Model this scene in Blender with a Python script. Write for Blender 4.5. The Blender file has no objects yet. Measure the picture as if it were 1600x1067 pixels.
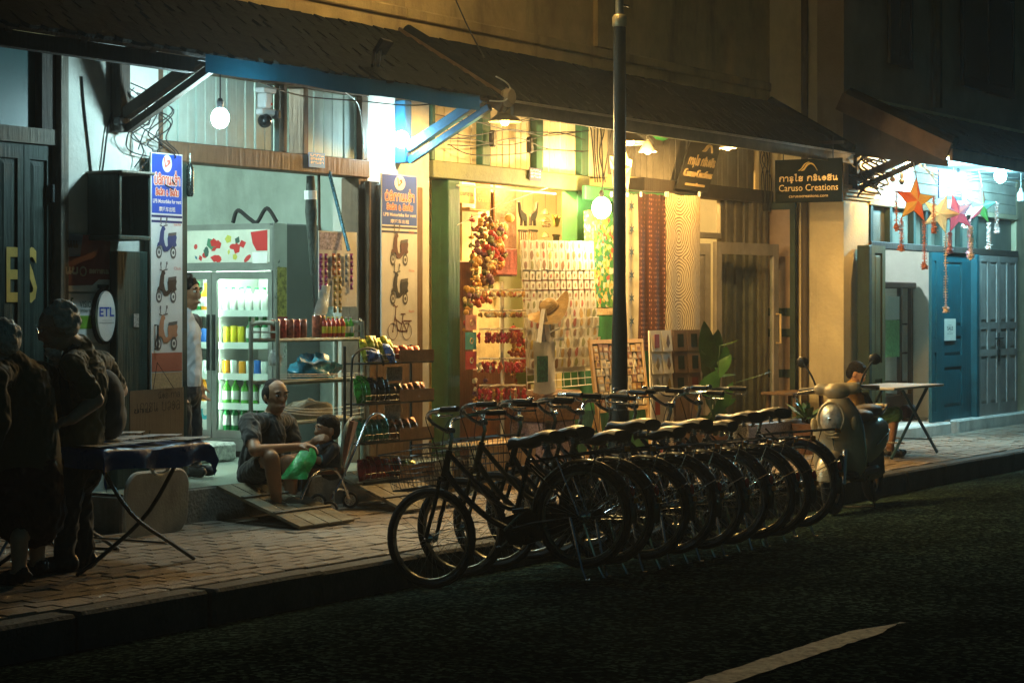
import bpy, bmesh, math, random
import numpy as np
from mathutils import Vector as V, Matrix, Euler, noise as mnoise
random.seed(11)
scn = bpy.context.scene
COL = scn.collection
PI = math.pi
R = math.radians
# ---------------------------------------------------------------- camera, sky, exposure
TH = math.atan(2100/3400); cT, sT = math.cos(TH), math.sin(TH)
CAM = V((0, -9.9, 1.65))
cam_d = bpy.data.cameras.new('camera'); cam = bpy.data.objects.new('camera', cam_d); COL.objects.link(cam)
cam.location = CAM; cam.rotation_euler = (PI/2, 0, TH - PI/2)
cam_d.sensor_width = 36; cam_d.lens = 3400/1600*36; cam_d.shift_y = -51.5/1600; cam_d.clip_end = 500; cam_d.clip_start = .1
scn.camera = cam
world = bpy.data.worlds.new('World'); scn.world = world; world.use_nodes = True
wn = world.node_tree.nodes; wl = world.node_tree.links
sky = wn.new('ShaderNodeTexSky'); sky.sky_type = 'NISHITA'; sky.sun_disc = False
sky.sun_elevation = R(-4); sky.sun_rotation = R(200)
tint = wn.new('ShaderNodeMix'); tint.data_type = 'RGBA'; tint.blend_type = 'MULTIPLY'; tint.inputs['Factor'].default_value = 1; tint.inputs['B'].default_value = (.35, 1.0, 1.0, 1)
wl.new(sky.outputs[0], tint.inputs['A']); wl.new(tint.outputs['Result'], wn['Background'].inputs[0]); wn['Background'].inputs[1].default_value = .45
scn.view_settings.view_transform = 'Standard'; scn.view_settings.look = 'None'
scn.view_settings.exposure = 0; scn.view_settings.gamma = 1; scn.view_settings.use_curve_mapping = False
cy = scn.cycles
cy.use_denoising = True; cy.max_bounces = 6; cy.diffuse_bounces = 3; cy.glossy_bounces = 3; cy.transmission_bounces = 4
cy.transparent_max_bounces = 6; cy.caustics_reflective = False; cy.caustics_refractive = False; cy.sample_clamp_indirect = 4; cy.use_light_tree = True
COOL = (.60, .95, 1.0); BLUE = (.36, .84, 1.0); WARM = (1.0, .58, .17); FLUO = (.70, 1.0, .91); SODIUM = (1.0, .70, .27)
E_BULB_A, E_BULB_B, E_SHOP1, E_SHOP2, E_CFL, E_SPOT, E_RWARM, E_RCOOL, E_RSHOP, E_LAMP, E_FRIDGE, E_SHOP3 = 48, 28, 270, 360, 150, 120, 90, 230, 180, 85, 120, 80

# ---------------------------------------------------------------- a pixel of the 1600 px photograph -> a point of the place
def at(px, py, Y):
    r = (px-800)/3400; w = (Y+9.9)/(sT-r*cT)
    return V((w*(cT+r*sT), Y, 1.65-(py-482)/3400*w))
def atX(px, py, X):
    r = (px-800)/3400; w = X/(cT+r*sT)
    return V((X, w*(sT-r*cT)-9.9, 1.65-(py-482)/3400*w))
def fx(px, Y=0.): return at(px, 482, Y).x
def fz(px, py, Y=0.): return at(px, py, Y).z
def zside(Y): return .15+.035*(Y+2.45)

# ---------------------------------------------------------------- materials
MATS = {}
def M(name, col=(.5, .5, .5), rough=.6, metal=0, var=.25, scale=5, bump=.15, bscale=50, spec=.5, coat=0, emit=0, ecol=None,
      trans=0, alpha=1, dirt=0, dcol=(.05, .045, .035), wave=None, sheen=0, ior=1.45, sss=0):
    if name in MATS: return MATS[name]
    m = bpy.data.materials.new(name); m.use_nodes = True
    nt = m.node_tree; N = nt.nodes; L = nt.links; b = N['Principled BSDF']
    b.inputs['Roughness'].default_value = rough; b.inputs['Metallic'].default_value = metal
    b.inputs['Specular IOR Level'].default_value = spec; b.inputs['Coat Weight'].default_value = coat
    b.inputs['Transmission Weight'].default_value = trans; b.inputs['Alpha'].default_value = alpha
    b.inputs['IOR'].default_value = ior
    b.inputs['Sheen Weight'].default_value = sheen
    if emit:
        b.inputs['Emission Color'].default_value = (*(ecol or col), 1); b.inputs['Emission Strength'].default_value = emit
    c4 = (*col, 1)
    tc = N.new('ShaderNodeTexCoord')
    out = None
    if var:
        nz = N.new('ShaderNodeTexNoise'); nz.inputs['Scale'].default_value = scale; nz.inputs['Detail'].default_value = 6; nz.inputs['Roughness'].default_value = .62
        L.new(tc.outputs['Object'], nz.inputs['Vector'])
        rp = N.new('ShaderNodeValToRGB'); e = rp.color_ramp.elements
        e[0].position = .3; e[1].position = .72
        e[0].color = (*[x*(1-var) for x in col], 1); e[1].color = (*[min(1, x*(1+var)) for x in col], 1)
        L.new(nz.outputs['Fac'], rp.inputs['Fac']); out = rp.outputs['Color']
        if dirt:
            n2 = N.new('ShaderNodeTexNoise'); n2.inputs['Scale'].default_value = scale*.45; n2.inputs['Detail'].default_value = 9; n2.inputs['Roughness'].default_value = .7
            mp = N.new('ShaderNodeMapping'); mp.inputs['Scale'].default_value = (1.6, 1.6, .5); L.new(tc.outputs['Object'], mp.inputs['Vector']); L.new(mp.outputs[0], n2.inputs['Vector'])
            r2 = N.new('ShaderNodeMapRange'); r2.inputs['From Min'].default_value = .52; r2.inputs['From Max'].default_value = .72; r2.inputs['To Max'].default_value = dirt
            L.new(n2.outputs['Fac'], r2.inputs['Value'])
            mx = N.new('ShaderNodeMix'); mx.data_type = 'RGBA'; L.new(r2.outputs[0], mx.inputs['Factor']); L.new(out, mx.inputs['A']); mx.inputs['B'].default_value = (*dcol, 1)
            out = mx.outputs['Result']
        L.new(out, b.inputs['Base Color'])
        rr = N.new('ShaderNodeMapRange'); rr.inputs['To Min'].default_value = max(.03, rough-.12); rr.inputs['To Max'].default_value = min(1, rough+.12)
        L.new(nz.outputs['Fac'], rr.inputs['Value']); L.new(rr.outputs[0], b.inputs['Roughness'])
    else: b.inputs['Base Color'].default_value = c4
    if bump:
        nb = N.new('ShaderNodeTexNoise'); nb.inputs['Scale'].default_value = bscale; nb.inputs['Detail'].default_value = 5
        L.new(tc.outputs['Object'], nb.inputs['Vector'])
        bp = N.new('ShaderNodeBump'); bp.inputs['Strength'].default_value = bump; bp.inputs['Distance'].default_value = .02
        if wave:   # wood grain, threads
            wv = N.new('ShaderNodeTexNoise'); mp = N.new('ShaderNodeMapping'); mp.inputs['Scale'].default_value = wave
            L.new(tc.outputs['Object'], mp.inputs['Vector']); L.new(mp.outputs[0], wv.inputs['Vector']); wv.inputs['Scale'].default_value = 1; wv.inputs['Detail'].default_value = 5
            L.new(wv.outputs['Fac'], bp.inputs['Height'])
        else: L.new(nb.outputs['Fac'], bp.inputs['Height'])
        L.new(bp.outputs[0], b.inputs['Normal'])
    MATS[name] = m
    return m
def glow(name, col, strength):
    if name in MATS: return MATS[name]
    m = bpy.data.materials.new(name); m.use_nodes = True; N = m.node_tree.nodes
    N.remove(N['Principled BSDF']); e = N.new('ShaderNodeEmission'); e.inputs[0].default_value = (*col, 1); e.inputs[1].default_value = strength
    m.node_tree.links.new(e.outputs[0], N['Material Output'].inputs[0]); MATS[name] = m
    return m

# ---------------------------------------------------------------- mesh building
def frame(o, u, v):
    o, u, v = V(o), V(u).normalized(), V(v).normalized(); n = u.cross(v)
    return lambda a, b, d=0: o+u*a+v*b+n*d
GLY = {}
class MB:
    def __init__(s): s.v = []; s.f = []; s.m = []; s.mi = 0
    def add(s, vs, fs):
        o = len(s.v); s.v += [tuple(p) for p in vs]; s.f += [tuple(i+o for i in f) for f in fs]; s.m += [s.mi]*len(fs); return s
    def hexa(s, p): return s.add(p, [(0, 3, 2, 1), (4, 5, 6, 7), (0, 1, 5, 4), (1, 2, 6, 5), (2, 3, 7, 6), (3, 0, 4, 7)])
    def box(s, x0, y0, z0, x1, y1, z1):
        x0, x1 = sorted((x0, x1)); y0, y1 = sorted((y0, y1)); z0, z1 = sorted((z0, z1))
        return s.hexa([(x0, y0, z0), (x1, y0, z0), (x1, y1, z0), (x0, y1, z0), (x0, y0, z1), (x1, y0, z1), (x1, y1, z1), (x0, y1, z1)])
    def cbox(s, x0, y0, z0, x1, y1, z1, b=.006):   # box with chamfered edges
        x0, x1 = sorted((x0, x1)); y0, y1 = sorted((y0, y1)); z0, z1 = sorted((z0, z1)); b = min(b, (x1-x0)*.4, (y1-y0)*.4, (z1-z0)*.4)
        bm = bmesh.new(); bmesh.ops.create_cube(bm, size=1)
        for q in bm.verts: q.co = V(((x0+x1)/2+q.co.x*(x1-x0), (y0+y1)/2+q.co.y*(y1-y0), (z0+z1)/2+q.co.z*(z1-z0)))
        bmesh.ops.bevel(bm, geom=bm.edges[:], offset=b, segments=1, affect='EDGES')
        bm.verts.ensure_lookup_table(); s.add([q.co for q in bm.verts], [[q.index for q in f.verts] for f in bm.faces]) if bm.verts.index_update() is None else 0
        bm.free(); return s
    def fbox(s, fr, a0, b0, d0, a1, b1, d1):      # box in a frame
        a0, a1 = sorted((a0, a1)); b0, b1 = sorted((b0, b1)); d0, d1 = sorted((d0, d1))
        return s.hexa([fr(a0, b0, d0), fr(a1, b0, d0), fr(a1, b1, d0), fr(a0, b1, d0), fr(a0, b0, d1), fr(a1, b0, d1), fr(a1, b1, d1), fr(a0, b1, d1)])
    def beam(s, a, b, w, h, up=(0, 0, 1)):
        a, b = V(a), V(b); x = (b-a).normalized(); y = V(up).cross(x).normalized(); z = x.cross(y)
        q = lambda p, i, j: p+y*(w/2*i)+z*(h/2*j)
        return s.hexa([q(a, -1, -1), q(b, -1, -1), q(b, 1, -1), q(a, 1, -1), q(a, -1, 1), q(b, -1, 1), q(b, 1, 1), q(a, 1, 1)])
    def tube(s, pts, r, n=6, closed=False, cap=True):
        P = [V(p) for p in pts]; k = len(P); rs = r if isinstance(r, (list, tuple)) else [r]*k
        T = []
        for i in range(k):
            if closed: t = P[(i+1) % k]-P[i-1]
            else: t = P[min(i+1, k-1)]-P[max(i-1, 0)]
            T.append(t.normalized() if t.length > 1e-9 else V((0, 0, 1)))
        a = V((0, 0, 1)) if abs(T[0].z) < .9 else V((1, 0, 0)); nrm = T[0].cross(a).normalized()
        vs = []
        for i in range(k):
            nrm = (nrm-T[i]*nrm.dot(T[i])); nrm = nrm.normalized() if nrm.length > 1e-6 else T[i].orthogonal().normalized(); bn = T[i].cross(nrm)
            vs += [P[i]+(nrm*math.cos(2*PI*j/n)+bn*math.sin(2*PI*j/n))*rs[i] for j in range(n)]
        fs = []
        for i in range(k if closed else k-1):
            A, B = i*n, ((i+1) % k)*n
            fs += [(A+j, A+(j+1) % n, B+(j+1) % n, B+j) for j in range(n)]
        if cap and not closed: fs += [tuple(range(n-1, -1, -1)), tuple((k-1)*n+j for j in range(n))]
        return s.add(vs, fs)
    def lathe(s, prof, n=12, o=(0, 0, 0), Rm=None):   # profile (r, z) about local z
        o = V(o); vs = []
        for r, z in prof:
            for j in range(n):
                p = V((max(r, 1e-4)*math.cos(2*PI*j/n), max(r, 1e-4)*math.sin(2*PI*j/n), z)); vs.append(o+(Rm@p if Rm else p))
        fs = [(i*n+j, i*n+(j+1) % n, (i+1)*n+(j+1) % n, (i+1)*n+j) for i in range(len(prof)-1) for j in range(n)]
        fs += [tuple(range(n-1, -1, -1)), tuple((len(prof)-1)*n+j for j in range(n))]
        return s.add(vs, fs)
    def ell(s, c, r, n=10, m=7, Rm=None):
        r = (r, r, r) if isinstance(r, (int, float)) else r; c = V(c); vs = []
        for i in range(m+1):
            t = PI*i/m
            for j in range(n):
                p = V((r[0]*math.sin(t)*math.cos(2*PI*j/n), r[1]*math.sin(t)*math.sin(2*PI*j/n), -r[2]*math.cos(t))) if 0 < i < m else V((1e-4*math.cos(2*PI*j/n), 1e-4*math.sin(2*PI*j/n), -r[2]*math.cos(t)))
                vs.append(c+(Rm@p if Rm else p))
        fs = [(i*n+j, i*n+(j+1) % n, (i+1)*n+(j+1) % n, (i+1)*n+j) for i in range(m) for j in range(n)]
        return s.add(vs, fs)
    def torus(s, c, ax, Rr, r, n=32, m=6, a0=0, a1=2*PI, sq=1):
        c = V(c); ax = V(ax).normalized(); u = ax.orthogonal().normalized() if abs(ax.z) > .9 else V((0, 0, 1)).cross(ax).normalized(); w = ax.cross(u)
        full = abs(a1-a0-2*PI) < 1e-6; k = n if full else n+1; vs = []
        for i in range(k):
            a = a0+(a1-a0)*i/n; d = u*math.cos(a)+w*math.sin(a)
            vs += [c+d*(Rr+r*math.cos(2*PI*j/m))+ax*(r*sq*math.sin(2*PI*j/m)) for j in range(m)]
        fs = []
        for i in range(n):
            A, B = i*m, ((i+1) % k)*m
            fs += [(A+j, B+j, B+(j+1) % m, A+(j+1) % m) for j in range(m)]
        return s.add(vs, fs)
    def prism(s, poly, fr, d0, d1):
        k = len(poly); vs = [fr(a, b, d0) for a, b in poly]+[fr(a, b, d1) for a, b in poly]
        return s.add(vs, [tuple(range(k-1, -1, -1)), tuple(range(k, 2*k))]+[(i, (i+1) % k, k+(i+1) % k, k+i) for i in range(k)])
    def disc(s, fr, a, b, ra, rb, d0, d1, n=20): return s.prism([(a+ra*math.cos(2*PI*i/n), b+rb*math.sin(2*PI*i/n)) for i in range(n)], fr, d0, d1)
    def text(s, txt, fr, a, b, size, d=.002, width=None, ext=0, cx=True, bold=0):
        key = (txt, ext > 0, bold)
        if key not in GLY:
            c = bpy.data.curves.new('lettering', 'FONT'); c.body = txt; c.resolution_u = 2; c.offset = bold
            if ext: c.extrude = .08
            o = bpy.data.objects.new('lettering', c); COL.objects.link(o); dg = bpy.context.evaluated_depsgraph_get(); dg.update()
            me = bpy.data.meshes.new_from_object(o.evaluated_get(dg)); GLY[key] = ([tuple(p.co) for p in me.vertices], [tuple(f.vertices) for f in me.polygons])
            bpy.data.objects.remove(o); bpy.data.curves.remove(c); bpy.data.meshes.remove(me)
        vs, fs = GLY[key]
        if not vs: return s
        x0 = min(p[0] for p in vs); x1 = max(p[0] for p in vs); sx = width/(x1-x0) if width else size
        off = a-(x1+x0)/2*sx if cx else a-x0*sx
        return s.add([fr(off+p[0]*sx, b+p[1]*size, d+((p[2]+.08)/.16*ext if ext else 0)) for p in vs], fs)
    def stroke(s, lines, fr, a, b, sx, sy, r, d=.002):   # hand-drawn strokes (u, v) as flat ribbons
        for ln in lines:
            P = [(a+u*sx, b+v*sy) for u, v in ln]
            for (p, q) in zip(P, P[1:]):
                dx, dy = q[0]-p[0], q[1]-p[1]; l = math.hypot(dx, dy) or 1; nx, ny = -dy/l*r, dx/l*r; ex, ey = dx/l*r*.6, dy/l*r*.6
                s.add([fr(p[0]-ex+nx, p[1]-ey+ny, d), fr(p[0]-ex-nx, p[1]-ey-ny, d), fr(q[0]+ex-nx, q[1]+ey-ny, d), fr(q[0]+ex+nx, q[1]+ey+ny, d)], [(0, 1, 2, 3)]); d += 1e-5
        return s
    def mesh(s, name, mats, off=V((0, 0, 0)), smooth=0):
        me = bpy.data.meshes.new(name); me.from_pydata([(p[0]-off.x, p[1]-off.y, p[2]-off.z) for p in s.v], [], s.f)
        mats = mats if isinstance(mats, (list, tuple)) else [mats]
        for m in mats: me.materials.append(m)
        if len(mats) > 1: me.polygons.foreach_set('material_index', s.m)
        if smooth:
            me.polygons.foreach_set('use_smooth', [True]*len(me.polygons)); me.set_sharp_from_angle(angle=R(smooth if smooth > 1 else 40))
        me.update(); return me
OFF = {}
def tag(o, label=None, cat=None, group=None, kind=None):
    if label: o['label'] = label
    if cat: o['category'] = cat
    if group: o['group'] = group
    if kind: o['kind'] = kind
    return o
def thing(name, label, cat, loc=(0, 0, 0), world=True, group=None, rot=(0, 0, 0)):
    o = bpy.data.objects.new(name, None); COL.objects.link(o); o.location = loc; o.rotation_euler = rot; o.empty_display_size = .1
    OFF[o.name] = V(loc) if world else V((0, 0, 0))
    return tag(o, label, cat, group)
def part(name, mb, mat, parent, smooth=0, label=None, kind=None):
    off = OFF[parent.name]; o = bpy.data.objects.new(name, mb.mesh(name, mat, off, smooth)); COL.objects.link(o); o.parent = parent
    OFF[o.name] = off; tag(o, label, None, None, kind); return o
def inst(name, mesh, parent, loc, rot=(0, 0, 0), scale=None, kind=None):
    o = bpy.data.objects.new(name, mesh); COL.objects.link(o); o.parent = parent; o.location = V(loc)-OFF[parent.name]; o.rotation_euler = rot
    if scale: o.scale = scale
    if kind: o['kind'] = kind
    OFF[o.name] = OFF[parent.name]; return o
def solo(name, mb, mat, label, cat, group=None, smooth=0, kind=None, loc=None):
    if loc is None:
        xs, ys, zs = zip(*mb.v); loc = V(((min(xs)+max(xs))/2, (min(ys)+max(ys))/2, min(zs)))
    o = bpy.data.objects.new(name, mb.mesh(name, mat, V(loc), smooth)); COL.objects.link(o); o.location = loc; OFF[o.name] = V(loc)
    return tag(o, label, cat, group, kind)
def struct(name, mb, mat, smooth=0):
    o = bpy.data.objects.new(name, mb.mesh(name, mat, V((0, 0, 0)), smooth)); COL.objects.link(o); OFF[o.name] = V((0, 0, 0)); o['kind'] = 'structure'; return o
def kids(o): return [c for c in KID.get(o.name, [])]
def dup(root, loc=None, rot=None, label=None, mat=None):
    def cp(o, p):
        c = o.copy(); COL.objects.link(c)
        if p is not None: c.parent = p
        for k in [q for q in o.children]: cp(k, c)
        return c
    r = cp(root, None)
    if loc is not None: r.location = loc
    if rot is not None: r.rotation_euler = rot
    if label: r['label'] = label
    return r
def sph(P, A): return [tuple(p) for p in P]
def arc(c, r, a0, a1, n, pl='xz'):
    o = []
    for i in range(n+1):
        a = R(a0+(a1-a0)*i/n); o.append((c[0]+r*math.cos(a), c[1]+r*math.sin(a)))
    return o
def catmull(P, k=6):
    P = [V(p) for p in P]; out = []
    for i in range(len(P)-1):
        a, b, c2, d = P[max(i-1, 0)], P[i], P[i+1], P[min(i+2, len(P)-1)]
        for j in range(k):
            t = j/k; out.append(.5*((2*b)+(c2-a)*t+(2*a-5*b+4*c2-d)*t*t+(3*b-a-3*c2+d)*t**3))
    out.append(P[-1]); return out
def sag(a, b, dip, n=8):
    a, b = V(a), V(b); return [a.lerp(b, i/n)-V((0, 0, dip*4*(i/n)*(1-i/n))) for i in range(n+1)]
# ---------------------------------------------------------------- smooth one-piece bodies from tapered limbs
class Body:
    def __init__(s): s.mb = MB(); s.pr = []
    def cap(s, a, b, ra, rb, t, n=14):
        a, b = V(a), V(b); ax = (b-a); L = ax.length
        if L < 1e-5: return s.ell(a, (ra,)*3, t)
        q = V((0, 0, 1)).rotation_difference(ax.normalized()).to_matrix()
        prof = [(ra*math.sin(x), -ra*math.cos(x)) for x in (0, .5, 1.0, PI/2)]+[(rb*math.cos(x), L+rb*math.sin(x)) for x in (0, .5, 1.0, PI/2)]
        s.mb.lathe(prof, n, a, q); s.pr.append(('c', a, b, ra, rb, t)); return s
    def ell(s, c, r, t, Rm=None):
        s.mb.ell(c, r, 16, 10, Rm); s.pr.append(('e', V(c), (Rm or Matrix.Identity(3)).inverted(), V(r), 0, t)); return s
    def build(s, name, mats, parent, voxel=.008, smooth=5, order=None, cuts=None, folds=0):
        me = s.mb.mesh(name, [mats[0]]); o = bpy.data.objects.new(name, me); COL.objects.link(o)
        md = o.modifiers.new('r', 'REMESH'); md.mode = 'VOXEL'; md.voxel_size = voxel
        m2 = o.modifiers.new('s', 'SMOOTH'); m2.factor = .5; m2.iterations = smooth
        dg = bpy.context.evaluated_depsgraph_get(); dg.update(); nm = bpy.data.meshes.new_from_object(o.evaluated_get(dg))
        bpy.data.objects.remove(o); bpy.data.meshes.remove(me); nm.name = name
        nm.materials.clear()
        for m in mats: nm.materials.append(m)
        n = len(nm.polygons); cs = np.empty(n*3); nm.polygons.foreach_get('center', cs); cs = cs.reshape(-1, 3)
        best = np.full(n, 1e9); idx = np.zeros(n, int)
        for p in s.pr:
            if p[0] == 'c':
                a, b = np.array(p[1]), np.array(p[2]); ab = b-a; t = np.clip(((cs-a)@ab)/(ab@ab), 0, 1)
                d = np.linalg.norm(cs-(a+t[:, None]*ab), axis=1)-(p[3]+(p[4]-p[3])*t)
            else:
                q = (cs-np.array(p[1]))@np.array(p[2]).T/np.array(p[3]); k = np.linalg.norm(q, axis=1); d = (k-1)*min(p[3])
            w = d < best; best[w] = d[w]; idx[w] = p[5]
        if cuts: idx = cuts(cs, idx)
        nm.polygons.foreach_set('material_index', idx); nm.polygons.foreach_set('use_smooth', [True]*n); nm.update()
        if folds:   # creases of the clothes; skin (material 0) stays smooth
            nv = len(nm.vertices); msk = np.zeros(nv)
            for p_, k_ in zip(nm.polygons, idx):
                if k_: msk[list(p_.vertices)] = 1
            co = np.empty(nv*3); nm.vertices.foreach_get('co', co); co = co.reshape(-1, 3); no = np.empty(nv*3); nm.vertices.foreach_get('normal', no); no = no.reshape(-1, 3)
            for i_ in np.nonzero(msk)[0]:
                x_, y_, z_ = co[i_]; w_ = mnoise.noise((x_*5, y_*5, z_*5)); a_ = 1-abs(mnoise.noise((x_*13+w_*2, y_*13-w_, z_*8+w_*3+7)))*2.2; b_ = 1-abs(mnoise.noise((x_*24+w_, y_*24, z_*15+3)))*2.2
                co[i_] += no[i_]*folds*(max(-.6, a_)*.7+max(-.5, b_)*.35-.3)
            nm.vertices.foreach_set('co', co.ravel())
        off = OFF[parent.name] if parent else V((0, 0, 0))
        if off.length: nm.transform(Matrix.Translation(-off))
        ob = bpy.data.objects.new(name, nm); COL.objects.link(ob); ob.parent = parent; OFF[ob.name] = off
        return ob
# ================================================================ materials of the place
plaster = M('plaster_white', (.58, .58, .53), .85, var=.14, scale=2.5, bump=.14, bscale=22, dirt=.55, dcol=(.16, .14, .11))
plaster_y = M('plaster_ochre', (.52, .37, .16), .85, var=.28, scale=2.2, bump=.35, bscale=18, dirt=.85, dcol=(.10, .07, .04))
plaster_c = M('plaster_cream', (.62, .53, .34), .85, var=.16, scale=2, bump=.3, bscale=24, dirt=.45, dcol=(.16, .12, .07))
inner_g = M('inner_plaster_green', (.45, .53, .47), .8, var=.16, scale=3, bump=.25, bscale=14, dirt=.5, dcol=(.2, .22, .18))
inner_y = M('inner_plaster_yellow', (.72, .62, .38), .8, var=.12, scale=2, bump=.2)
inner_w = M('inner_plaster_white', (.7, .72, .68), .8, var=.1, scale=3, bump=.2)
wood_d = M('wood_dark', (.045, .034, .026), .7, var=.4, scale=6, bump=.5, wave=(40, 40, 3))
wood_b = M('wood_brown', (.14, .085, .05), .65, var=.35, scale=6, bump=.5, wave=(30, 30, 3))
wood_g = M('wood_grey', (.17, .155, .125), .75, var=.35, scale=5, bump=.5, wave=(40, 40, 3))
wood_l = M('wood_light', (.52, .34, .16), .6, var=.25, scale=7, bump=.3, wave=(40, 40, 4))
wood_gd = M('wood_green_dark', (.022, .045, .036), .65, var=.35, scale=6, bump=.4, wave=(40, 40, 3))
green = M('paint_green', (.035, .17, .065), .55, var=.3, scale=4, bump=.35, wave=(30, 30, 3), dirt=.4)
green_d = M('paint_green_dark', (.02, .085, .05), .55, var=.35, scale=4, bump=.35, wave=(30, 30, 3), dirt=.4)
olive = M('paint_olive', (.11, .12, .05), .6, var=.3, scale=4, bump=.35, wave=(30, 30, 3), dirt=.4)
teal = M('paint_teal', (.006, .085, .11), .5, var=.25, scale=4, bump=.3, wave=(30, 30, 3), dirt=.3)
greyp = M('paint_grey', (.27, .25, .23), .6, var=.25, scale=4, bump=.3, wave=(30, 30, 3), dirt=.4)
pale_g = M('boards_pale_green', (.43, .53, .47), .6, var=.2, scale=3, bump=.25, wave=(40, 40, 2), dirt=.35, dcol=(.2, .2, .16))
pale_y = M('boards_cream', (.60, .52, .34), .6, var=.2, scale=3, bump=.25, wave=(40, 40, 2), dirt=.4, dcol=(.2, .15, .08))
grey_b = M('boards_grey', (.22, .2, .17), .65, var=.3, scale=4, bump=.35, wave=(40, 40, 2), dirt=.3)
blue_p = M('paint_blue', (.012, .10, .20), .45, var=.25, scale=4, bump=.2, dirt=.25)
concrete = M('concrete', (.27, .26, .23), .85, var=.3, scale=4, bump=.4, bscale=40, dirt=.5)
floor_t = M('shop_floor', (.30, .36, .31), .32, var=.25, scale=2.5, bump=.06, dirt=.4)
metal_d = M('metal_dark', (.03, .035, .035), .45, .6, var=.3, scale=8, bump=.1)
metal_p = M('metal_painted', (.22, .24, .19), .5, .2, var=.35, scale=14, bump=.15, dirt=.5, dcol=(.12, .06, .03))
chrome = M('chrome', (.62, .62, .62), .2, 1, var=.15, scale=20, bump=.05)
black = M('black_plastic', (.012, .012, .013), .45, var=.3, scale=12, bump=.08)
rubber = M('rubber', (.018, .018, .018), .75, var=.3, scale=14, bump=.25, bscale=120)
white_p = M('white_plastic', (.72, .72, .7), .4, var=.08, scale=8, bump=.05)
ink = M('ink_black', (.02, .02, .022), .6, var=.1, bump=0)
wire_m = M('cable_black', (.015, .015, .016), .6, var=.2, bump=0)
wire_w = M('cable_white', (.6, .6, .56), .6, var=.2, bump=0)
tile_m = M('roof_tile_clay', (.0065, .009, .0088), .9, var=.5, spec=.15, scale=3, bump=.5, bscale=40, dirt=.6, dcol=(.03, .028, .022))
glass = bpy.data.materials.new('glass_clear'); glass.use_nodes = True
def _glass(m):
    N, L = m.node_tree.nodes, m.node_tree.links; N.remove(N['Principled BSDF']); t = N.new('ShaderNodeBsdfTransparent'); t.inputs[0].default_value = (.93, .97, .95, 1); g = N.new('ShaderNodeBsdfGlossy'); g.inputs[1].default_value = .06; f = N.new('ShaderNodeFresnel'); f.inputs[0].default_value = 1.35; x = N.new('ShaderNodeMixShader')
    ge = N.new('ShaderNodeNewGeometry'); ma = N.new('ShaderNodeMath'); ma.operation = 'SUBTRACT'; ma.use_clamp = True; L.new(f.outputs[0], ma.inputs[0]); L.new(ge.outputs['Backfacing'], ma.inputs[1])
    L.new(ma.outputs[0], x.inputs[0]); L.new(t.outputs[0], x.inputs[1]); L.new(g.outputs[0], x.inputs[2]); L.new(x.outputs[0], N['Material Output'].inputs[0])
_glass(glass)
glass_f = M('glass_frosted_teal', (.015, .075, .08), .45, var=.3, scale=2, bump=.04, bscale=30)
gold = M('gold_paint', (.62, .42, .10), .5, var=.2, scale=10, bump=.1)
brass = M('gold_letter', (.70, .52, .26), .4, .3, var=.15, scale=10, bump=.05)
paper = M('paper', (.74, .70, .60), .8, var=.08, scale=10, bump=.05)

def asphalt_mat():
    m = M('asphalt', (.0115, .0205, .019), .88, var=.65, scale=.9, bump=0)
    N, L = m.node_tree.nodes, m.node_tree.links; b = N['Principled BSDF']; tc = N['Texture Coordinate']
    vo = N.new('ShaderNodeTexVoronoi'); vo.inputs['Scale'].default_value = 42; L.new(tc.outputs['Object'], vo.inputs['Vector'])
    n2 = N.new('ShaderNodeTexNoise'); n2.inputs['Scale'].default_value = 34; n2.inputs['Detail'].default_value = 8; n2.inputs['Roughness'].default_value = .8; L.new(tc.outputs['Object'], n2.inputs['Vector'])
    mx = N.new('ShaderNodeMath'); mx.operation = 'ADD'; L.new(vo.outputs['Distance'], mx.inputs[0]); L.new(n2.outputs['Fac'], mx.inputs[1])
    b.inputs['Specular IOR Level'].default_value = .0; bp = N.new('ShaderNodeBump'); bp.inputs['Strength'].default_value = 1; bp.inputs['Distance'].default_value = .018; L.new(mx.outputs[0], bp.inputs['Height']); L.new(bp.outputs[0], b.inputs['Normal'])
    old = b.inputs['Base Color'].links[0].from_socket
    ml = N.new('ShaderNodeMix'); ml.data_type = 'RGBA'; ml.blend_type = 'MULTIPLY'; ml.inputs['Factor'].default_value = .8
    rp = N.new('ShaderNodeValToRGB'); rp.color_ramp.elements[0].position = .25; rp.color_ramp.elements[0].color = (.3, .3, .3, 1); rp.color_ramp.elements[1].position = .62; rp.color_ramp.elements[1].color = (1.3, 1.3, 1.2, 1); q_ = rp.color_ramp.elements.new(.80); q_.color = (5.5, 5.2, 4.2, 1)
    L.new(vo.outputs['Color'], rp.inputs[0]); L.new(old, ml.inputs['A']); L.new(rp.outputs[0], ml.inputs['B']); L.new(ml.outputs['Result'], b.inputs['Base Color'])
    r2 = N.new('ShaderNodeMapRange'); r2.inputs['To Min'].default_value = .55; r2.inputs['To Max'].default_value = .95; L.new(vo.outputs['Color'], r2.inputs['Value']); L.new(r2.outputs[0], b.inputs['Roughness'])
    return m
asphalt = asphalt_mat()

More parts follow.
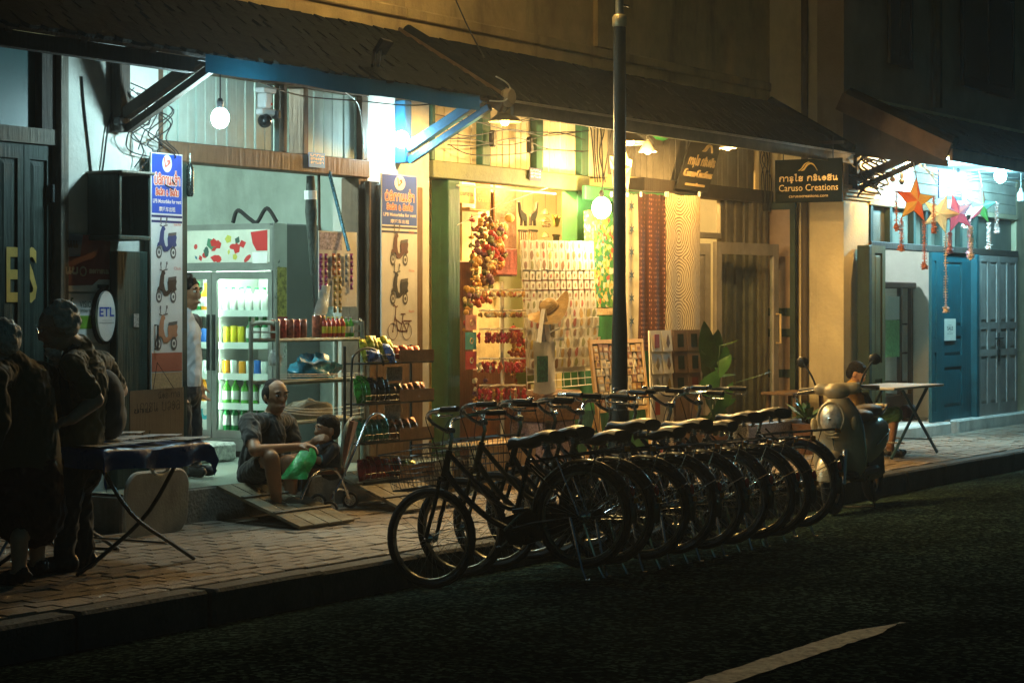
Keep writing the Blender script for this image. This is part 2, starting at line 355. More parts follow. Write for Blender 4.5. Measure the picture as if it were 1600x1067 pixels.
# ================================================================ road, kerb, sidewalk
def roadz(Y):
    t = min(1, max(0, (-2.45-Y)/1.1)); return -.04+.11*t+.03*min(1, max(0, (-3.55-Y)/1.5))
b = MB(); ys = [-2.4, -2.5, -2.6, -2.75, -2.9, -3.1, -3.3, -3.55, -4, -4.5, -5.05, -6.5, -9, -14, -40]; xs = [-30+2*i for i in range(66)]
vs = [(x, y, roadz(y)+random.uniform(-.004, .004)) for x in xs for y in ys]; n = len(ys)
b.add(vs, [(i*n+j, i*n+j+1, (i+1)*n+j+1, (i+1)*n+j) for i in range(len(xs)-1) for j in range(n-1)])
struct('road', b, asphalt, smooth=60)
b = MB(); random.seed(5)
x = 1.0; L_, R_ = [], []
mk = [(x0, -5.82+.028*(x0-8.1)/1.9*0) for x0 in [1+.06*i for i in range(153)]]
for i, (x0, y0) in enumerate(mk):
    taper = max(0, (x0-9.72)/.4); L_.append((x0, -5.80-.12*max(0, (x0-9.72)/.4)+random.gauss(0, .004), .108)); R_.append((x0, -5.955+.06*taper+random.gauss(0, .004), .108))
b.add(L_+R_, [(i, i+1, len(L_)+i+1, len(L_)+i) for i in range(len(L_)-1) if not (i % 47 == 11)])
struct('lane_marking', b, M('road_paint', (.40, .35, .23), .85, var=.5, scale=22, bump=.6, bscale=60, dirt=1, dcol=(.03, .034, .03)))
# kerb stones
kerb_m = M('kerb_concrete', (.065, .065, .058), .9, var=.35, scale=5, bump=.6, bscale=34, dirt=.7, dcol=(.03, .03, .028))
b = MB().box(-20, -2.40, -.2, 60, -2.30, .08); kerb = struct('kerb', b, kerb_m)
ks = MB().cbox(-.496, -2.45, -.12, .496, -2.275, .152, .018); km = ks.mesh('kerbstone', kerb_m)
for i in range(46):
    o = inst('kerbstone', km, kerb, (-2.5+i, random.uniform(-.006, .006), random.uniform(-.006, .006)), (0, 0, random.gauss(0, .003)))
# sidewalk of paving bricks
b = MB(); b.add([(-10, -2.275, zside(-2.275)-.02), (60, -2.275, zside(-2.275)-.02), (60, .4, zside(.4)-.02), (-10, .4, zside(.4)-.02)], [(0, 1, 2, 3)])
sand = M('paving_joint_sand', (.06, .052, .04), .95, var=.3, scale=20, bump=.4)
walk = struct('sidewalk', b, sand)
pav = M('paving_brick', (.27, .215, .165), .85, var=.4, scale=1.7, bump=.5, bscale=60, dirt=.45, dcol=(.09, .075, .06))
pm = MB().cbox(-.0975, -.0475, -.03, .0975, .0475, 0, .005).mesh('paver', pav)
cand = []
for r in range(23):
    y = -2.222+.1*r
    for k in range(190):
        x = 3.0+.2*k+(.1 if r % 2 else 0)+random.uniform(-.003, .003)
        if y > -.93 and x > 21.2: continue
        if y > -.47 and 10.4 < x < 14.8: continue
        d = V((x, y, zside(y)))-CAM; w = d.x*cT+d.y*sT; px = 800+3400*(d.x*sT-d.y*cT)/w; py = 482+3400*(1.65-zside(y))/w
        hid = 600 < px < 1330 and py > 760 or px < 130
        cand.append((w+(50 if hid else 0)+(100 if not -30 < px < 1630 else 0), x, y))
cand.sort()
rest = MB()
for i, (w, x, y) in enumerate(cand):
    z = zside(y)+random.gauss(0, .0025); rt = (random.gauss(0, .012)+.035, random.gauss(0, .008), random.gauss(0, .012))
    if i < 300: inst('paver', pm, walk, (x, y, z), rt)
    else:
        m = Matrix.Translation((x, y, z)) @ Euler(rt).to_matrix().to_4x4()
        rest.hexa([m @ V(q) for q in ((-.097, -.047, -.03), (.097, -.047, -.03), (.097, .047, -.03), (-.097, .047, -.03), (-.097, -.047, 0), (.097, -.047, 0), (.097, .047, 0), (-.097, .047, 0))])
part('paving_bricks', rest, pav, walk, kind='stuff')

# ================================================================ shophouses
RZ0, RZ1, RY = 3.84, 3.275, -.97     # awning roof: wall edge, eave edge, overhang
def awning(parent, x0, x1, seen0, seen1, y0=0., zz0=RZ0, zz1=RZ1, ye=RY, mat=tile_m, cap0=False, cap1=False):
    sl = math.atan2(zz0-zz1, y0-ye); L = math.hypot(zz0-zz1, y0-ye); u = V((0, -math.cos(sl), -math.sin(sl))); nrm = V((0, -math.sin(sl), math.cos(sl)))
    b = MB(); P0 = V((x0, y0, zz0)); P1 = V((x1, y0, zz0))
    q = lambda x, t, d: V((x, y0, zz0))+u*t+nrm*d
    b.hexa([q(x0, 0, -.04), q(x0, L, -.04), q(x1, L, -.04), q(x1, 0, -.04), q(x0, 0, -.015), q(x0, L, -.015), q(x1, L, -.015), q(x1, 0, -.015)])
    rf = part('awning_roof', b, wood_d, parent)
    rows = 9; ex = L/rows; tw = .155
    tb = MB(); pl = [(-tw/2+.004, 0), (tw/2-.004, 0), (tw/2-.004, -ex*.95), (tw*.28, -ex*1.22), (-tw*.28, -ex*1.22), (-tw/2+.004, -ex*.95)]
    tb.prism(pl, lambda a, b_, d: V((a, b_, d)), 0, .024); tm = tb.mesh('roof_tile', mat)
    lst = []
    for r in range(rows):
        for k in range(int((x1-x0)/tw)+1):
            x = x0+tw*(k+.5)+(tw/2 if r % 2 else 0)
            if x > x1-.02: continue
            lst.append((0 if seen0 <= x <= seen1 else 1, x, r))
    lst.sort(key=lambda t: (t[0], t[1])); oth = MB()
    for i, (s_, x, r) in enumerate(lst):
        p = q(x, r*ex, .002+.006*random.random()); rt = Euler((sl+.085+random.gauss(0, .02), random.gauss(0, .04), random.gauss(0, .05 if random.random() < .9 else .15)))
        if i < 300 and not s_: inst('roof_tile', tm, rf, p, rt)
        else:
            m = Matrix.Translation(p) @ rt.to_matrix().to_4x4()
            oth.prism(pl, lambda a, b_, d: m @ V((a, b_, d)), 0, .024)
    if oth.v: part('roof_tiles', oth, mat, rf, kind='stuff')
    for k in range(int((x1-x0)/.62)+1):
        x = x0+.1+.62*k
        if x < x1: part('rafter', MB().hexa([q(x-.03, .0, -.12), q(x-.03, L-.02, -.12), q(x+.03, L-.02, -.12), q(x+.03, 0, -.12), q(x-.03, 0, -.042), q(x-.03, L-.02, -.042), q(x+.03, L-.02, -.042), q(x+.03, 0, -.042)]), wood_d, rf)
    return rf, q, L
def boards(parent, x0, x1, z0, z1, y, mat, w=.115, name='board', seed=1):
    random.seed(seed); x = x0
    while x < x1-.01:
        ww = min(w*random.uniform(.85, 1.15), x1-x); d = random.uniform(-.004, .006)
        part(name, MB().cbox(x+.004, y+d, z0+.004, x+ww-.004, y+.02+d, z1-.004, .004), mat, parent); x += ww
def bracket(parent, x, y0, z0, z1, mat, dbl=True, reach=.8):
    bk = part('eave_bracket', MB().cbox(x-.05, y0-.1, z0, x+.05, y0-.002, z1, .008), mat, parent)
    part('strut', MB().beam((x, y0-.1, z0+.12), (x, y0-reach, z1-.02), .07, .075), mat, bk)
    if dbl: part('strut', MB().beam((x+.02, y0-.1, z0+.02), (x+.02, y0-reach-.05, z1-.09), .05, .05), mat, bk)
    return bk
def panel_leaf(parent, fr, w, h, mat, panels, name='door_leaf', t=.04, label=None):
    """door leaf: stiles and rails proud of recessed panels [(a0,b0,a1,b1)]"""
    d = part(name, MB().fbox(fr, 0, 0, 0, w, h, -t*.45), mat, parent, label=label)
    xs = sorted({0, w, *[p[0] for p in panels], *[p[2] for p in panels]}); zs = sorted({0, h, *[p[1] for p in panels], *[p[3] for p in panels]})
    b = MB()
    for i in range(len(xs)-1):
        for j in range(len(zs)-1):
            cx_, cz_ = (xs[i]+xs[i+1])/2, (zs[j]+zs[j+1])/2
            if any(p[0] < cx_ < p[2] and p[1] < cz_ < p[3] for p in panels): continue
            b.fbox(fr, xs[i], zs[j], .0005, xs[i+1], zs[j+1], t*.5)
    part('frame', b, mat, d)
    for p in panels:
        i = min(.02, (p[2]-p[0])*.15); part('panel', MB().hexa([fr(p[0]+.004, p[1]+.004, .0008), fr(p[2]-.004, p[1]+.004, .0008), fr(p[2]-.004, p[3]-.004, .0008), fr(p[0]+.004, p[3]-.004, .0008), fr(p[0]+i*2, p[1]+i*2, t*.32), fr(p[2]-i*2, p[1]+i*2, t*.32), fr(p[2]-i*2, p[3]-i*2, t*.32), fr(p[0]+i*2, p[3]-i*2, t*.32)]), mat, d)
    return d

# ---- far left: closed shop with panelled doors
H0 = thing('shophouse', 'closed shophouse at the far left with dark panelled doors and yellow painted letters', 'building', (8.5, 0, .2), group='row of shophouses')
part('upper_wall', MB().box(4, 0, 3.36, 10.48, .3, 7.5), plaster_y, H0)
part('lintel', MB().box(4, -.03, 2.70, 10.40, .2, 2.80), wood_g, H0)
part('top_beam', MB().box(4, -.04, 3.30, 10.40, .2, 3.358), wood_d, H0)
part('post', MB().cbox(10.40, -.06, .2, 10.478, .2, 3.358), wood_g, H0)
part('transom_window', MB().box(4, .04, 2.802, 10.27, .08, 3.298), glass_f, H0)
part('transom_post', MB().box(10.272, -.02, 2.802, 10.398, .15, 3.298), wood_d, H0)
part('wall', MB().box(4, .12, .1, 10.39, .25, 2.698), wood_d, H0)
for i in range(7):
    w = .262; x0 = 10.395-w*(i+1)
    fr = frame((x0, .02, .22), (1, 0, 0), (0, 0, 1))
    lf = panel_leaf(H0, fr, w-.008, 2.475, wood_gd, [(.05, .15, w-.058, .75), (.05, .85, w-.058, 2.38)])
    if i == 0: part('lever', MB().cbox(x0+.215, -.035, 2.33, x0+.245, -.004, 2.45), metal_d, lf)
fr = frame((9.6, .002, 0), (1, 0, 0), (0, 0, 1)); lt = MB()
lt.text('S', fr, .215, 1.70, .48, .001, width=.12, bold=.02); lt.text('E', fr, .43, 1.70, .48, .001, width=.105, bold=.02); lt.text('S', fr, .595, 1.70, .48, .001, width=.105, bold=.02)
part('painted_letters', lt, gold, H0)

# ---- shop with the drinks fridge
H1 = thing('shophouse', 'open grocery shophouse with pale green transom boards and a raised tiled floor', 'building', (12.5, 0, .2), group='row of shophouses')
part('pillar', MB().box(10.48, -.04, .1, 11.37, .3, 3.7), plaster, H1)
part('pillar', MB().box(13.83, -.035, .1, 14.69, .3, 3.7), plaster, H1)
part('upper_wall', MB().box(10.482, 0, 3.702, 14.39, .3, 7.5), plaster_y, H1)
part('lintel', MB().cbox(11.372, -.06, 2.665, 13.828, .12, 2.80), wood_b, H1)
part('top_beam', MB().box(11.372, -.05, 3.30, 13.828, .14, 3.42), wood_b, H1)
part('wall', MB().box(11.372, .06, 3.422, 13.828, .28, 3.70), wood_d, H1)
for x0, x1 in ((11.372, 11.42), (12.76, 12.80), (13.0, 13.06), (13.74, 13.828)): part('transom_post', MB().cbox(x0, -.045, 2.802, x1, .1, 3.298), wood_b, H1)
boards(H1, 11.42, 12.76, 2.802, 3.298, .0, pale_g, .105, seed=3); boards(H1, 13.06, 13.74, 2.802, 3.298, .0, pale_g, .13, seed=4)
part('jamb', MB().cbox(11.372, -.05, .45, 11.50, .12, 2.663), wood_b, H1)
part('jamb', MB().cbox(13.72, -.03, .45, 13.828, .14, 2.663), wood_b, H1)
part('step', MB().cbox(10.5, -.48, .1, 14.7, .02, .452, .012), concrete, H1)
part('floor', MB().box(10.5, .022, .1, 14.35, 4, .45), floor_t, H1)
part('floor_surface', MB().box(10.52, -.47, .4525, 14.6, .021, .455), floor_t, H1)
part('party_wall', MB().box(14.352, .302, .1, 14.52, 4, 3.7), inner_g, H1)
part('party_wall', MB().box(10.48, .302, .1, 10.62, 4, 3.7), inner_g, H1)
part('back_wall', MB().box(10.622, 3.9, .451, 14.35, 4, 3.5), inner_g, H1)
part('ceiling', MB().box(10.622, .302, 3.5, 14.35, 3.898, 3.55), wood_g, H1)
rf1, q1, L1 = awning(H1, 4, 14.37, 9.4, 14.4)
bs = M('plastic_sheet_blue', (.008, .07, .14), .4, var=.2, scale=4, bump=.1)
def translucent(m, f, col):
    N, L = m.node_tree.nodes, m.node_tree.links; tr = N.new('ShaderNodeBsdfTranslucent'); tr.inputs[0].default_value = (*col, 1); mx = N.new('ShaderNodeMixShader'); mx.inputs[0].default_value = f
    L.new(N['Principled BSDF'].outputs[0], mx.inputs[1]); L.new(tr.outputs[0], mx.inputs[2]); L.new(mx.outputs[0], N['Material Output'].inputs[0])
translucent(bs, .25, (.006, .07, .12))
b = MB(); xs_ = [10.72+3.22*i/40 for i in range(41)]; b.add([(x, RY-.03+.008*math.sin(9*x), z+.006*math.sin(5*x)) for x in xs_ for z in (RZ1-.01, RZ1-.125)], [(2*i, 2*i+1, 2*i+3, 2*i+2) for i in range(40)])
part('plastic_fascia', b, bs, rf1); part('fascia_board', MB().cbox(10.72, RY+.03, RZ1-.05, 13.93, RY+.05, RZ1-.0, .004), wood_d, rf1)
part('fascia', MB().cbox(4, RY+.05, RZ1-.13, 10.70, RY+.11, RZ1-.03, .004), wood_d, rf1)
bracket(H1, 10.93, -.04, 2.82, 3.31, wood_d); bracket(H1, 14.24, -.04, 2.80, 3.30, blue_p)
b = MB(); b.tube([q1(14.36, .02, .04), q1(14.36, L1, .045)], .06, 10); cp = part('verge_cap', b, tile_m, rf1, smooth=1)
part('barge_board', MB().hexa([q1(14.30, -.02, -.1), q1(14.30, L1+.03, -.1), q1(14.335, L1+.03, -.1), q1(14.335, -.02, -.1), q1(14.30, -.02, .05), q1(14.30, L1+.03, .05), q1(14.335, L1+.03, .05), q1(14.335, -.02, .05)]), wood_b, rf1)
part('end_tile', MB().lathe([(.02, -.03), (.075, -.03), (.08, 0), (.06, .03), (.02, .035)], 12, q1(14.36, L1+.02, .03), Matrix.Rotation(PI/2, 3, 'X')), M('end_tile_pale', (.3, .24, .16), .8), rf1)
part('ledge', MB().cbox(4, -.03, 3.97, 14.385, -.002, 4.06, .015), plaster_y, H1)

# ---- souvenir shop with green frames
H2 = thing('shophouse', 'souvenir shophouse with green door frames and warm cream transom boards', 'building', (16, 0, .2), group='row of shophouses')
part('upper_wall', MB().box(14.392, 0, 3.44, 17.67, .3, 7.5), plaster_y, H2)
part('pillar', MB().box(17.27, -.03, 2.86, 17.67, .3, 3.438), plaster_c, H2)
part('lintel', MB().cbox(14.70, -.07, 2.715, 17.268, .1, 2.855), M('paint_green_worn', (.13, .15, .07), .6, var=.4, scale=4, bump=.3, dirt=.5), H2)
part('top_beam', MB().box(14.692, -.05, 3.36, 17.268, .14, 3.438), wood_d, H2)
for x0, x1 in ((14.70, 14.75), (15.46, 15.59), (16.34, 16.46), (17.14, 17.268)): part('transom_post', MB().cbox(x0, -.06, 2.857, x1, .08, 3.358), green_d, H2)
for k, (x0, x1) in enumerate(((14.75, 15.46), (15.59, 16.34), (16.46, 17.14))): boards(H2, x0, x1, 2.857, 3.358, .0, pale_y, .1, seed=20+k)
part('door_post', MB().cbox(14.95, -.05, .3, 15.13, .12, 2.713), green_d, H2)
part('door_post', MB().cbox(17.08, -.05, .3, 17.40, .12, 2.713), green, H2)
part('panel_wall', MB().box(17.402, .0, .3, 18.75, .1, 2.76), green, H2)
part('sill', MB().cbox(14.70, -.2, .15, 18.8, .2, .32), concrete, H2)
part('floor', MB().box(14.53, .202, .1, 20.95, 4, .318), M('floor_wood', (.16, .11, .07), .5, var=.3, wave=(3, 40, 40), bump=.3), H2)
part('back_wall', MB().box(14.53, 2.3, .32, 18.7, 2.42, 3.35), inner_y, H2)
part('party_wall', MB().box(18.702, .102, .32, 18.80, 2.6, 3.35), inner_y, H2)
part('ceiling', MB().box(14.53, .142, 3.352, 18.8, 2.42, 3.40), wood_g, H2)
part('back_shelf_wall', MB().box(16.85, 1.05, .32, 18.695, 1.12, 3.35), M('inner_cream', (.82, .76, .58), .8, var=.06, scale=2, bump=.1), H2)
rf2, q2, L2 = awning(H2, 14.40, 21.22, 14.4, 19.7)
part('fascia', MB().cbox(14.45, RY-.02, RZ1-.12, 21.22, RY+.01, RZ1-.02, .004), wood_g, rf2)
part('drip_edge', MB().beam((14.45, RY-.03, RZ1-.012), (21.22, RY-.03, RZ1-.012), .012, .02), M('drip_edge_pale', (.42, .38, .3), .5, var=.3, scale=9), rf2)
part('ledge', MB().cbox(14.387, -.03, 3.97, 21.27, -.002, 4.06, .015), plaster_y, H2)
part('pilaster', MB().box(17.45, -.05, 4.062, 17.75, -.002, 7.5), plaster_y, H2)

# ---- third shop with grey corrugated boards
H3 = thing('shophouse', 'craft shophouse with grey boarded transom and glazed doors standing open', 'building', (19.5, 0, .2), group='row of shophouses')
part('upper_wall', MB().box(17.672, 0, 3.44, 21.28, .3, 7.5), plaster_y, H3)
part('top_beam', MB().box(17.672, -.05, 3.36, 21.278, .14, 3.438), wood_d, H3)
boards(H3, 17.68, 20.9, 2.90, 3.358, .0, grey_b, .12, seed=9)
part('lintel', MB().cbox(18.3, -.08, 2.762, 21.2, .1, 2.898), wood_d, H3)
part('pillar', MB().box(20.95, -.03, 2.902, 21.278, .28, 3.358), plaster_c, H3)
for x0 in (20.72, 20.86, 21.02): part('post', MB().cbox(x0, -.07, .32, x0+.075, .06, 2.76), wood_g, H3)
for k, x0 in enumerate([20.1+.105*i for i in range(6)]): part('shutter_board', MB().cbox(x0, .0-.02*(k % 2), .32, x0+.095, .05, 2.76), wood_g, H3)
part('transom_rail', MB().cbox(18.8, -.02, 2.36, 20.08, .06, 2.42), greyp, H3)
part('inner_wall', MB().box(18.802, .9, .32, 21.2, 1.0, 3.0), inner_y, H3)
part('ceiling', MB().box(18.802, .142, 3.0, 21.2, 1.0, 3.05), wood_g, H3)
part('side_wall', MB().box(21.12, .062, .32, 21.2, .9, 3.0), inner_w, H3)
fr = frame((18.95, -.12, .34), (1, -.06, 0), (0, 0, 1))
def glazed_leaf(parent, fr, w, h, mat, rails, name='glazed_door'):
    d = part(name, MB().fbox(fr, 0, 0, 0, .1, h, .045), mat, parent); part('stile', MB().fbox(fr, w-.1, 0, 0, w, h, .045), mat, d)
    for z0, z1 in rails: part('rail', MB().fbox(fr, .1005, z0, .002, w-.1005, z1, .043), mat, d)
    zs = [z for r_ in rails for z in r_]
    for z0, z1 in zip(zs[1::2], zs[2::2]): part('pane', MB().fbox(fr, .1005, z0+.001, .018, w-.1005, z1-.001, .023), glass, d)
    return d
fr = frame((19.66, -.13, .34), (1, -.10, 0), (0, 0, 1))
gd = glazed_leaf(H3, fr, 1.22, 1.98, greyp, [(0, .16), (1.86, 1.98)])
part('handle', MB().tube([fr(1.16, .95, .05), fr(1.16, .95, .1), fr(1.16, 1.25, .1), fr(1.16, 1.25, .05)], .012, 6), brass, gd)
fr = frame((19.36, .1, .34), (.75, -.6, 0), (0, 0, 1)); panel_leaf(H3, fr, .34, 1.96, greyp, [(.06, .15, .28, .9), (.06, 1.0, .28, 1.85)])
fr = frame((21.255, -.005, .34), (0, -1, 0), (0, 0, 1)); fr = frame((21.20, .05, .30), (0, -1, 0), (0, 0, 1))
sd = part('side_door', MB().fbox(fr, 0, 0, 0, .06, 2.5, .04), wood_gd, H3); part('stile', MB().fbox(fr, .34, 0, 0, .40, 2.5, .04), wood_gd, sd)
for z0 in (0, .62, 1.05, 1.27, 2.4): part('rail', MB().fbox(fr, .0605, z0, .002, .3395, z0+.085, .038), wood_gd, sd)
for z0, z1 in ((.085, .62), (.705, 1.05), (1.135, 1.27), (1.355, 2.4)): part('panel', MB().fbox(fr, .0605, z0+.001, .01, .3395, z1-.001, .02), M('board_pinkish', (.34, .25, .2), .6, var=.2, scale=4), sd)
b = MB(); b.tube([q2(21.2, .02, .035), q2(21.2, L2, .04)], .055, 10); part('verge_cap', b, tile_m, rf2, smooth=1)

# ---- the building at the right, standing forward of the row
YR = -.85
H4 = thing('shophouse', 'cream shophouse at the right standing forward of the row, with teal and green doors', 'building', (24.5, YR, .2), group='row of shophouses')
part('side_wall', MB().box(21.285, -.549, .1, 21.6, .3, 7.5), plaster_c, H4)
part('downpipe', MB().tube([(21.25, -.42, .2), (21.25, -.42, 7.4)], .04, 8), M('pipe_old', (.10, .075, .05), .7, .1, dirt=.5), H4, smooth=1)
part('upper_wall', MB().box(21.285, YR, 3.32, 36, -.55, 7.5), M('plaster_grey', (.34, .27, .19), .85, var=.25, scale=1.6, bump=.35, dirt=.6, dcol=(.07, .055, .04)), H4)
part('pillar', MB().box(21.285, YR, .1, 21.96, -.55, 3.318), plaster_c, H4)
b = MB()
for z0, z1, d in ((2.80, 2.83, .03), (2.832, 2.87, .055), (2.872, 2.91, .085), (2.912, 2.95, .05)): b.cbox(21.285-d, YR-d, z0, 22.0+d*.2, YR-.001, z1, .006)
part('capital', b, plaster_c, H4)
def X4(px): return fx(px, YR)
part('pillar', MB().box(X4(1588), YR, .1, 36, -.55, 3.318), plaster_c, H4)
cream_b = M('boards_bluewhite', (.55, .52, .43), .65, var=.2, scale=3, bump=.3, wave=(3, 40, 40), dirt=.4, dcol=(.18, .14, .09))
z = 2.83
for k in range(4): part('siding_plank', MB().cbox(21.97, YR+.0+.004*(k % 2), z, X4(1588)-.004, YR+.04, z+.115, .005), cream_b, H4); z += .121
part('lintel', MB().cbox(21.97, YR-.02, 2.765, X4(1588)-.004, YR+.1, 2.826), plaster_c, H4)
part('door_head', MB().cbox(21.97, YR-.03, 2.30, X4(1588)-.004, YR+.1, 2.375), wood_d, H4)
for px in (1360, 1390, 1427, 1446, 1468, 1500, 1525): part('transom_post', MB().box(X4(px), YR-.005, 2.377, X4(px)+.07, YR+.06, 2.763), wood_gd, H4)
part('transom_panel', MB().box(21.97, YR+.065, 2.377, X4(1588)-.004, YR+.09, 2.763), M('transom_grey_green', (.15, .16, .13), .5, var=.3, scale=3), H4)
wb = M('whitewash', (.68, .66, .6), .85, var=.2, scale=5, bump=.5, dirt=.5, dcol=(.2, .16, .12))
b = MB()
part('step', MB().cbox(21.9, YR-.12, .1, X4(1472), YR+.3, .335, .02), wb, H4)
part('step', MB().cbox(X4(1485), YR-.10, .1, 28.5, YR+.3, .345, .02), wb, H4)
part('floor', MB().box(21.97, YR+.302, .1, 27.5, 3, .33), M('tile_floor_grey', (.35, .36, .33), .4), H4)
part('back_wall', MB().box(21.97, 1.6, .331, 27.4, 1.7, 3.2), inner_w, H4)
part('inner_wall', MB().box(fx(1431, -.15), YR+.302, .331, fx(1431, -.15)+.1, 1.598, 3.2), inner_w, H4)
part('ceiling', MB().box(21.97, YR+.11, 3.2, 27.4, 1.7, 3.25), wood_g, H4)
# door leaves
fr = frame((21.80, YR-.30, .345), (.80, .6, 0), (0, 0, 1)); panel_leaf(H4, frame((X4(1342)-.02, YR-.10, .345), (1, 0, 0), (0, 0, 1)), .47, 1.98, olive, [(.17, .15, .38, .55), (.17, .72, .38, 1.9)], label='olive green door leaf folded open')
part('door_edge', MB().cbox(X4(1342)-.10, YR-.16, .345, X4(1342)-.025, YR-.02, 2.32), wood_gd, H4)
tx0, tx1 = X4(1447), X4(1466)
panel_leaf(H4, frame((tx0, YR-.05, .345), (1, -.02, 0), (0, 0, 1)), tx1-tx0-.01, 1.95, teal, [(.06, .12, .14, .8), (.06, .95, .14, 1.85)], label='bright teal door leaf folded narrow')
td = panel_leaf(H4, frame((X4(1468), YR+.02, .345), (1, 0, 0), (0, 0, 1)), X4(1517)-X4(1468), 1.95, teal, [(.12, .15, .75, .62), (.12, .75, .75, .98), (.12, 1.1, .75, 1.85)], label='teal door leaf set back in the opening')
part('jamb', MB().cbox(X4(1519), YR-.06, .345, X4(1519)+.09, YR+.1, 2.298), teal, H4)
gx0, gx1 = X4(1526), X4(1586); gw = (gx1-gx0)/2
for k in range(2):
    pw = gw/2
    pn = []
    for j in range(2):
        a0 = .07+j*(gw/2-.02); a1 = a0+gw/2-.12
        pn += [(a0, .14, a1, .72), (a0, .80, a1, 1.05), (a0, 1.13, a1, 1.87)]
    lf = panel_leaf(H4, frame((gx0+k*gw, YR-.015, .35), (1, 0, 0), (0, 0, 1)), gw-.01, 1.945, greyp, pn)
    if k == 0: part('bolt', MB().tube([(gx0+gw-.04, YR-.045, 1.0), (gx0+gw-.04, YR-.045, 1.35)], .014, 6).tube([(gx0+gw-.16, YR-.05, 1.28), (gx0+gw+.12, YR-.05, 1.28)], .012, 6).box(gx0+gw-.07, YR-.06, 1.07, gx0+gw-.01, YR-.036, 1.14), metal_d, lf)
rf3, q3, L3 = awning(H4, 21.30, 33, 21.3, 27.4, y0=YR, zz0=3.86, zz1=3.30, ye=YR-1.15, mat=M('roof_tile_blue', (.045, .06, .07), .8, var=.4, scale=3, bump=.5, dirt=.5, dcol=(.02, .022, .025)))
part('barge_board', MB().hexa([q3(21.25, -.02, -.14), q3(21.25, L3+.03, -.14), q3(21.29, L3+.03, -.14), q3(21.29, -.02, -.14), q3(21.25, -.02, .05), q3(21.25, L3+.03, .05), q3(21.29, L3+.03, .05), q3(21.29, -.02, .05)]), wood_b, rf3)
part('verge_cap', MB().tube([q3(21.36, .0, .05), q3(21.36, L3+.02, .055)], .075, 10), tile_m, rf3, smooth=1)
part('gable_board', MB().prism([(YR-.003, 3.27), (YR-.003, 3.70), (YR-1.15, 3.16), (YR-1.15, 3.10)], lambda a, b_, d: V((21.262+d, a, b_)), 0, .02), wood_d, H4)
part('flashing', MB().box(21.31, YR-.035, 3.865, 33, YR-.002, 3.91), plaster_c, rf3)
part('fascia', MB().cbox(21.30, YR-1.19, 3.16, 33, YR-1.155, 3.285, .004), M('fascia_rusty', (.2, .14, .1), .7, var=.4, scale=5, dirt=.5), rf3)
part('soffit_sheet', MB().box(22.3, YR-1.14, 3.275, 33, YR-.004, 3.29), M('soffit_blue_grey', (.25, .33, .36), .6, var=.3, scale=3), H4)
bracket(H4, 21.45, YR, 2.9, 3.34, wood_d, reach=.9)
# upper window shutters of the right building
for px0, px1, zb, zt in ((1381, 1421, 4.33, 7.0), (1495, 1580, 4.28, 7.0)):
    x0, x1 = fx(px0, YR), fx(px1, YR); n = 2
    for k in range(n):
        w = (x1-x0)/n; panel_leaf(H4, frame((x0+k*w, YR-.06+.03*k, zb), (1, 0, 0), (0, 0, 1)), w-.01, zt-zb, M('shutter_blue_black', (.02, .035, .05), .5), [(.06, .1, w-.07, 1.2), (.06, 1.3, w-.07, 2.5)], name='shutter')
part('rain_pipe', MB().tube([(fx(1470, YR-.1), YR-.06, 3.95), (fx(1470, YR-.1), YR-.06, 7.4)], .06, 8), wood_gd, H4, smooth=1)
# ================================================================ lamps; cool bulbs and CFL are oversized to imitate their glare
LAMPS = []
def lit(name, col, P, r, see=None):
    m = glow(name, col, 1); N, L = m.node_tree.nodes, m.node_tree.links
    if 'Transparent BSDF' not in N:
        e = N['Emission']; e.inputs[1].default_value = see or min(40, max(9, bst(P, r))); t = N.new('ShaderNodeBsdfTransparent'); a = N.new('ShaderNodeAddShader'); L.new(e.outputs[0], a.inputs[0]); L.new(t.outputs[0], a.inputs[1]); L.new(a.outputs[0], N['Material Output'].inputs[0]); m.cycles.emission_sampling = 'NONE'
    LAMPS.append((m.name, col, P, r)); return m
def place_light(mat, p, parent):
    for n, col, P, r in LAMPS:
        if n == mat.name:
            d = bpy.data.lights.new('lamp_light', 'POINT'); d.energy = P; d.color = col; d.shadow_soft_size = r*.9; o = bpy.data.objects.new('lamp_light', d); COL.objects.link(o); o.parent = parent; o.location = V(p)-OFF[parent.name]; return
def bulb(name, label, p, r, mat, group=None, cord=None, socket=True, cat='light bulb'):
    t = thing(name, label, cat, p, group=group)
    part('glass_bulb', MB().ell(p, (r, r, r*1.15), 12, 8), mat, t, smooth=1); place_light(mat, p, t)
    if socket: part('socket', MB().lathe([(.012, r*1.1), (.02, r*1.12), (.022, r+.05), (.012, r+.07)], 8, p), black, t)
    if cord: part('cord', MB().tube([V(p)+V((0, 0, r+.06)), *cord], .005, 5), wire_m, t)
    return t
def bst(P, r): return P/(PI*4*PI*r*r)
pA = at(344, 185, -.78); bulb('hanging_bulb', 'bright bare bulb hanging by a cord in front of the pale green transom', pA, .06, lit('glow_bulb_cool', COOL, E_BULB_A, .06), cord=[pA+V((0, 0, .38))])
pB = at(627, 218, -.16); bulb('wall_bulb', 'bright bare bulb on the white pillar under the blue bracket', pB, .06, lit('glow_bulb_pillar', COOL, E_BULB_B, .06), socket=False)
def tube_lamp(name, label, a, b, P, col, mat_name):
    a, b = V(a), V(b); t = thing(name, label, 'lamp', (a+b)/2); L = (b-a).length; r = .016
    part('tube', MB().tube([a, b], r, 8), glow(mat_name, col, P/(PI*2*PI*r*L)), t, smooth=1)
    part('fixture', MB().beam(a+V((0, 0, .045)), b+V((0, 0, .045)), .05, .04), white_p, t)
tube_lamp('strip_light', 'fluorescent tube under the ceiling of the grocery shop', (11.6, 1.2, 3.40), (12.8, 1.2, 3.40), E_SHOP1, FLUO, 'glow_tube_shop')
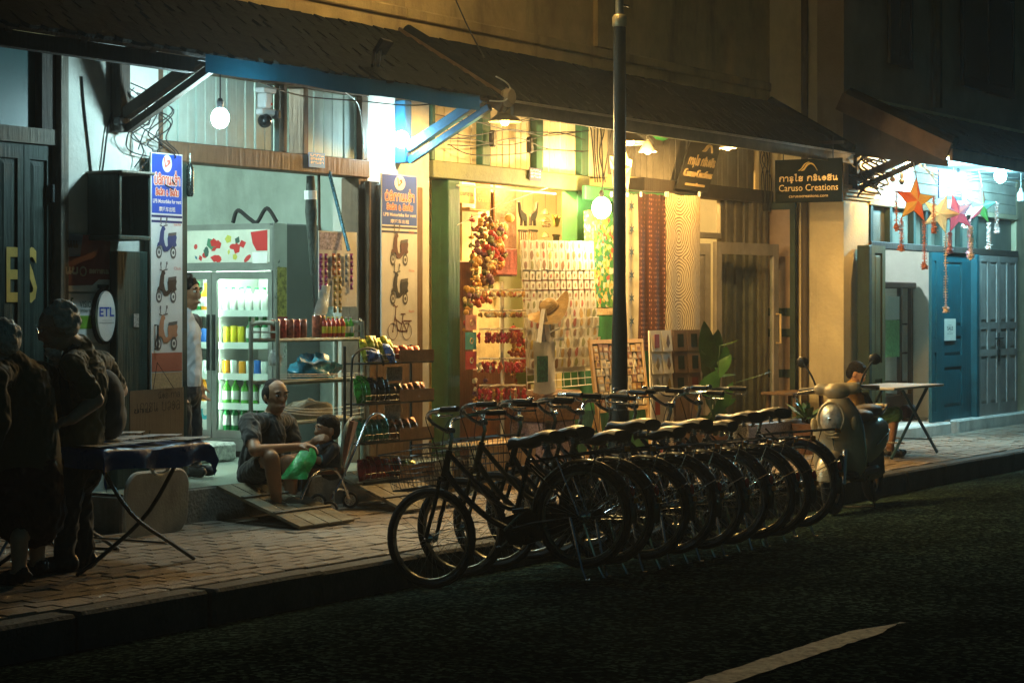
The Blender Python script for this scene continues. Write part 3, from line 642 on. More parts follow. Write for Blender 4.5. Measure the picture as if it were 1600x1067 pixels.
pC = V((16.6, .4, 2.95)); bulb('ceiling_bulb', 'warm bulb under the ceiling of the souvenir shop', pC, .05, lit('glow_shop_warm', WARM, E_SHOP2, .05), cord=[pC+V((0, 0, .36))])
pD = at(940, 325, -.5); bulb('hanging_lamp', 'glaring energy saving lamp hanging in front of the floral cloth', pD, .085, lit('glow_cfl', (1, .70, .30), E_CFL, .085), cord=[pD+V((.02, -.1, .75))])
tube_lamp('strip_light', 'lamp tube inside the right shop above the glass cabinet', (23.0, .5, 3.1), (24.0, .5, 3.1), E_RSHOP, (.85, 1, .95), 'glow_tube_right')
pE = V((19.6, .3, 2.88)); bulb('ceiling_bulb', 'warm bulb inside the craft shop doorway', pE, .045, lit('glow_craft', WARM, E_SHOP3, .045))
p = at(1420, 257, YR-.5); bulb('hanging_bulb', 'warm bulb glowing under the eave above the orange star', p, .05, lit('glow_right_warm', WARM, E_RWARM, .05), cord=[p+V((0, 0, .2))])
p = at(1497, 283, YR-.5); bulb('hanging_bulb', 'cool bulb glaring beside the blue notice board', p, .075, lit('glow_right_cool', BLUE, E_RCOOL, .075, 25), group=None)
p = at(1563, 275, YR-.5); bulb('hanging_bulb', 'cool bulb at the far right under the blue soffit', p, .075, lit('glow_right_cool2', BLUE, E_RCOOL*.7, .075, 25))
# small clamp spots on the craft sign
for px, py, lb in ((1012, 238, 'small clamp lamp shining beside the cream paper star'), (1137, 232, 'small clamp lamp shining beside the leaning gold lettered sign')):
    p = at(px, py, -.8); t = thing('clamp_lamp', lb, 'lamp', p)
    part('shade', MB().lathe([(.018, .10), (.03, .09), (.085, .0), (.078, .0), (.024, .08)], 14, p), M('shade_clear', (.55, .5, .4), .3), t, smooth=1)
    part('glass_bulb', MB().ell(p+V((0, 0, .015)), .035, 10, 7), lit('glow_spot', WARM, E_SPOT, .035), t, smooth=1); place_light(MATS['glow_spot'], p+V((0, 0, .01)), t)
    part('arm', MB().tube([p+V((0, 0, .1)), p+V((.05, .03, .14)), p+V((.28, .1, .1)), p+V((.3, .4, .1))], .014, 6), wire_w, t)
# street lamp
pl = (13.965, -2.2, zside(-2.2)); t = thing('street_lamp', 'tall dark street lamp pole on the sidewalk among the bicycles', 'street lamp', pl)
pole_m = M('pole_paint', (.045, .05, .045), .5, .3, var=.25, scale=5, bump=.1)
x, y = pl[:2]
part('pole', MB().lathe([(.062, .75), (.058, 1.3), (.046, 1.6), (.046, 3.62)], 16, pl), pole_m, t, smooth=1)
part('base_sleeve', MB().lathe([(.11, 0), (.11, .05), (.075, .09), (.072, .72), (.076, .75), (.062, .76)], 16, pl), pole_m, t, smooth=1)
part('collar', MB().lathe([(.046, 3.55), (.054, 3.56), (.054, 3.62), (.04, 3.64)], 16, pl), brass, t, smooth=1)
part('upper_pole', MB().lathe([(.03, 3.64), (.028, 4.75), (.01, 4.76)], 12, pl), M('pole_pale', (.3, .28, .2), .5, .2), t, smooth=1)
part('bracket_bolt', MB().beam((x+.02, y-.02, 3.87), (x+.1, y-.02, 3.87), .012, .012), metal_d, t)
part('arm', MB().tube(catmull([(x, y, 4.7), (x-.1, y+.08, 4.98), (x-.25, y+.3, 5.22), (x-.45, y+.6, 5.25)], 5), .022, 8), pole_m, t, smooth=1)
lp = V((x-.45, y+.6, 5.10)); part('lantern_hood', MB().lathe([(.02, .16), (.06, .14), (.085, .085), (.085, .075), (.05, .11)], 16, lp), pole_m, t, smooth=1)
part('lantern_glass', MB().ell(lp, (.11, .11, .09), 14, 9), lit('glow_street', SODIUM, E_LAMP, .09), t, smooth=1); place_light(MATS['glow_street'], lp, t)
# ================================================================ lettering strokes
LAO = {'b': [[(0, .85), (.12, 1), (.14, .8), (.03, .8), (.03, .2), (.18, 0), (.48, 0), (.62, .2), (.62, 1)]],
 'l': [[(.08, .8), (.2, 1), (.45, 1), (.58, .8), (.58, 0)], [(.58, .45), (.35, .62), (.12, .5), (.05, .2), (.2, 0), (.42, .1), (.58, .35)]],
 'k': [[(.05, 0), (.05, .55), (.2, .62), (.02, .8), (.2, 1), (.5, 1), (.62, .75), (.62, 0)]], 'a': [[(0, .78), (.12, 1), (.32, .98), (.4, .75), (.4, 0)]],
 'n': [[(0, .9), (.12, 1), (.12, .1), (.25, 0), (.5, .35), (.52, 1)], [(.5, .35), (.42, .1), (.62, 0), (.66, .25), (.5, .35)]],
 'e': [[(.1, 1), (.1, .18), (.22, 0), (.34, .12), (.2, .25)]], 's': [[(.58, 1), (.5, .6), (.52, .1), (.35, 0), (.08, .05), (.08, .3), (.35, .5), (.08, .65), (.1, .92), (.3, 1), (.4, .8)]],
 'c': [[(.3, .45), (.18, .5), (.18, .28), (.34, .3), (.34, .5), (.1, .75), (.25, 1), (.5, 1), (.64, .7), (.64, 0)]],
 'r': [[(.55, .85), (.35, 1), (.1, .85), (.2, .6), (.5, .5), (.55, .2), (.35, 0), (.1, .1), (.15, .35), (.35, .25)]],
 'o': [[(.35, .5), (.2, .45), (.2, .65), (.4, .62), (.45, .3), (.3, .02), (.08, .25), (.05, .7), (.3, 1), (.55, .7), (.55, .3), (.3, .02)]],
 'O': [[(.3, 1.55), (.08, 1.5), (.25, 1.25), (.2, .2), (.3, 0), (.4, .1)]], 'd': [[(.3, .4), (.15, .45), (.15, .25), (.32, .25), (.32, .05), (.08, .3), (.08, .8), (.3, 1), (.58, .8), (.58, 0)]],
 'j': [[(.1, .75), (.3, 1), (.55, .85), (.55, .3), (.3, 0), (.1, .2), (.3, .4), (.55, .3)]], 't': [[(.05, 0), (.05, .3), (.25, .3), (.05, .6), (.2, 1), (.5, 1), (.62, .7), (.62, 0), (.45, .1)]],
 '&': [[(.6, 0), (.15, .7), (.25, 1), (.4, .8), (.1, .3), (.2, 0), (.45, .05), (.6, .4)]]}
MRK = {'^': [[(-.5, 1.15), (-.3, 1.4), (-.1, 1.15)]], "'": [[(-.28, 1.45), (-.28, 1.75)]], '.': [[(-.35, 1.2), (-.25, 1.35), (-.35, 1.42), (-.38, 1.25)]], ',': [[(-.3, -.12), (-.2, -.3), (-.35, -.4)]], '~': [[(-.55, 1.15), (-.4, 1.3), (-.2, 1.15), (-.05, 1.35)]]}
def lao(mb, s, fr, a, b, h, width, r, d=.002):
    tot = sum(.5 if c == ' ' else 0 if c in MRK else max(p[0] for l in LAO[c] for p in l)+.2 for c in s)-.2; sx = width/tot; x = a-width/2
    for c in s:
        if c == ' ': x += .5*sx; continue
        if c in MRK: mb.stroke(MRK[c], fr, x-.15*sx, b, sx, h, r, d); continue
        mb.stroke(LAO[c], fr, x, b, sx, h, r, d); x += (max(p[0] for l in LAO[c] for p in l)+.2)*sx
C_ = lambda n, c, r=.5, **k: M(n, c, r, var=k.pop('var', .1), bump=k.pop('bump', .05), **k)
white_s = C_('sign_white', (.70, .69, .66), .45, dirt=.15, var=.08); blue_s = C_('sign_blue', (.012, .07, .42), .4); red_t = C_('sign_red', (.62, .10, .05), .5); halo = C_('sign_halo', (.85, .72, .62), .5)
moto_k = C_('print_black', (.03, .025, .025), .5, bump=0); moto_b = C_('print_blue', (.02, .05, .17), .5, bump=0); moto_r = C_('print_brown', (.10, .03, .02), .5, bump=0); moto_o = C_('print_orange', (.42, .19, .10), .5, bump=0)
tyre_g = C_('print_grey', (.1, .09, .085), .5, bump=0)
def print_moto(parent, fr, a, b, s, c1, c2):
    m = MB(); m.mi = 0
    P = lambda L: [(a+x*s, b+y*s) for x, y in L]
    for cx_ in (-.34, .34):
        m.mi = 1; k = 20; m.prism([(a+(cx_+.17*math.cos(2*PI*i/k)*.85)*s, b+(.17+.2*math.sin(2*PI*i/k))*s) for i in range(k)], fr, .0015, .002)
        m.mi = 2; m.prism([(a+(cx_+.1*math.cos(2*PI*i/k)*.85)*s, b+(.17+.12*math.sin(2*PI*i/k))*s) for i in range(k)], fr, .0025, .003)
        m.mi = 1; m.prism([(a+(cx_+.05*math.cos(2*PI*i/k))*s, b+(.17+.06*math.sin(2*PI*i/k))*s) for i in range(k)], fr, .0033, .0035)
    m.mi = 0
    m.prism(P([(-.45, .34), (-.4, .46), (-.34, .5), (-.28, .82), (-.2, .98), (-.1, 1.0), (-.04, .9), (-.1, .84), (-.12, .6), (-.06, .40), (.0, .34), (.08, .38), (.06, .62), (.1, .70), (.46, .74), (.5, .66), (.46, .5), (.5, .4), (.4, .34), (.3, .38), (.2, .3), (.05, .2), (-.12, .2), (-.2, .36), (-.3, .40)]), fr, .003, .0045)
    m.mi = 1; m.prism(P([(.07, .69), (.1, .78), (.3, .8), (.48, .82), (.47, .73), (.3, .70)]), fr, .0046, .0055)
    m.stroke([[(-.16, .98), (-.3, 1.02)], [(-.12, 1.0), (.06, 1.03)], [(-.24, 1.05), (-.26, 1.18)], [(-.02, 1.05), (.02, 1.2)], [(-.3, .5), (-.36, .17)]], fr, a, b, s, s, .018*s, .003)
    m.prism(P([(-.29, 1.16), (-.23, 1.16), (-.22, 1.26), (-.28, 1.26)]), fr, .003, .0035); m.prism(P([(-.01, 1.18), (.06, 1.18), (.06, 1.27), (.0, 1.27)]), fr, .003, .0035)
    part('printed_motorbike', m, [c1, tyre_g, c2], parent)
def rental_sign(px0, px1, ytop, yblue, ybot, Y, label, kinds):
    x0, x1 = fx(px0, Y), fx(px1, Y); xm = (px0+px1)/2; z1 = fz(xm, ytop, Y); zb = fz(xm, yblue, Y); z0 = fz(xm, ybot, Y); w = x1-x0
    t = thing('rental_sign', label, 'sign', (x0, Y, z0)); fr = frame((x0, Y, 0), (1, 0, 0), (0, 0, 1)); c = w/2; H = z1-zb
    part('board', MB().fbox(fr, 0, z0, -.012, w, z1, 0), white_s, t)
    part('blue_field', MB().fbox(fr, .008, zb, .0005, w-.008, z1-.008, .0015), blue_s, t)
    part('emblem', MB().disc(fr, c, z1-H*.17, w*.15, H*.145, .002, .003), white_s, t)
    m = MB(); m.stroke([[(0, 1), (.2, .0), (.5, .1)], [(.5, .6), (.9, .7), (.7, .3)], [(.6, .2), (1, .5)]], fr, c-.03, z1-H*.22, .06, .06, .006, .0035); part('emblem_mark', m, red_t, t)
    for mat, rr, d in ((halo, 1.0, .002), (red_t, .45, .0035)):
        m = MB(); lao(m, "b.l^kanes^'a", fr, c, z1-H*.52, H*.13, w*.80, .0085*rr+.001, d); lao(m, "l~dj^k & l~dt^b", fr, c, z1-H*.70, H*.085, w*.72, .0065*rr+.001, d)
        part('lettering', m, mat, t)
    m = MB(); m.text('LPB Motorbike for rent', fr, c, z1-H*.83, H*.095, .003, width=w*.9, bold=.02); m.text('摩托车出租', fr, c, z1-H*.96, H*.085, .003, width=w*.52, bold=.01); part('lettering', m, halo, t)
    for k in range(2): part('stripe', MB().fbox(fr, .004, zb-.028-k*.035, .0005, w-.004, zb-.012-k*.035, .0012), C_('sign_navy', (.01, .02, .12)), t)
    for (k, yy, sz, txt) in kinds:
        b0 = fz(xm, yy, Y); s_ = sz
        if k == 'bike':
            m = MB()
            for cx_ in (-.36, .36): m.torus(fr(c+cx_*s_, b0+.25*s_, .003), fr(0, 0, 1)-fr(0, 0, 0), .24*s_, .008*s_, 24, 4); m.torus(fr(c+cx_*s_, b0+.25*s_, .003), fr(0, 0, 1)-fr(0, 0, 0), .02*s_, .012*s_, 10, 4)
            m.stroke([[(-.36, .25), (-.22, .75), (-.2, .95), (-.12, .98)], [(-.24, .7), (-.1, .3), (.02, .25), (.36, .25), (.14, .55), (.02, .25)], [(-.2, .6), (.1, .45), (.17, .72)], [(.06, .75), (.28, .75)], [(.2, .55), (.6, .55)], [(.36, .25), (.5, .55)], [(-.2, .95), (-.28, 1.02), (-.34, .98)]], fr, c, b0, s_, s_, .02*s_, .002); part('printed_bicycle', m, C_('print_dark_red', (.12, .04, .03)), t)
        else: print_moto(t, fr, c-.01, b0, s_, {'k': moto_k, 'b': moto_b, 'r': moto_r, 'o': moto_o, 'x': moto_r}[k], white_s)
        if txt:
            m = MB(); m.text(txt, fr, c+w*.33, b0+s_*1.02 if k != 'bike' else b0+s_*.8, .028, .003, width=.075); part('lettering', m, red_t, t)
    return t, fr, w, z0, z1, zb
fr = frame((fx(232, -.10), -.10, .46), (1, 0, 0), (0, 0, 1))
part('door_leaf', MB().fbox(fr, 0, 0, 0, .40, 2.2, -.035), wood_gd, H1)
part('door_leaf', MB().cbox(fx(590, -.10), -.10, .46, fx(661, -.10), -.06, 2.62), wood_b, H1)
part('door_leaf', MB().cbox(fx(572, -.06), -.09, .46, fx(588, -.06), -.045, 2.64), wood_b, H1)
S1, fr1, w1, a0, a1, ab = rental_sign(236, 285, 240, 334, 609, -.15, 'tall motorbike rental sign nearest the drinks fridge, rust and tan print on its lower part', [('b', 403, .215, 'Honda Wave'), ('k', 472, .215, 'Click'), ('o', 546, .235, '')])
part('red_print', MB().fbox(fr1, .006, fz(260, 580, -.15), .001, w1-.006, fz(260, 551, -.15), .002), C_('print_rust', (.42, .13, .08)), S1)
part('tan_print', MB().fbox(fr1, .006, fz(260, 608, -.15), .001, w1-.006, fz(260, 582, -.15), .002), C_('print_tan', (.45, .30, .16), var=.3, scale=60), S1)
S2, fr2, w2, *_ = rental_sign(596, 652, 273, 352, 540, -.15, 'tall motorbike rental sign with printed bicycle, on the door leaf beside the snack rack', [('r', 414, .25, 'Scoopy'), ('k', 475, .25, 'EV bike'), ('bike', 531, .27, 'Bicycle')])
part('pull_handle', MB().tube([fr1(.035, fz(260, 545, -.15), .003), fr1(.035, fz(260, 545, -.15), .03), fr1(.035, fz(260, 508, -.15), .03), fr1(.035, fz(260, 508, -.15), .003)], .006, 6), metal_d, S1)
# ---- posters, sticker board, timber niche on the left pillar
Y = -.055
def fpanel(px0, py0, px1, py1, Y): x0, x1 = fx(px0, Y), fx(px1, Y); m = (px0+px1)/2; return frame((x0, Y, fz(m, py1, Y)), (1, 0, 0), (0, 0, 1)), x1-x0, fz(m, py0, Y)-fz(m, py1, Y)
fr, w, h = fpanel(97, 367, 172, 456, Y); t = thing('poster', 'dark red telecom poster on the white pillar', 'poster', fr(0, 0))
part('sheet', MB().fbox(fr, 0, 0, 0, w, h, .003), C_('poster_red', (.20, .035, .03)), t)
part('blue_tag', MB().prism([(0, h*.6), (0, h), (w*.42, h), (w*.36, h*.62)], fr, .0035, .0045), C_('poster_blue', (.10, .14, .2)), t)
part('white_band', MB().prism([(0, 0), (0, h*.1), (w*.62, h*.12), (w*.75, h*.22), (w, h*.22), (w, 0)], fr, .0035, .0045), white_s, t)
m = MB(); lao(m, "nb", fr, w*.18, h*.32, h*.1, w*.24, .008, .005); m.torus(fr(w*.42, h*.36, .005), (0, -1, 0), .028, .006, 16, 4); lao(m, "lokasen", fr, w*.75, h*.33, h*.06, w*.4, .005, .005); part('lettering', m, C_('poster_tan', (.5, .4, .28)), t)
m = MB(); lao(m, "nn", fr, w*.2, h*.78, h*.1, w*.2, .008, .006); part('lettering', m, ink, t); m = MB(); m.fbox(fr, w*.72, h*.06, .005, w*.96, h*.13, .006); part('printed_bar', m, ink, t)
fr, w, h = fpanel(99, 459, 172, 535, Y); t = thing('poster', 'white poster with lime green band below the red poster', 'poster', fr(0, 0))
part('sheet', MB().fbox(fr, 0, 0, 0, w, h, .003), white_s, t); part('green_band', MB().fbox(fr, w*.2, h*.28, .0035, w*.95, h*.55, .0045), C_('poster_green', (.16, .33, .03)), t)
m = MB(); m.text('VISION', fr, w*.5, h*.72, .06, .005, width=w*.34); m.text('internet', fr, w*.5, h*.62, .04, .005, width=w*.3); m.stroke([[(0, 0), (.2, 1), (.3, 1)]], fr, w*.1, h*.6, .3*w, .3*h, .006, .005); part('lettering', m, C_('poster_text_green', (.03, .10, .06)), t)
x0, z0 = fx(163, -.1), fz(163, 494, -.1); fr = frame((x0, -.10, z0), (1, 0, 0), (0, 0, 1)); t = thing('oval_sign', 'oval white telecom sign with dark blue letters', 'sign', (x0, -.1, z0))
part('plate', MB().disc(fr, 0, 0, .085, .165, 0, .02, 32), white_s, t, smooth=1); part('rim', MB().disc(fr, .02, .0, .105, .185, -.04, -.002, 32), black, t)
m = MB(); m.text('ETL', fr, 0, -.0, .085, .022, width=.14, bold=.02); part('lettering', m, blue_s, t); part('rule', MB().fbox(fr, -.07, -.045, .021, .07, -.04, .022), C_('rule_grey', (.4, .4, .4)), t); m = MB(); m.text('telecom', fr, 0, -.03, .02, .022, width=.1); part('lettering', m, C_('rule_grey', (.4, .4, .4)), t)
Y = -.32
x0, x1 = fx(186, Y), fx(236, Y); zt, zb = fz(205, 272, Y), fz(205, 368, Y)
t = thing('wall_cabinet', 'old open timber wall cabinet with a pale strip beside the first rental sign', 'cabinet', (x0, Y, zb))
part('top_board', MB().cbox(x0-.01, Y-.03, zt, x1+.01, -.042, zt+.02), wood_g, t); part('base_board', MB().cbox(x0, Y, zb-.03, x1, -.042, zb), wood_gd, t)
part('side_board', MB().cbox(x0, Y, zb+.001, x0+.03, -.042, zt-.001), wood_gd, t); part('side_board', MB().cbox(x1-.02, Y, zb+.001, x1, -.042, zt-.001), wood_gd, t)
part('back_board', MB().box(x0+.031, -.06, zb+.001, x1-.021, -.044, zt-.001), wood_gd, t); part('pale_strip', MB().box(fx(205, -.07), -.075, zb+.02, fx(228, -.07), -.062, zt-.02), C_('pale_card', (.66, .58, .46)), t)
part('cord_hook', MB().tube(catmull([(fx(216, -.1), -.09, zt-.2), (fx(220, -.1), -.09, zt-.17), (fx(225, -.1), -.09, zt-.22), (fx(222, -.1), -.09, zt-.30), (fx(219, -.1), -.09, zt-.36)]), .005, 5), ink, t)
part('side_leaf', MB().cbox(fx(183, -.13), -.13, .46, fx(231, -.13), -.06, 2.03), wood_gd, H1)
t = solo('door_sticker', MB().box(fx(209, -.135), -.136, fz(212, 511, -.135), fx(217, -.135), -.1305, fz(212, 490, -.135)), C_('sticker_grey', (.3, .3, .28), var=.8, scale=80), 'small grey sticker on the dark door leaf', 'sticker')
# cardboard sign
fr, w, h = fpanel(203, 609, 287, 702, -.62); t = thing('cardboard_sign', 'brown cardboard sign with handwritten marker letters behind the blue table', 'sign', fr(0, 0)); fr = frame(fr(0, 0), (1, 0, .02), (0, 0, 1))
part('sheet', MB().fbox(fr, 0, 0, -.006, w, h, 0), M('cardboard', (.30, .215, .135), .85, var=.15, bump=.2, wave=(120, 2, 2)), t)
m = MB(); m.text('ขาย ເດີນ'[:3], fr, w*.22, h*.62, .05, .001, width=w*.3); lao(m, "ekasn bj'ol", fr, w*.52, h*.63, h*.15, w*.8, .0018, .001); lao(m, "n^os kal", fr, w*.72, h*.84, h*.08, w*.4, .0016, .001)
m.stroke([[(0, 0), (0, 1), (.35, 1), (.45, .0)], [(.62, .0), (.78, 1)], [(.0, .05), (.4, .05)], [(.85, .6), (1.1, .62)], [(.95, .62), (.93, 0)], [(1.9, .6), (2.3, .62)], [(2.15, .6), (2.12, .0)]], fr, w*.1, .02, w*.34, h*.26, .0035, .001); m.text('EVE  ACCENT', fr, w*.62, .012, .03, .001, width=w*.5)
part('handwriting', m, ink, t)
part('string', MB().tube([fr(w*.42, h, .002), fr(w*.48, h+.17, .01), fr(w*.8, h, .002)], .0025, 4), wire_m, t)

# ---- small wares of shop 1: sign plates, camera box, flood lamp, sticks
def plate(px0, py0, px1, py1, Y, label, col, lines):
    fr, w, h = fpanel(px0, py0, px1, py1, Y); t = thing('number_plate', label, 'sign', fr(0, 0)); part('plate', MB().fbox(fr, 0, 0, 0, w, h, .004), col, t); m = MB()
    for k, s_ in enumerate(lines): lao(m, s_, fr, w/2, h*(.74-.24*k), h*.13, w*.8, .0022, .005)
    part('lettering', m, white_s, t)
plate(482, 239, 507, 262, -.08, 'small blue plate with white letters on the beam of the grocery', C_('plate_blue', (.03, .28, .8)), ['bakn', 'lkodsa', 'rknsa', ])
plate(827, 263, 846, 283, -.09, 'small dark plate with white letters on the green beam', C_('plate_navy', (.03, .035, .09)), ['bakn', 'lkods', 'rkns'])
p = at(412, 165, -.25); x, y, z = p; t = thing('camera_box', 'white bracket with black security camera dome and small lamps', 'security camera', p)
part('mount', MB().cbox(x-.05, y-.04, z+.09, x+.10, y+.04, z+.125), white_p, t); part('case', MB().cbox(x-.03, y-.04, z-.02, x+.05, y+.04, z+.088, .01), white_p, t); part('arm', MB().cbox(x-.06, y-.03, z-.07, x+.11, y+.03, z-.022, .01), white_p, t)
part('dome', MB().ell((x, y-.01, z-.11), .052, 14, 9), M('dome_black', (.01, .012, .014), .1), t, smooth=1); part('side_lamp', MB().cbox(x+.09, y-.06, z-.09, x+.125, y+.0, z-.03), black, t); part('red_light', MB().box(x+.03, y-.046, z+.0, x+.045, y-.041, z+.018), red_t, t)
p = q1(fx(575, -.85), 1.02, .05); x, y, z = p; t = thing('solar_flood_lamp', 'small rectangular solar flood lamp on the roof edge', 'lamp', p)
Rm = Euler((R(-55), 0, R(10))).to_matrix(); fr = frame(p+V((.06, -.02, .16)), Rm @ V((1, 0, 0)), Rm @ V((0, 1, 0)))
part('housing', MB().fbox(fr, -.085, -.055, -.03, .085, .055, 0), black, t); part('panel_face', MB().fbox(fr, -.062, -.036, .0005, .062, .036, .004), C_('lamp_face', (.7, .7, .66)), t)
part('bracket', MB().beam(p+V((-.1, -.05, 0)), p+V((.0, .0, .12)), .02, .03).beam(p+V((-.07, -.08, 0)), p+V((.03, -.03, .12)), .02, .03), black, t)
p = at(297, 285, -.12); solo('spare_tube', MB().tube([p+V((0, 0, .20)), p+V((0, 0, .13))], .004, 4).lathe([(.018, -.1), (.026, -.08), (.026, .1), (.01, .13)], 10, p), M('foil_dark', (.12, .14, .13), .25, .8, var=.7, scale=60), 'small foil wrapped packet hanging below the beam', 'packet', smooth=1)
t = solo('tinsel_stick', MB().tube([at(514, 268, -.05), at(545, 392, -.25)], .014, 8), M('tinsel_blue', (.08, .22, .28), .25, .6, var=.8, scale=70), 'slanted blue tinsel wrapped stick beside the hanging sachets', 'stick', smooth=1)
t = thing('umbrella', 'folded dark umbrella hanging from the beam beside the fridge', 'umbrella', at(487, 430, .0)); part('canopy', MB().tube([at(485, 275, .0), at(486, 330, .0), at(489, 430, .0)], [.03, .045, .018], 10), M('cloth_dark', (.03, .04, .035), .7, var=.6, scale=30), t, smooth=1); part('shaft', MB().tube([at(489, 430, .0), at(492, 500, .0)], .008, 6), metal_d, t); part('binding', MB().tube([at(485, 298, .0), at(485.3, 312, .0)], .047, 10), white_p, t)
t = solo('hanging_pole', MB().tube([at(498, 262, .05), at(500, 470, .05)], .012, 6), wood_d, 'thin upright pole between fridge and sachet board', 'pole')
# ---- sachet board
fr, w, h = fpanel(497, 362, 557, 392, -.18); t = thing('sachet_board', 'white card with sewing pattern print holding strips of sachets', 'display card', fr(0, 0)); part('card', MB().fbox(fr, 0, -.42, 0, w, h, .004), white_s, t); part('print', MB().fbox(fr, .01, .005, .0045, w*.6, h-.01, .0055), C_('print_lilac', (.45, .4, .5), var=.7, scale=50), t)
strips = [(499, 'purple'), (507, 'purple'), (519, 'orange'), (527, 'orange'), (521, 'gold'), (529, 'gold'), (539, 'silver'), (547, 'purple')]
scol = {'purple': (.30, .04, .22), 'orange': (.5, .17, .05), 'gold': (.42, .30, .07), 'silver': (.35, .42, .45)}
for k, (px, cn) in enumerate(strips):
    yt, n = {'gold': (432, 5), 'silver': (396, 4), 'orange': (396, 3)}.get(cn, (396, 5))
    m_ = M('sachet_'+cn, scol[cn], .3, .25, var=.5, scale=40, bump=.1); x0 = fx(px, -.2); 
    t = thing('sachet_strip', {'purple': 'hanging strip of purple sachets', 'orange': 'hanging strip of orange sachets', 'gold': 'hanging strip of golden sachets low on the card', 'silver': 'hanging strip of silvery blue sachets'}[cn]+(' at the right edge of the card' if px == 547 else ', left one' if px in (499, 519, 521) else ', right one' if px in (507, 527, 529) else ''), 'sachets', (x0, -.2, fz(px, yt, -.2)), group='strips of '+cn+' sachets')
    for j in range(n):
        zt = fz(px, yt+11.5*j, -.2); cx_ = x0+.02; m = MB(); d = random.uniform(-.004, .004)
        m.hexa([(cx_-.019, -.2, zt-.052), (cx_+.019, -.2, zt-.052), (cx_+.019, -.199, zt-.052), (cx_-.019, -.199, zt-.052), (cx_-.019, -.2, zt), (cx_+.019, -.2, zt), (cx_+.019, -.199, zt), (cx_-.019, -.199, zt)]); m.ell((cx_, -.203+d, zt-.026), (.015, .008, .02), 8, 5)
        sc = part('sachet', m, m_, t); part('label', MB().box(cx_-.009, -.2135, zt-.034, cx_+.009, -.2125, zt-.018), white_s, sc)
m = MB(); m.add([fr(-.0, -.05, .02), fr(.13, -.05, .02), fr(.15, -.30, .05), fr(.04, -.34, .06), fr(-.06, -.30, .03)], [(0, 1, 2, 3, 4)]).add([fr(-.0, -.05, .02), fr(.13, -.05, .02), fr(.15, -.30, .01), fr(-.06, -.30, .0)], [(3, 2, 1, 0)])
P0 = at(503, 446, -.24); fr = frame(P0, (1, 0, 0), (0, 0, 1)); m = MB(); rows = []
for j in range(7): 
    v = -.038*j; k_ = -.014*j; ww = .05+.007*j; rows += [fr(-ww+k_+.05, v-.006*j, .006*math.sin(j*1.3)), fr(-.3*ww+k_+.045, v, .02+.008*math.sin(j*2)), fr(.4*ww+k_+.05, v, .018-.008*math.sin(j)), fr(ww+k_+.06, v+.004*j, .0)]
m.add(rows, [(4*j+i, 4*j+i+1, 4*j+i+5, 4*j+i+4) for j in range(6) for i in range(3)]); solo('plastic_bag', m, M('plastic_white', (.62, .68, .64), .35, var=.2, scale=20, bump=.3), 'white plastic bag hanging under the purple sachets', 'bag', smooth=60)

ORD = ['leftmost', 'second from left', 'third from left', 'fourth from left', 'fifth from left', 'sixth from left', 'seventh from left']
def nth(i, n): return 'rightmost' if i == n-1 and n > 2 else ('left one' if n == 2 and i == 0 else 'right one' if n == 2 else ORD[i])
# ---- drinks fridge
FX, FY0, FY1, FZ0 = 13.72, .80, 2.05, .455; FZ1 = 2.33
t = thing('drinks_fridge', 'tall silver drinks fridge with two glass doors, lit inside', 'fridge', (FX, FY0, FZ0))
steel = M('fridge_steel', (.30, .32, .30), .35, .6, var=.15, scale=6, bump=.05); fr_in = C_('fridge_inner_white', (.78, .82, .78), .4)
part('side_panel', MB().cbox(FX, FY0, FZ0+.1, 14.34, FY0+.04, FZ1, .012), C_('fridge_grey', (.12, .14, .135), .4), t); part('side_panel', MB().box(FX+.05, FY1-.04, FZ0+.1, 14.34, FY1, FZ1), steel, t)
part('corner_trim', MB().cbox(FX-.01, FY0-.012, FZ0+.1, FX+.16, FY0-.001, FZ1, .004), M('fridge_bright', (.5, .52, .5), .3, .8, var=.1), t)
part('back_panel', MB().box(14.30, FY0+.041, FZ0+.1, 14.34, FY1-.041, FZ1), fr_in, t); part('top_panel', MB().box(FX, FY0+.041, FZ1-.03, 14.299, FY1-.041, FZ1-.001), steel, t); part('bottom_panel', MB().box(FX, FY0+.041, FZ0+.1, 14.299, FY1-.041, FZ0+.14), fr_in, t)
part('plinth', MB().box(FX+.03, FY0+.02, FZ0, 14.3, FY1-.02, FZ0+.099), black, t); part('kick_grille', MB().cbox(FX-.01, FY0, FZ0+.05, FX+.029, FY1, FZ0+.14, .006), steel, t)
hz0 = FZ1-.38; frh = frame((FX-.012, FY1, 0), (0, -1, 0), (0, 0, 1)); FW = FY1-FY0
part('header', MB().fbox(frh, 0, hz0, -.05, FW, FZ1-.02, 0), steel, t)
hd = part('header_print', MB().fbox(frh, .03, hz0+.07, .0005, FW-.03, FZ1-.05, .003), C_('header_paper', (.55, .58, .5), var=.15), t)
random.seed(8); blobs = [C_('hp_red', (.45, .03, .03), bump=0), C_('hp_green', (.05, .2, .12), bump=0), C_('hp_yellow', (.45, .45, .08), bump=0), C_('hp_blue', (.03, .14, .2), bump=0), C_('hp_dark', (.04, .09, .07), bump=0)]
for k in range(26):
    a, b0 = .08+random.random()*(FW-.3), hz0+.1+random.random()*.16; s_ = random.uniform(.02, .05); an = random.uniform(0, PI); n = random.choice((4, 5, 8)); st = random.uniform(.4, 1.6)
    part('printed_shape', MB().prism([(a+s_*(math.cos(an)*math.cos(2*PI*i/n)-st*math.sin(an)*math.sin(2*PI*i/n)), b0+s_*(math.sin(an)*math.cos(2*PI*i/n)+st*math.cos(an)*math.sin(2*PI*i/n))) for i in range(n)], frh, .003+.00005*k, .0036+.00005*k), blobs[k % 5 if random.random() < .7 else 0], hd)
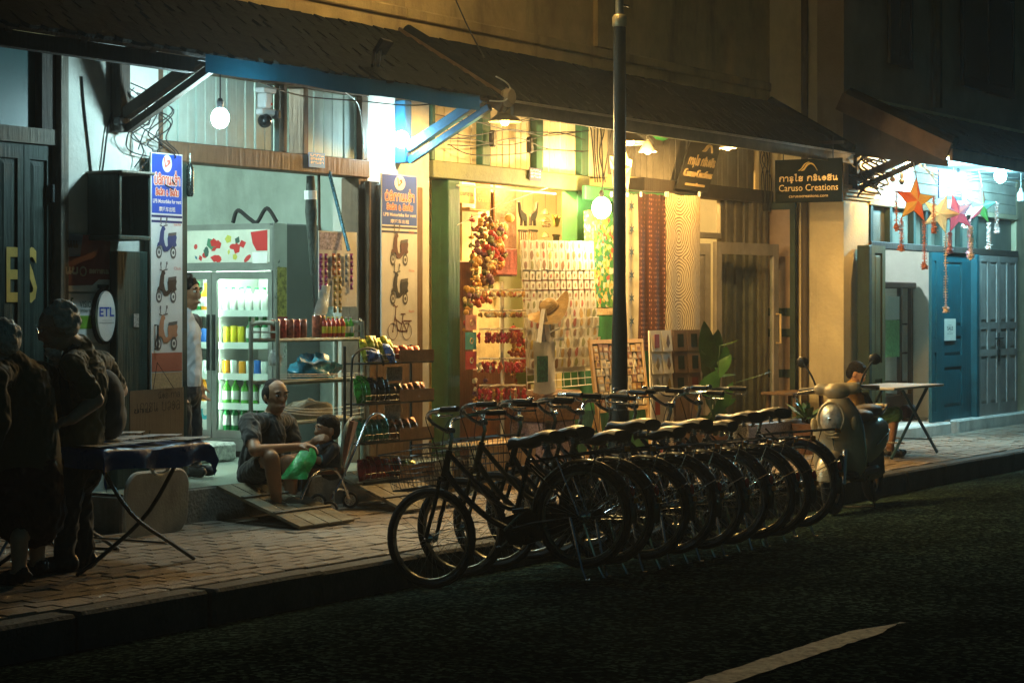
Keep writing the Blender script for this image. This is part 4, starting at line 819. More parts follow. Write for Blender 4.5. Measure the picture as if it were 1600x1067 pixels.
part('printed_shape', MB().prism([(FW-.2, hz0+.22), (FW-.22, FZ1-.07), (FW-.05, FZ1-.055), (FW-.05, hz0+.16), (FW-.16, hz0+.16)], frh, .005, .0056), blobs[0], hd); part('price_card', MB().fbox(frh, FW-.2, hz0+.06, .006, FW-.05, hz0+.15, .008), white_p, hd)
dz0, dz1 = FZ0+.145, hz0-.005; dw = FW/2
for k in range(2):
    a = .006+k*dw; d = part('door', MB().fbox(frh, a, dz0, -.03, a+.045, dz1, .0), steel, t); e = a+dw-.012
    part('stile', MB().fbox(frh, e-.045, dz0, -.03, e, dz1, .0), steel, d); part('rail', MB().fbox(frh, a+.0455, dz1-.06, -.03, e-.0455, dz1, 0), steel, d); part('rail', MB().fbox(frh, a+.0455, dz0, -.03, e-.0455, dz0+.07, 0), steel, d)
    part('pane', MB().fbox(frh, a+.046, dz0+.071, -.018, e-.046, dz1-.061, -.012), glass, d)
    part('pull_handle', MB().fbox(frh, (a+.012), dz0+.55, .001, (a+.032), dz0+1.0, .02) if k else MB().fbox(frh, e-.032, dz0+.55, .001, e-.012, dz0+1.0, .02), metal_d, d)
part('divider', MB().box(FX+.03, (FY0+FY1)/2-.015, dz0, 14.29, (FY0+FY1)/2+.015, hz0), fr_in, t)
shz = [.62, .90, 1.145, 1.43, 1.70]
shelf_z = [dz0+.055]+[fz_ for fz_ in (.87, 1.11, 1.36, 1.62)]
for k, z in enumerate(shelf_z[1:]): part('shelf', MB().box(FX+.04, FY0+.045, z-.022, 14.25, (FY0+FY1)/2-.02, z).box(FX+.04, (FY0+FY1)/2+.02, z-.022, 14.25, FY1-.045, z).box(FX+.032, FY0+.045, z-.035, FX+.039, FY1-.045, z+.018), fr_in, t)
for k in range(2):
    yc = (FY0+.05+(FY0+FY1)/2-.03)/2+k*dw
    part('lamp_tube', MB().tube([(FX+.06, yc-.24, hz0-.03), (FX+.06, yc+.24, hz0-.03)], .012, 8), glow('glow_fridge', (.72, 1, .80), E_FRIDGE*.2/(PI*2*PI*.012*.48)), t)
    for ys in (FY0+.03+k*dw, FY0-.03+(k+1)*dw): part('lamp_tube', MB().tube([(FX+.014, ys, dz0+.12), (FX+.014, ys, dz1-.1)], .007, 8), glow('glow_fridge_side', (.72, 1, .80), E_FRIDGE*.12/(PI*2*PI*.007*1.1)), t)
part('sticker', MB().box(FX+.03, FY0-.0145, 1.58, FX+.15, FY0-.0125, 1.98), C_('sticker_yellow', (.36, .34, .08), var=.8, scale=30), t)
for k, z in enumerate((1.38, 1.44, 1.50, 1.55)): part('sticker', MB().box(FX+.03, FY0-.015, z, FX+.16, FY0-.0125, z+.035), C_('sticker_red', (.35, .03, .05)), t)
# bottles and cans inside the fridge: each on its shelf
def bottle_mesh(nm, H, r, mat, neck=.3, capm=None, lab=None):
    mb = MB(); mb.mi = 0; mb.lathe([(r*.9, 0), (r, .01), (r, H*(.95-neck)), (r*.75, H*(1.02-neck)), (r*.36, H*(1.12-neck)), (r*.33, H*.94)], 10)
    mb.mi = 1; mb.lathe([(r*.4, H*.935), (r*.4, H), (r*.2, H*1.005)], 8); mb.mi = 2; mb.lathe([(r*1.02, H*.2), (r*1.03, H*.21), (r*1.03, H*.52), (r*1.02, H*.53)], 10)
    return mb.mesh(nm, [mat, capm or white_p, lab or white_s], smooth=50)
def can_mesh(nm, H, r, mat, lid=None):
    mb = MB(); mb.mi = 0; mb.lathe([(r*.85, 0), (r, .008), (r, H-.012), (r*.86, H-.003)], 10); mb.mi = 1; mb.lathe([(r*.86, H-.003), (r*.8, H)], 10); return mb.mesh(nm, [mat, lid or chrome], smooth=50)
gg = C_('bottle_green', (.02, .22, .06), .12, bump=0); gl = C_('bottle_lime', (.10, .40, .05), .15, bump=0); go = C_('drink_orange', (.85, .33, .02), .2, bump=0); gy = C_('drink_yellow', (.75, .62, .03), .25, bump=0); gw = C_('drink_white', (.72, .78, .74), .2, bump=0); gb = C_('drink_blue', (.03, .14, .5), .25, bump=0); gk = C_('drink_dark', (.05, .10, .07), .15, bump=0); ry = C_('cap_yellow', (.7, .55, .05)); gcap = C_('cap_green', (.03, .3, .08)); cy_ = C_('pack_cyan', (.05, .42, .52))
BM = {'green': bottle_mesh('bottle', .24, .03, gg, .35, gcap), 'clear': bottle_mesh('bottle', .20, .032, gw, .3, gcap), 'beer': bottle_mesh('bottle', .25, .031, gg, .42, white_p), 'orange': bottle_mesh('bottle', .23, .033, go, .3, go), 'yellow': can_mesh('can', .15, .03, gy), 'blue': can_mesh('can', .13, .031, gb), 'white': can_mesh('can', .12, .032, gw), 'orangecan': can_mesh('can', .12, .03, go), 'lime': bottle_mesh('bottle', .21, .034, gl, .3, white_p)}
def fill(shelf, side, kinds, rows, label, grp, cat='bottle'):
    z = shelf_z[shelf]+.001; n = len(kinds)
    for rr in range(rows):
        for k, kd in enumerate(kinds):
            y = FY0+.095+side*dw*.98+(dw-.15)*(n-1-k)/(n-1)+random.uniform(-.006, .006)
            o = bpy.data.objects.new('can' if kd in ('yellow', 'blue', 'white', 'orangecan') else 'bottle', BM[kd]); COL.objects.link(o); o.location = (FX+.11+.09*rr, y, z); o.rotation_euler = (0, 0, random.uniform(0, 6)); s_ = random.uniform(.96, 1.04); o.scale = (s_, s_, s_)
            nm = {'green': 'green bottle', 'clear': 'clear bottle', 'beer': 'green glass beer bottle', 'orange': 'orange juice bottle', 'yellow': 'yellow drink can', 'blue': 'blue drink can', 'white': 'white drink can', 'orangecan': 'orange drink can', 'lime': 'lime green bottle'}[kd]
            tag(o, f"{nm}, {nth(k, n)} in front row, {label}" if rr == 0 else f"{nm} in back row, {label}", 'can' if 'can' in nm else 'bottle', f"{nm}s {label}")
shn = {4: 'top shelf', 3: 'second shelf', 2: 'middle shelf', 1: 'fourth shelf', 0: 'bottom shelf'}
sd_ = ('behind right fridge door', 'behind left fridge door')
fill(4, 0, ['clear']*7, 2, shn[4]+' '+sd_[0], 0); fill(3, 0, ['yellow', 'yellow', 'yellow', 'beer', 'beer', 'beer', 'beer'], 2, shn[3]+' '+sd_[0], 0)
fill(2, 0, ['orangecan', 'white', 'orangecan', 'white', 'blue', 'white', 'white'], 1, shn[2]+' '+sd_[0], 0); fill(1, 0, ['lime', 'lime', 'lime', 'lime', 'clear', 'lime'], 1, shn[1]+' '+sd_[0], 0); fill(0, 0, ['green']*6, 2, shn[0]+' '+sd_[0], 0)
fill(4, 1, ['green', 'green', 'green', 'green', 'green', 'orange', 'green'], 2, shn[4]+' '+sd_[1], 0); fill(3, 1, ['blue']*6, 1, shn[3]+' '+sd_[1], 0); fill(2, 1, ['white', 'orangecan', 'white', 'white', 'white', 'white'], 1, shn[2]+' '+sd_[1], 0)
fill(1, 1, ['orange']*6, 2, shn[1]+' '+sd_[1], 0); fill(0, 1, ['yellow', 'clear', 'white', 'yellow', 'clear', 'yellow'], 1, shn[0]+' '+sd_[1], 0)
m = MB(); m.cbox(FX+.07, (FY0+FY1)/2+.06, shelf_z[0]+.001, FX+.16, (FY0+FY1)/2+.2, shelf_z[0]+.24); t = thing('drink_carton', 'large white and cyan drink carton on the bottom shelf behind the left fridge door', 'carton', (FX+.07, (FY0+FY1)/2+.06, shelf_z[0])); part('carton_body', m, white_s, t); frc = frame((FX+.0695, (FY0+FY1)/2+.2, shelf_z[0]), (0, -1, 0), (0, 0, 1)); part('print', MB().disc(frc, .06, .15, .05, .06, .0005, .001), cy_, t); part('print', MB().disc(frc, .065, .155, .025, .032, .0015, .002), white_s, t)
p = V((13.95, 1.15, FZ1)); solo('coiled_strap', MB().tube(catmull([p+V((0, .25, .02)), p+V((0, .2, .12)), p+V((0, .08, .05)), p+V((0, 0, .02)), p+V((0, -.1, .13)), p+V((0, -.2, .02))], 6), .018, 6), ink, 'black looped strap lying on top of the fridge', 'strap', smooth=1)
solo('red_box', MB().cbox(13.2, 1.35, .456, 13.5, 1.75, .62), M('box_red', (.4, .03, .03), .5), 'red box on the shop floor in front of the fridge', 'box')
solo('white_basket', MB().cbox(13.0, .95, .456, 13.45, 1.32, .60, .02), M('basket_white', (.55, .57, .52), .5, var=.6, scale=22), 'pale slotted crate on the floor in front of the fridge', 'crate')

# ---- metal rack with cans
YF, YB = -.42, -.18
t = thing('metal_rack', 'worn cream metal shelf rack with rounded ends beside the fridge', 'rack', (fx(436, YF), YF, .456)); xa, xb = fx(434, YF), fx(566, YF)
ztop, zs1, zs2, zs3 = fz(500, 504, YF), fz(500, 531, YF), fz(500, 596, YF), fz(500, 658, YF)
for x in (xa, xb): part('end_frame', MB().tube(catmull([(x, YF, .456), (x, YF, ztop-.08), (x, YF+.03, ztop-.01), (x, YF+.08, ztop), (x, YB-.08, ztop), (x, YB-.03, ztop-.01), (x, YB, ztop-.08), (x, YB, .456)], 4), .016, 8), metal_p, t, smooth=1)
for x in (xa, xb): part('rung', MB().tube([(x, YF, zs1+.06), (x, YB, zs1+.06)], .009, 6), metal_p, t)
for z in (zs1, zs2, zs3):
    s_ = part('shelf', MB().tube([(xa, YF, z), (xb, YF, z)], .013, 8).tube([(xa, YB, z), (xb, YB, z)], .013, 8), metal_p, t)
    for k in range(5): part('shelf_wire', MB().tube([(xa, YF+.02+.05*k, z+.012), (xb, YF+.02+.05*k, z+.012)], .004, 5), metal_p, s_)
for k, dz in enumerate((.045, .06, .075)): part('string', MB().tube(sag((xa, YF-.016, zs3+dz+.05), (xb, YF-.016, zs3+dz+.02*k), .03), .0022, 4), wire_w, t)
for k, dz in enumerate((.03, .05, .065)): part('string', MB().tube(sag((xa, YF-.016, zs2+dz), (xb, YF-.016, zs2+dz*.8), .005), .0022, 4), wire_w, t)
redcan = can_mesh('can', .135, .036, M('can_red_print', (.40, .05, .03), .35, .2, var=.8, scale=34, bump=0)); redcan2 = can_mesh('can', .135, .036, M('can_rust_print', (.32, .09, .05), .35, .2, var=.7, scale=34, bump=0)); yel = bottle_mesh('bottle', .15, .026, C_('sauce_red', (.5, .05, .03), .25), .25, ry, ry)
def put(nm, me, loc, label, cat, grp, rz=None): o = bpy.data.objects.new(nm, me); COL.objects.link(o); o.location = loc; o.rotation_euler = (0, 0, random.uniform(0, 6) if rz is None else rz); return tag(o, label, cat, grp)
for k, px in enumerate((430, 440, 452, 462, 472)): put('can', redcan if k % 2 else redcan2, (fx(px, -.36), -.36, zs1+.017), f'red printed can in the front row on the rack top, {nth(k, 5)}', 'can', 'red cans on the rack top')
for k, px in enumerate((436, 449, 462)): put('can', redcan, (fx(px, -.26), -.26, zs1+.017), 'red printed can in the back row of the rack top', 'can', 'red cans behind on the rack top')
for k, px in enumerate((506, 513, 520, 527, 534)): put('bottle', yel, (fx(px, -.36), -.36, zs1+.017), f'red sauce bottle with yellow cap on the rack top, {nth(k, 5)}', 'bottle', 'sauce bottles on the rack top')
for k, px in enumerate((495, 501)): put('can', redcan2, (fx(px, -.33), -.33, zs1+.017), f'tall orange brown can between red cans and sauce bottles, {nth(k, 2)}', 'can', 'orange brown cans on the rack top').scale = (1, 1, 1.2)
for k, px in enumerate((541, 548)): put('bottle', BM['lime'], (fx(px, -.33), -.33, zs1+.017), f'small green bottle at the right end of the rack top, {nth(k, 2)}', 'bottle', 'green bottles on the rack top').scale = (.7, .7, .7)
def lump(name, c, r, mat, label, cat, seed=0, n=18, m=12, amp=.25, flat=.0):
    random.seed(seed); ph = [(random.uniform(0, 6), random.uniform(1, 4), random.uniform(1, 4)) for _ in range(5)]; mb = MB(); c = V(c); vs = []
    for i in range(m+1):
        t_ = PI*i/m
        for j in range(n):
            a = 2*PI*j/n; q = 1+amp*sum(math.sin(p0+p1*a*1+p2*t_*2) for p0, p1, p2 in [(p[0], round(p[1]), p[2]) for p in ph])/3
            z = -math.cos(t_); z = max(z, -.55) if True else z
            vs.append(c+V((r[0]*max(.02, math.sin(t_))*math.cos(a)*q, r[1]*max(.02, math.sin(t_))*math.sin(a)*q, r[2]*(z+.55)*q)))
    mb.add(vs, [(i*n+j, i*n+(j+1) % n, (i+1)*n+(j+1) % n, (i+1)*n+j) for i in range(m) for j in range(n)]); mb.f += [tuple(range(n-1, -1, -1)), tuple(m*n+j for j in range(n))]; mb.m += [0, 0]
    return solo(name, mb, mat, label, cat, smooth=60)
lump('plastic_bag', (fx(492, -.3), -.3, zs2+.017), (.26, .1, .10), M('plastic_blue', (.02, .22, .34), .25, var=.5, scale=18, bump=.5, bscale=18), 'blue translucent plastic bag on the middle rack shelf', 'bag', 3, amp=.35)
lump('cloth_bundle', (fx(480, -.3), -.3, zs3+.017), (.30, .1, .085), M('cloth_beige', (.30, .26, .19), .9, var=.2, bump=.4), 'beige cloth bundle on the lowest rack shelf', 'bundle', 6, amp=.15)
lump('plastic_bag', (fx(420, -.30), -.36, fz(420, 572, -.35)), (.05, .05, .07), M('plastic_clear_bag', (.4, .42, .38), .3, var=.3, scale=25, bump=.4), 'small clear bag tied to the left end of the rack', 'bag', 9, amp=.3)

# ---- snack rack
YS = -.62
t = thing('snack_stand', 'dark wire snack stand with four baskets of crisps in front of the second rental sign', 'rack', (fx(600, YS), YS, zside(YS))); xa, xb = fx(549, YS), fx(657, YS)
for x in (xa, xb-.04): part('upright', MB().tube([(x, YS+.06, zside(YS)), (x, YS+.06, fz(600, 540, YS))], .012, 6), metal_d, t)
part('hoop', MB().tube(catmull([(fx(545, YS-.1), YS-.12, fz(545, 690, YS)), (fx(546, YS-.1), YS-.12, fz(545, 575, YS)), (fx(552, YS-.1), YS-.12, fz(552, 552, YS)), (fx(572, YS-.1), YS-.12, fz(572, 543, YS)), (fx(590, YS-.1), YS-.12, fz(590, 552, YS)), (fx(596, YS-.1), YS-.12, fz(596, 570, YS))], 5), .009, 6), metal_d, t, smooth=1)
tray = M('tray_clear_brown', (.22, .12, .05), .35, var=.3, scale=10, bump=.1)
lv = [fz(600, y, YS) for y in (568, 630, 690, 749)]
for k, z in enumerate(lv):
    b = part('basket', MB().box(xa, YS-.12, z, xb, YS+.05, z+.012), metal_d, t); part('tray_front', MB().box(fx(603, YS), YS-.125, z+.013, xb, YS-.12, z+.10), tray, b)
    for j in range(2): part('rail', MB().tube([(xa, YS-.125, z+.03+.04*j), (fx(602, YS), YS-.125, z+.03+.04*j)], .003, 4), metal_d, b)
def snack(nm, x, z, w, h, mat, label, grp, y=None, tilt=-.25):
    m = MB(); W, H = w/2, h; cols, rows = 5, 6; y = YS-.06 if y is None else y; vs = []
    for s_ in (-1, 1):
        for i in range(rows+1):
            for j in range(cols+1):
                u, v = j/cols*2-1, i/rows; bul = (1-u*u)*max(0, math.sin(PI*v))**.6*.035; p = V((u*W*(1-.06*math.sin(PI*v)), s_*bul+random.uniform(-.002, .002), v*H))
                p = Matrix.Rotation(tilt, 3, 'X') @ p; vs.append(V((x, y, z))+p)
    n = (rows+1)*(cols+1); fs = []
    for i in range(rows):
        for j in range(cols):
            a = i*(cols+1)+j; fs += [(a, a+1, a+cols+2, a+cols+1), (n+a+cols+1, n+a+cols+2, n+a+1, n+a)]
    m.add(vs, fs); return solo(nm, m, mat, label, 'snack bag', grp, smooth=60, loc=V((x, y, z)))
foil = lambda n, c, v=.6: M('foil_'+n, c, .28, .35, var=v, scale=26, bump=.4, bscale=30)
FO = {'yellow': foil('yellow', (.42, .38, .03)), 'blue': foil('blue', (.08, .14, .35), .8), 'red': foil('red', (.42, .07, .03)), 'green': foil('green', (.05, .38, .04)), 'black': foil('black', (.05, .045, .04), .9), 'seagreen': foil('seagreen', (.03, .22, .12)), 'orange': foil('orange', (.45, .15, .04)), 'brown': foil('brown', (.28, .16, .06)), 'darkred': foil('darkred', (.25, .02, .02))}
rows_ = [[('yellow', (563, 571, 579, 587, 595, 603), .19), ('red', (612, 622, 632, 642), .12)], [('green', (552, 559, 566), .19), ('black', (573, 580, 587, 594), .18), ('brown', (606, 614), .14), ('orange', (624, 633, 642, 650), .13)], [('seagreen', (553, 561, 569, 577, 585, 593), .17), ('orange', (606, 617, 628, 639), .16)], [('darkred', (556, 565, 574, 583), .17), ('red', (594, 603, 612), .15), ('yellow', (624, 636), .12)]]
rn = ['top', 'second', 'third', 'bottom']
for k, row in enumerate(rows_):
    for cn, pxs, h in row:
        for i, px in enumerate(pxs): snack('snack_bag', fx(px, YS), lv[k]+.014, .085 if h > .15 else .10, h*random.uniform(.9, 1.08), FO[cn], f"shiny {({'seagreen': 'sea green', 'darkred': 'dark red'}).get(cn, cn)} snack bag in the {rn[k]} basket, {nth(i, len(pxs))} of its colour", f"{cn} snack bags in the {rn[k]} basket", tilt=random.uniform(-.3, -.1))
snack('snack_bag', fx(563, YS), lv[0]+.02, .17, .09, FO['blue'], 'silver and blue snack bag lying in front in the top basket', None, y=YS-.13); snack('snack_bag', fx(592, YS), lv[0]+.01, .09, .16, FO['blue'], 'silver and blue snack bag standing tilted in the top basket', None, y=YS-.13, tilt=-.5)
for px, y0, y1 in ((620, 573, 595), (617, 632, 658)): solo('price_card', MB().box(fx(px-12, YS), YS+.02, fz(px, y1, YS), fx(px+12, YS), YS+.024, fz(px, y0, YS)), C_('card_grey', (.3, .29, .27), var=.7, scale=60), f"grey printed card hanging under the {'top' if y0 < 600 else 'second'} snack basket", 'card')
# ---- plank ramps down from the shop floor
def ramp(a, b, w, label):   # a top-left, b bottom-left corner
    t = thing('plank_ramp', label, 'ramp', a); a, b, w = V(a), V(b), V(w); d = (b-a); nrm = w.cross(d).normalized(); nrm = nrm if nrm.z > 0 else -nrm
    n = 4
    for k in range(n):
        p = a+w*(k/n+.01); e = w*(1/n-.02); part('plank', MB().hexa([p, p+e, p+e+d, p+d, p+nrm*.02, p+e+nrm*.02, p+e+d+nrm*.02, p+d+nrm*.02]), M('ramp_wood', (.23, .19, .12), .8, var=.35, scale=6, bump=.5, wave=(20, 60, 20), dirt=.5), t)
    for f in (.3, .68): p = a+d*f+nrm*.021; part('cleat', MB().hexa([p, p+w, p+w+d*.03, p+d*.03, p+nrm*.012, p+w+nrm*.012, p+w+d*.03+nrm*.012, p+d*.03+nrm*.012]), wood_g, t)
ramp((11.42, -.50, .44), (11.40, -1.22, zside(-1.2)+.01), (.62, 0, 0), 'weathered plank ramp in front of the seated man'); ramp((12.75, -.50, .44), (12.72, -1.15, zside(-1.2)+.01), (.75, 0, 0), 'weathered plank ramp below the snack stand')
# ---- blue covered folding table
TX0, TX1, TY0, TY1, TZ = 8.95, 9.85, -1.75, -.92, .875
t = thing('folding_table', 'folding table under a blue tarpaulin near the two standing people', 'table', (9.5, -1.4, zside(-1.4)))
part('tabletop', MB().cbox(TX0+.02, TY0+.02, TZ-.03, TX1-.02, TY1-.02, TZ-.004), wood_g, t)
for s_, y in ((0, TY0+.12), (1, TY1-.12)):
    g0, zt = zside(y), TZ-.031
    part('leg', MB().tube(catmull([(TX0+.05, y, zt), (TX0+.35, y, .5), (TX1-.2, y, g0+.12), (TX1+.0, y, g0+.012)], 4), .0125, 7), metal_d, t, smooth=1); part('leg', MB().tube(catmull([(TX1-.05, y+.03, zt), (TX1-.35, y+.03, .5), (TX0+.2, y+.03, g0+.12), (TX0-.05, y+.03, g0+.012)], 4), .0125, 7), metal_d, t, smooth=1)
for x, z in ((TX0+.28, .60), (TX1-.25, .30), (TX0+.25, .30)): part('cross_bar', MB().tube([(x, TY0+.12, z), (x, TY1-.09, z)], .010, 6), chrome, t)
random.seed(3); m = MB(); nx, ny = 26, 22; vs = []
for i in range(nx+1):
    for j in range(ny+1):
        u, v = -.14+1.28*i/nx, -.16+1.30*j/ny; x, y = TX0+(TX1-TX0)*min(1.02, max(-.02, u)), TY0+(TY1-TY0)*min(1.02, max(-.02, v)); dr = max(0, -u-.02)+max(0, u-1.02)*.8+max(0, -v-.02)+max(0, v-1.02)
        z = TZ-dr*.85+.006*math.sin(9*u+4*v)+.004*math.sin(23*v-7*u); x += .03*math.sin(17*v+u)*min(1, dr*8); y += .03*math.sin(15*u)*min(1, dr*8); vs.append((x, y, z))
m.add(vs, [(i*(ny+1)+j, (i+1)*(ny+1)+j, (i+1)*(ny+1)+j+1, i*(ny+1)+j+1) for i in range(nx) for j in range(ny)])
solo('tarpaulin', m, M('tarp_blue', (.015, .07, .25), .3, var=.3, scale=6, bump=.3, bscale=14), 'blue tarpaulin draped over the folding table', 'tarpaulin', smooth=70)
for k in range(18):
    x, y = TX0+.1+(k % 6)*.16+random.uniform(-.03, .03), TY0+.12+(k//6)*.26+random.uniform(-.04, .04); m = Matrix.Translation((x, y, TZ+.014+.001*k)) @ Matrix.Rotation(random.uniform(-.5, .5), 4, 'Z')
    solo('leaflet', MB().hexa([m @ V(q) for q in ((-.07, -.1, 0), (.07, -.1, 0.004), (.07, .1, 0), (-.07, .1, .003), (-.07, -.1, .003), (.07, -.1, .007), (.07, .1, .003), (-.07, .1, .006))]), M('leaflet_print', (.55, .53, .5), .4, var=.6, scale=30, bump=.05), f"printed leaflet on the blue covered table, {['front', 'middle', 'back'][k//6]} row, {nth(k % 6, 6)}", 'leaflet', 'leaflets spread on the blue table')
# rounded white folded tabletop and things under the table
Yr = -.70; fr, w, h = fpanel(197, 736, 298, 843, Yr); rr = .09
pl = [(rr+w*0+rr*math.cos(R(a))*1-0, 0) for a in ()]
def rrect(w, h, r, n=6): return [(cx_+r*math.cos(R(a0+90*i/n)), cz_+r*math.sin(R(a0+90*i/n))) for cx_, cz_, a0 in ((w-r, h-r, 0), (r, h-r, 90), (r, r, 180), (w-r, r, 270)) for i in range(n+1)]
z0 = zside(Yr); fr = frame((fx(197, Yr), Yr, z0+.005), (1, .05, 0), (0, -.05, 1)); h = fz(250, 738, Yr)-z0
t = thing('folded_tabletop', 'pale round cornered folded tabletop standing on edge behind the blue table', 'tabletop', fr(0, 0)); part('panel', MB().prism(rrect(w, h, .11), fr, -.03, 0), M('top_grey_white', (.36, .35, .31), .55, var=.2, scale=5, dirt=.4), t, smooth=40)
b = MB(); b.tube([fr(a, c_, -.015) for a, c_ in rrect(w, h, .11)], .014, 6, closed=True); part('rim', b, M('rim_white', (.55, .54, .5), .4), t, smooth=1)
b = MB(); b.tube([fr(w*.45+.09*math.cos(q/10*2*PI), h+.035+.05*math.sin(q/10*2*PI), .03) for q in range(10)], .012, 6, closed=True); b.beam(fr(w*.45-.07, h+.035, .03), fr(w*.45+.07, h+.035, .03), .02, .03); solo('carrying_strap', b, M('handle_cream', (.5, .48, .4), .5), 'cream plastic carrying strap loop above the folded tabletop', 'strap', smooth=1)
# ================================================================ bicycles (local: rear hub at the origin's height .325, +x forward)
fr_black = M('frame_black', (.012, .013, .013), .3, .2, var=.2, scale=12, bump=.05, coat=.4); fr_olive = M('frame_olive', (.10, .075, .03), .35, .2, var=.2, scale=12, bump=.05, coat=.3); fr_blue = M('frame_dark_blue', (.012, .025, .035), .3, .2, var=.2, coat=.4); fr_grey = M('frame_grey', (.12, .125, .12), .35, .3, var=.2, coat=.3); fr_wine = M('frame_dark_red', (.06, .015, .012), .35, .2, var=.2, coat=.3)
saddle_m = M('saddle_leather', (.035, .028, .022), .38, var=.3, scale=14, bump=.12); rim_m = M('rim_worn', (.36, .33, .26), .3, .9, var=.35, scale=16, bump=.1); spoke_m = M('spoke', (.4, .4, .38), .3, 1, var=0, bump=0); amber = M('reflector_amber', (.7, .22, .02), .2, var=0, bump=0); redr = M('reflector_red', (.5, .02, .02), .2, var=0, bump=0)
WR, WB = .302, 1.0
def wheel(parent, cx_, spin):
    w = bpy.data.objects.new('wheel', None); COL.objects.link(w); w.parent = parent; OFF[w.name] = V((0, 0, 0)); c = (cx_, 0, WR)
    part('tyre', MB().torus(c, (0, 1, 0), WR-.024, .024, 44, 8), rubber, w, smooth=1); part('rim', MB().torus(c, (0, 1, 0), WR-.05, .012, 40, 6, sq=1.15), rim_m, w, smooth=1)
    part('hub', MB().tube([(cx_, -.055, WR), (cx_, -.035, WR), (cx_, -.03, WR), (cx_, .03, WR), (cx_, .035, WR), (cx_, .055, WR)], [.008, .03, .016, .016, .03, .008], 10), chrome, w, smooth=1)
    m = MB()
    for k in range(32):
        a = 2*PI*k/32+spin; s_ = 1 if k % 2 else -1; a2 = a+(.45 if k % 4 < 2 else -.45); m.tube([(cx_+.028*math.cos(a2), .032*s_, WR+.028*math.sin(a2)), (cx_+(WR-.055)*math.cos(a), 0, WR+(WR-.055)*math.sin(a))], .0014, 3, cap=False)
    part('spokes', m, spoke_m, w)
bask_m = M('basket_wire', (.16, .165, .16), .45, .8, var=.3, scale=20, bump=.05)
def make_bike():
    t = thing('bicycle', '-', 'bicycle', (0, 0, 0), world=False, group='row of parked rental bicycles')
    wheel(t, 0, 0); wheel(t, WB, .1)
    hb, ht, st0 = V((.862, 0, .655)), V((.808, 0, .80)), V((.30, 0, .68)); bb = V((.46, 0, .285))
    fr_ = part('frame', MB().tube([hb, ht], .021, 8).tube(catmull([hb+V((-.01, 0, .03)), (.76, 0, .53), (.62, 0, .38), (.52, 0, .31), bb], 5), .019, 8).tube(catmull([ht+V((0, 0, -.03)), (.69, 0, .62), (.56, 0, .47), (.47, 0, .41), (.415, 0, .40)], 5), .015, 8).tube([bb, st0], .017, 8).tube([bb+V((0, -.04, 0)), bb+V((0, .04, 0))], .024, 8), fr_black, t, smooth=1)
    for s_ in (-1, 1): part('stay', MB().tube([(.0, .062*s_, WR), (.30, .05*s_, .30), bb+V((0, .03*s_, 0))], .010, 6).tube([(.0, .062*s_, WR), (.315, .022*s_, .655)], .008, 6), fr_black, fr_, smooth=1)
    fk = part('fork', MB().tube([hb, (.872, 0, .632)], .022, 8).tube([(.87, -.05, .635), (.87, .05, .635)], .016, 8), fr_black, t, smooth=1)
    for s_ in (-1, 1): part('blade', MB().tube(catmull([(.872, .05*s_, .63), (.915, .055*s_, .50), (.96, .058*s_, .40), (WB, .06*s_, WR)], 5), [.014]*8+[.010]*8 if False else .0125, 8), fr_black, fk, smooth=1)
    part('stem', MB().tube([ht, (.782, 0, .87), (.79, 0, .915)], .0125, 8).tube([(.79, -.03, .915), (.79, .03, .915)], .02, 8), chrome, t, smooth=1)
    hbp = lambda s_: catmull([(.79, 0, .915), (.80, .05*s_, .917), (.835, .10*s_, .955), (.835, .17*s_, 1.0), (.76, .25*s_, 1.015), (.66, .285*s_, 1.012), (.56, .30*s_, 1.0)], 5)
    h = part('handlebar', MB().tube(hbp(1), .011, 8).tube(hbp(-1), .011, 8), chrome, t, smooth=1)
    for s_ in (-1, 1):
        part('grip', MB().tube([(.68, .281*s_, 1.013), (.555, .301*s_, 1.0)], .017, 8), black, h, smooth=1); part('brake_lever', MB().tube(catmull([(.72, .265*s_, 1.0), (.69, .30*s_, .975), (.58, .335*s_, .965)], 4), .006, 6), chrome, h, smooth=1)
        part('brake_cable', MB().tube(catmull([(.73, .26*s_, 1.0), (.86, .15*s_, 1.0), (.88, .05*s_, .85), (.86, .02*s_, .68)], 5), .003, 4), wire_m, h)
    part('bell', MB().ell((.80, -.2, 1.035), (.022, .022, .016), 10, 6), chrome, h, smooth=1)
    m = MB(); P = [(-.02, 0), (.03, .105), (.0, .125), (-.06, .12)]   # saddle: plan outline by station
    st = [(.17, .135, 0), (.12, .13, .012), (.05, .125, .006), (-.02, .085, -.006), (-.09, .045, -.004), (-.15, .030, .004), (-.18, .02, -.008)]; vs = []; n = 12
    for x, w_, dz in st:
        for j in range(n):
            a = 2*PI*j/n; vs.append((.255-x*.9, w_*math.cos(a)*.9, .785+dz+(.028*math.sin(a) if math.sin(a) > 0 else .05*math.sin(a)*(1 if w_ > .08 else .7))))
    m.add(vs, [(i*n+j, i*n+(j+1) % n, (i+1)*n+(j+1) % n, (i+1)*n+j) for i in range(len(st)-1) for j in range(n)]+[tuple(range(n-1, -1, -1)), tuple((len(st)-1)*n+j for j in range(n))])
    sd = part('saddle', m, saddle_m, t, smooth=60)
    for s_ in (-1, 1): part('saddle_spring', MB().tube([(.165+.008*math.cos(q), .06*s_+.014*math.cos(q*1.0)*1, .79-.003*q+.012) if False else (.165+.015*math.cos(q*1.3), .06*s_+.015*math.sin(q*1.3), .715+.0025*q) for q in range(20)], .004, 5), chrome, sd)
    part('seat_post', MB().tube([st0-V((-.02, 0, .05)), (.268, 0, .765)], .0125, 8), chrome, t, smooth=1)
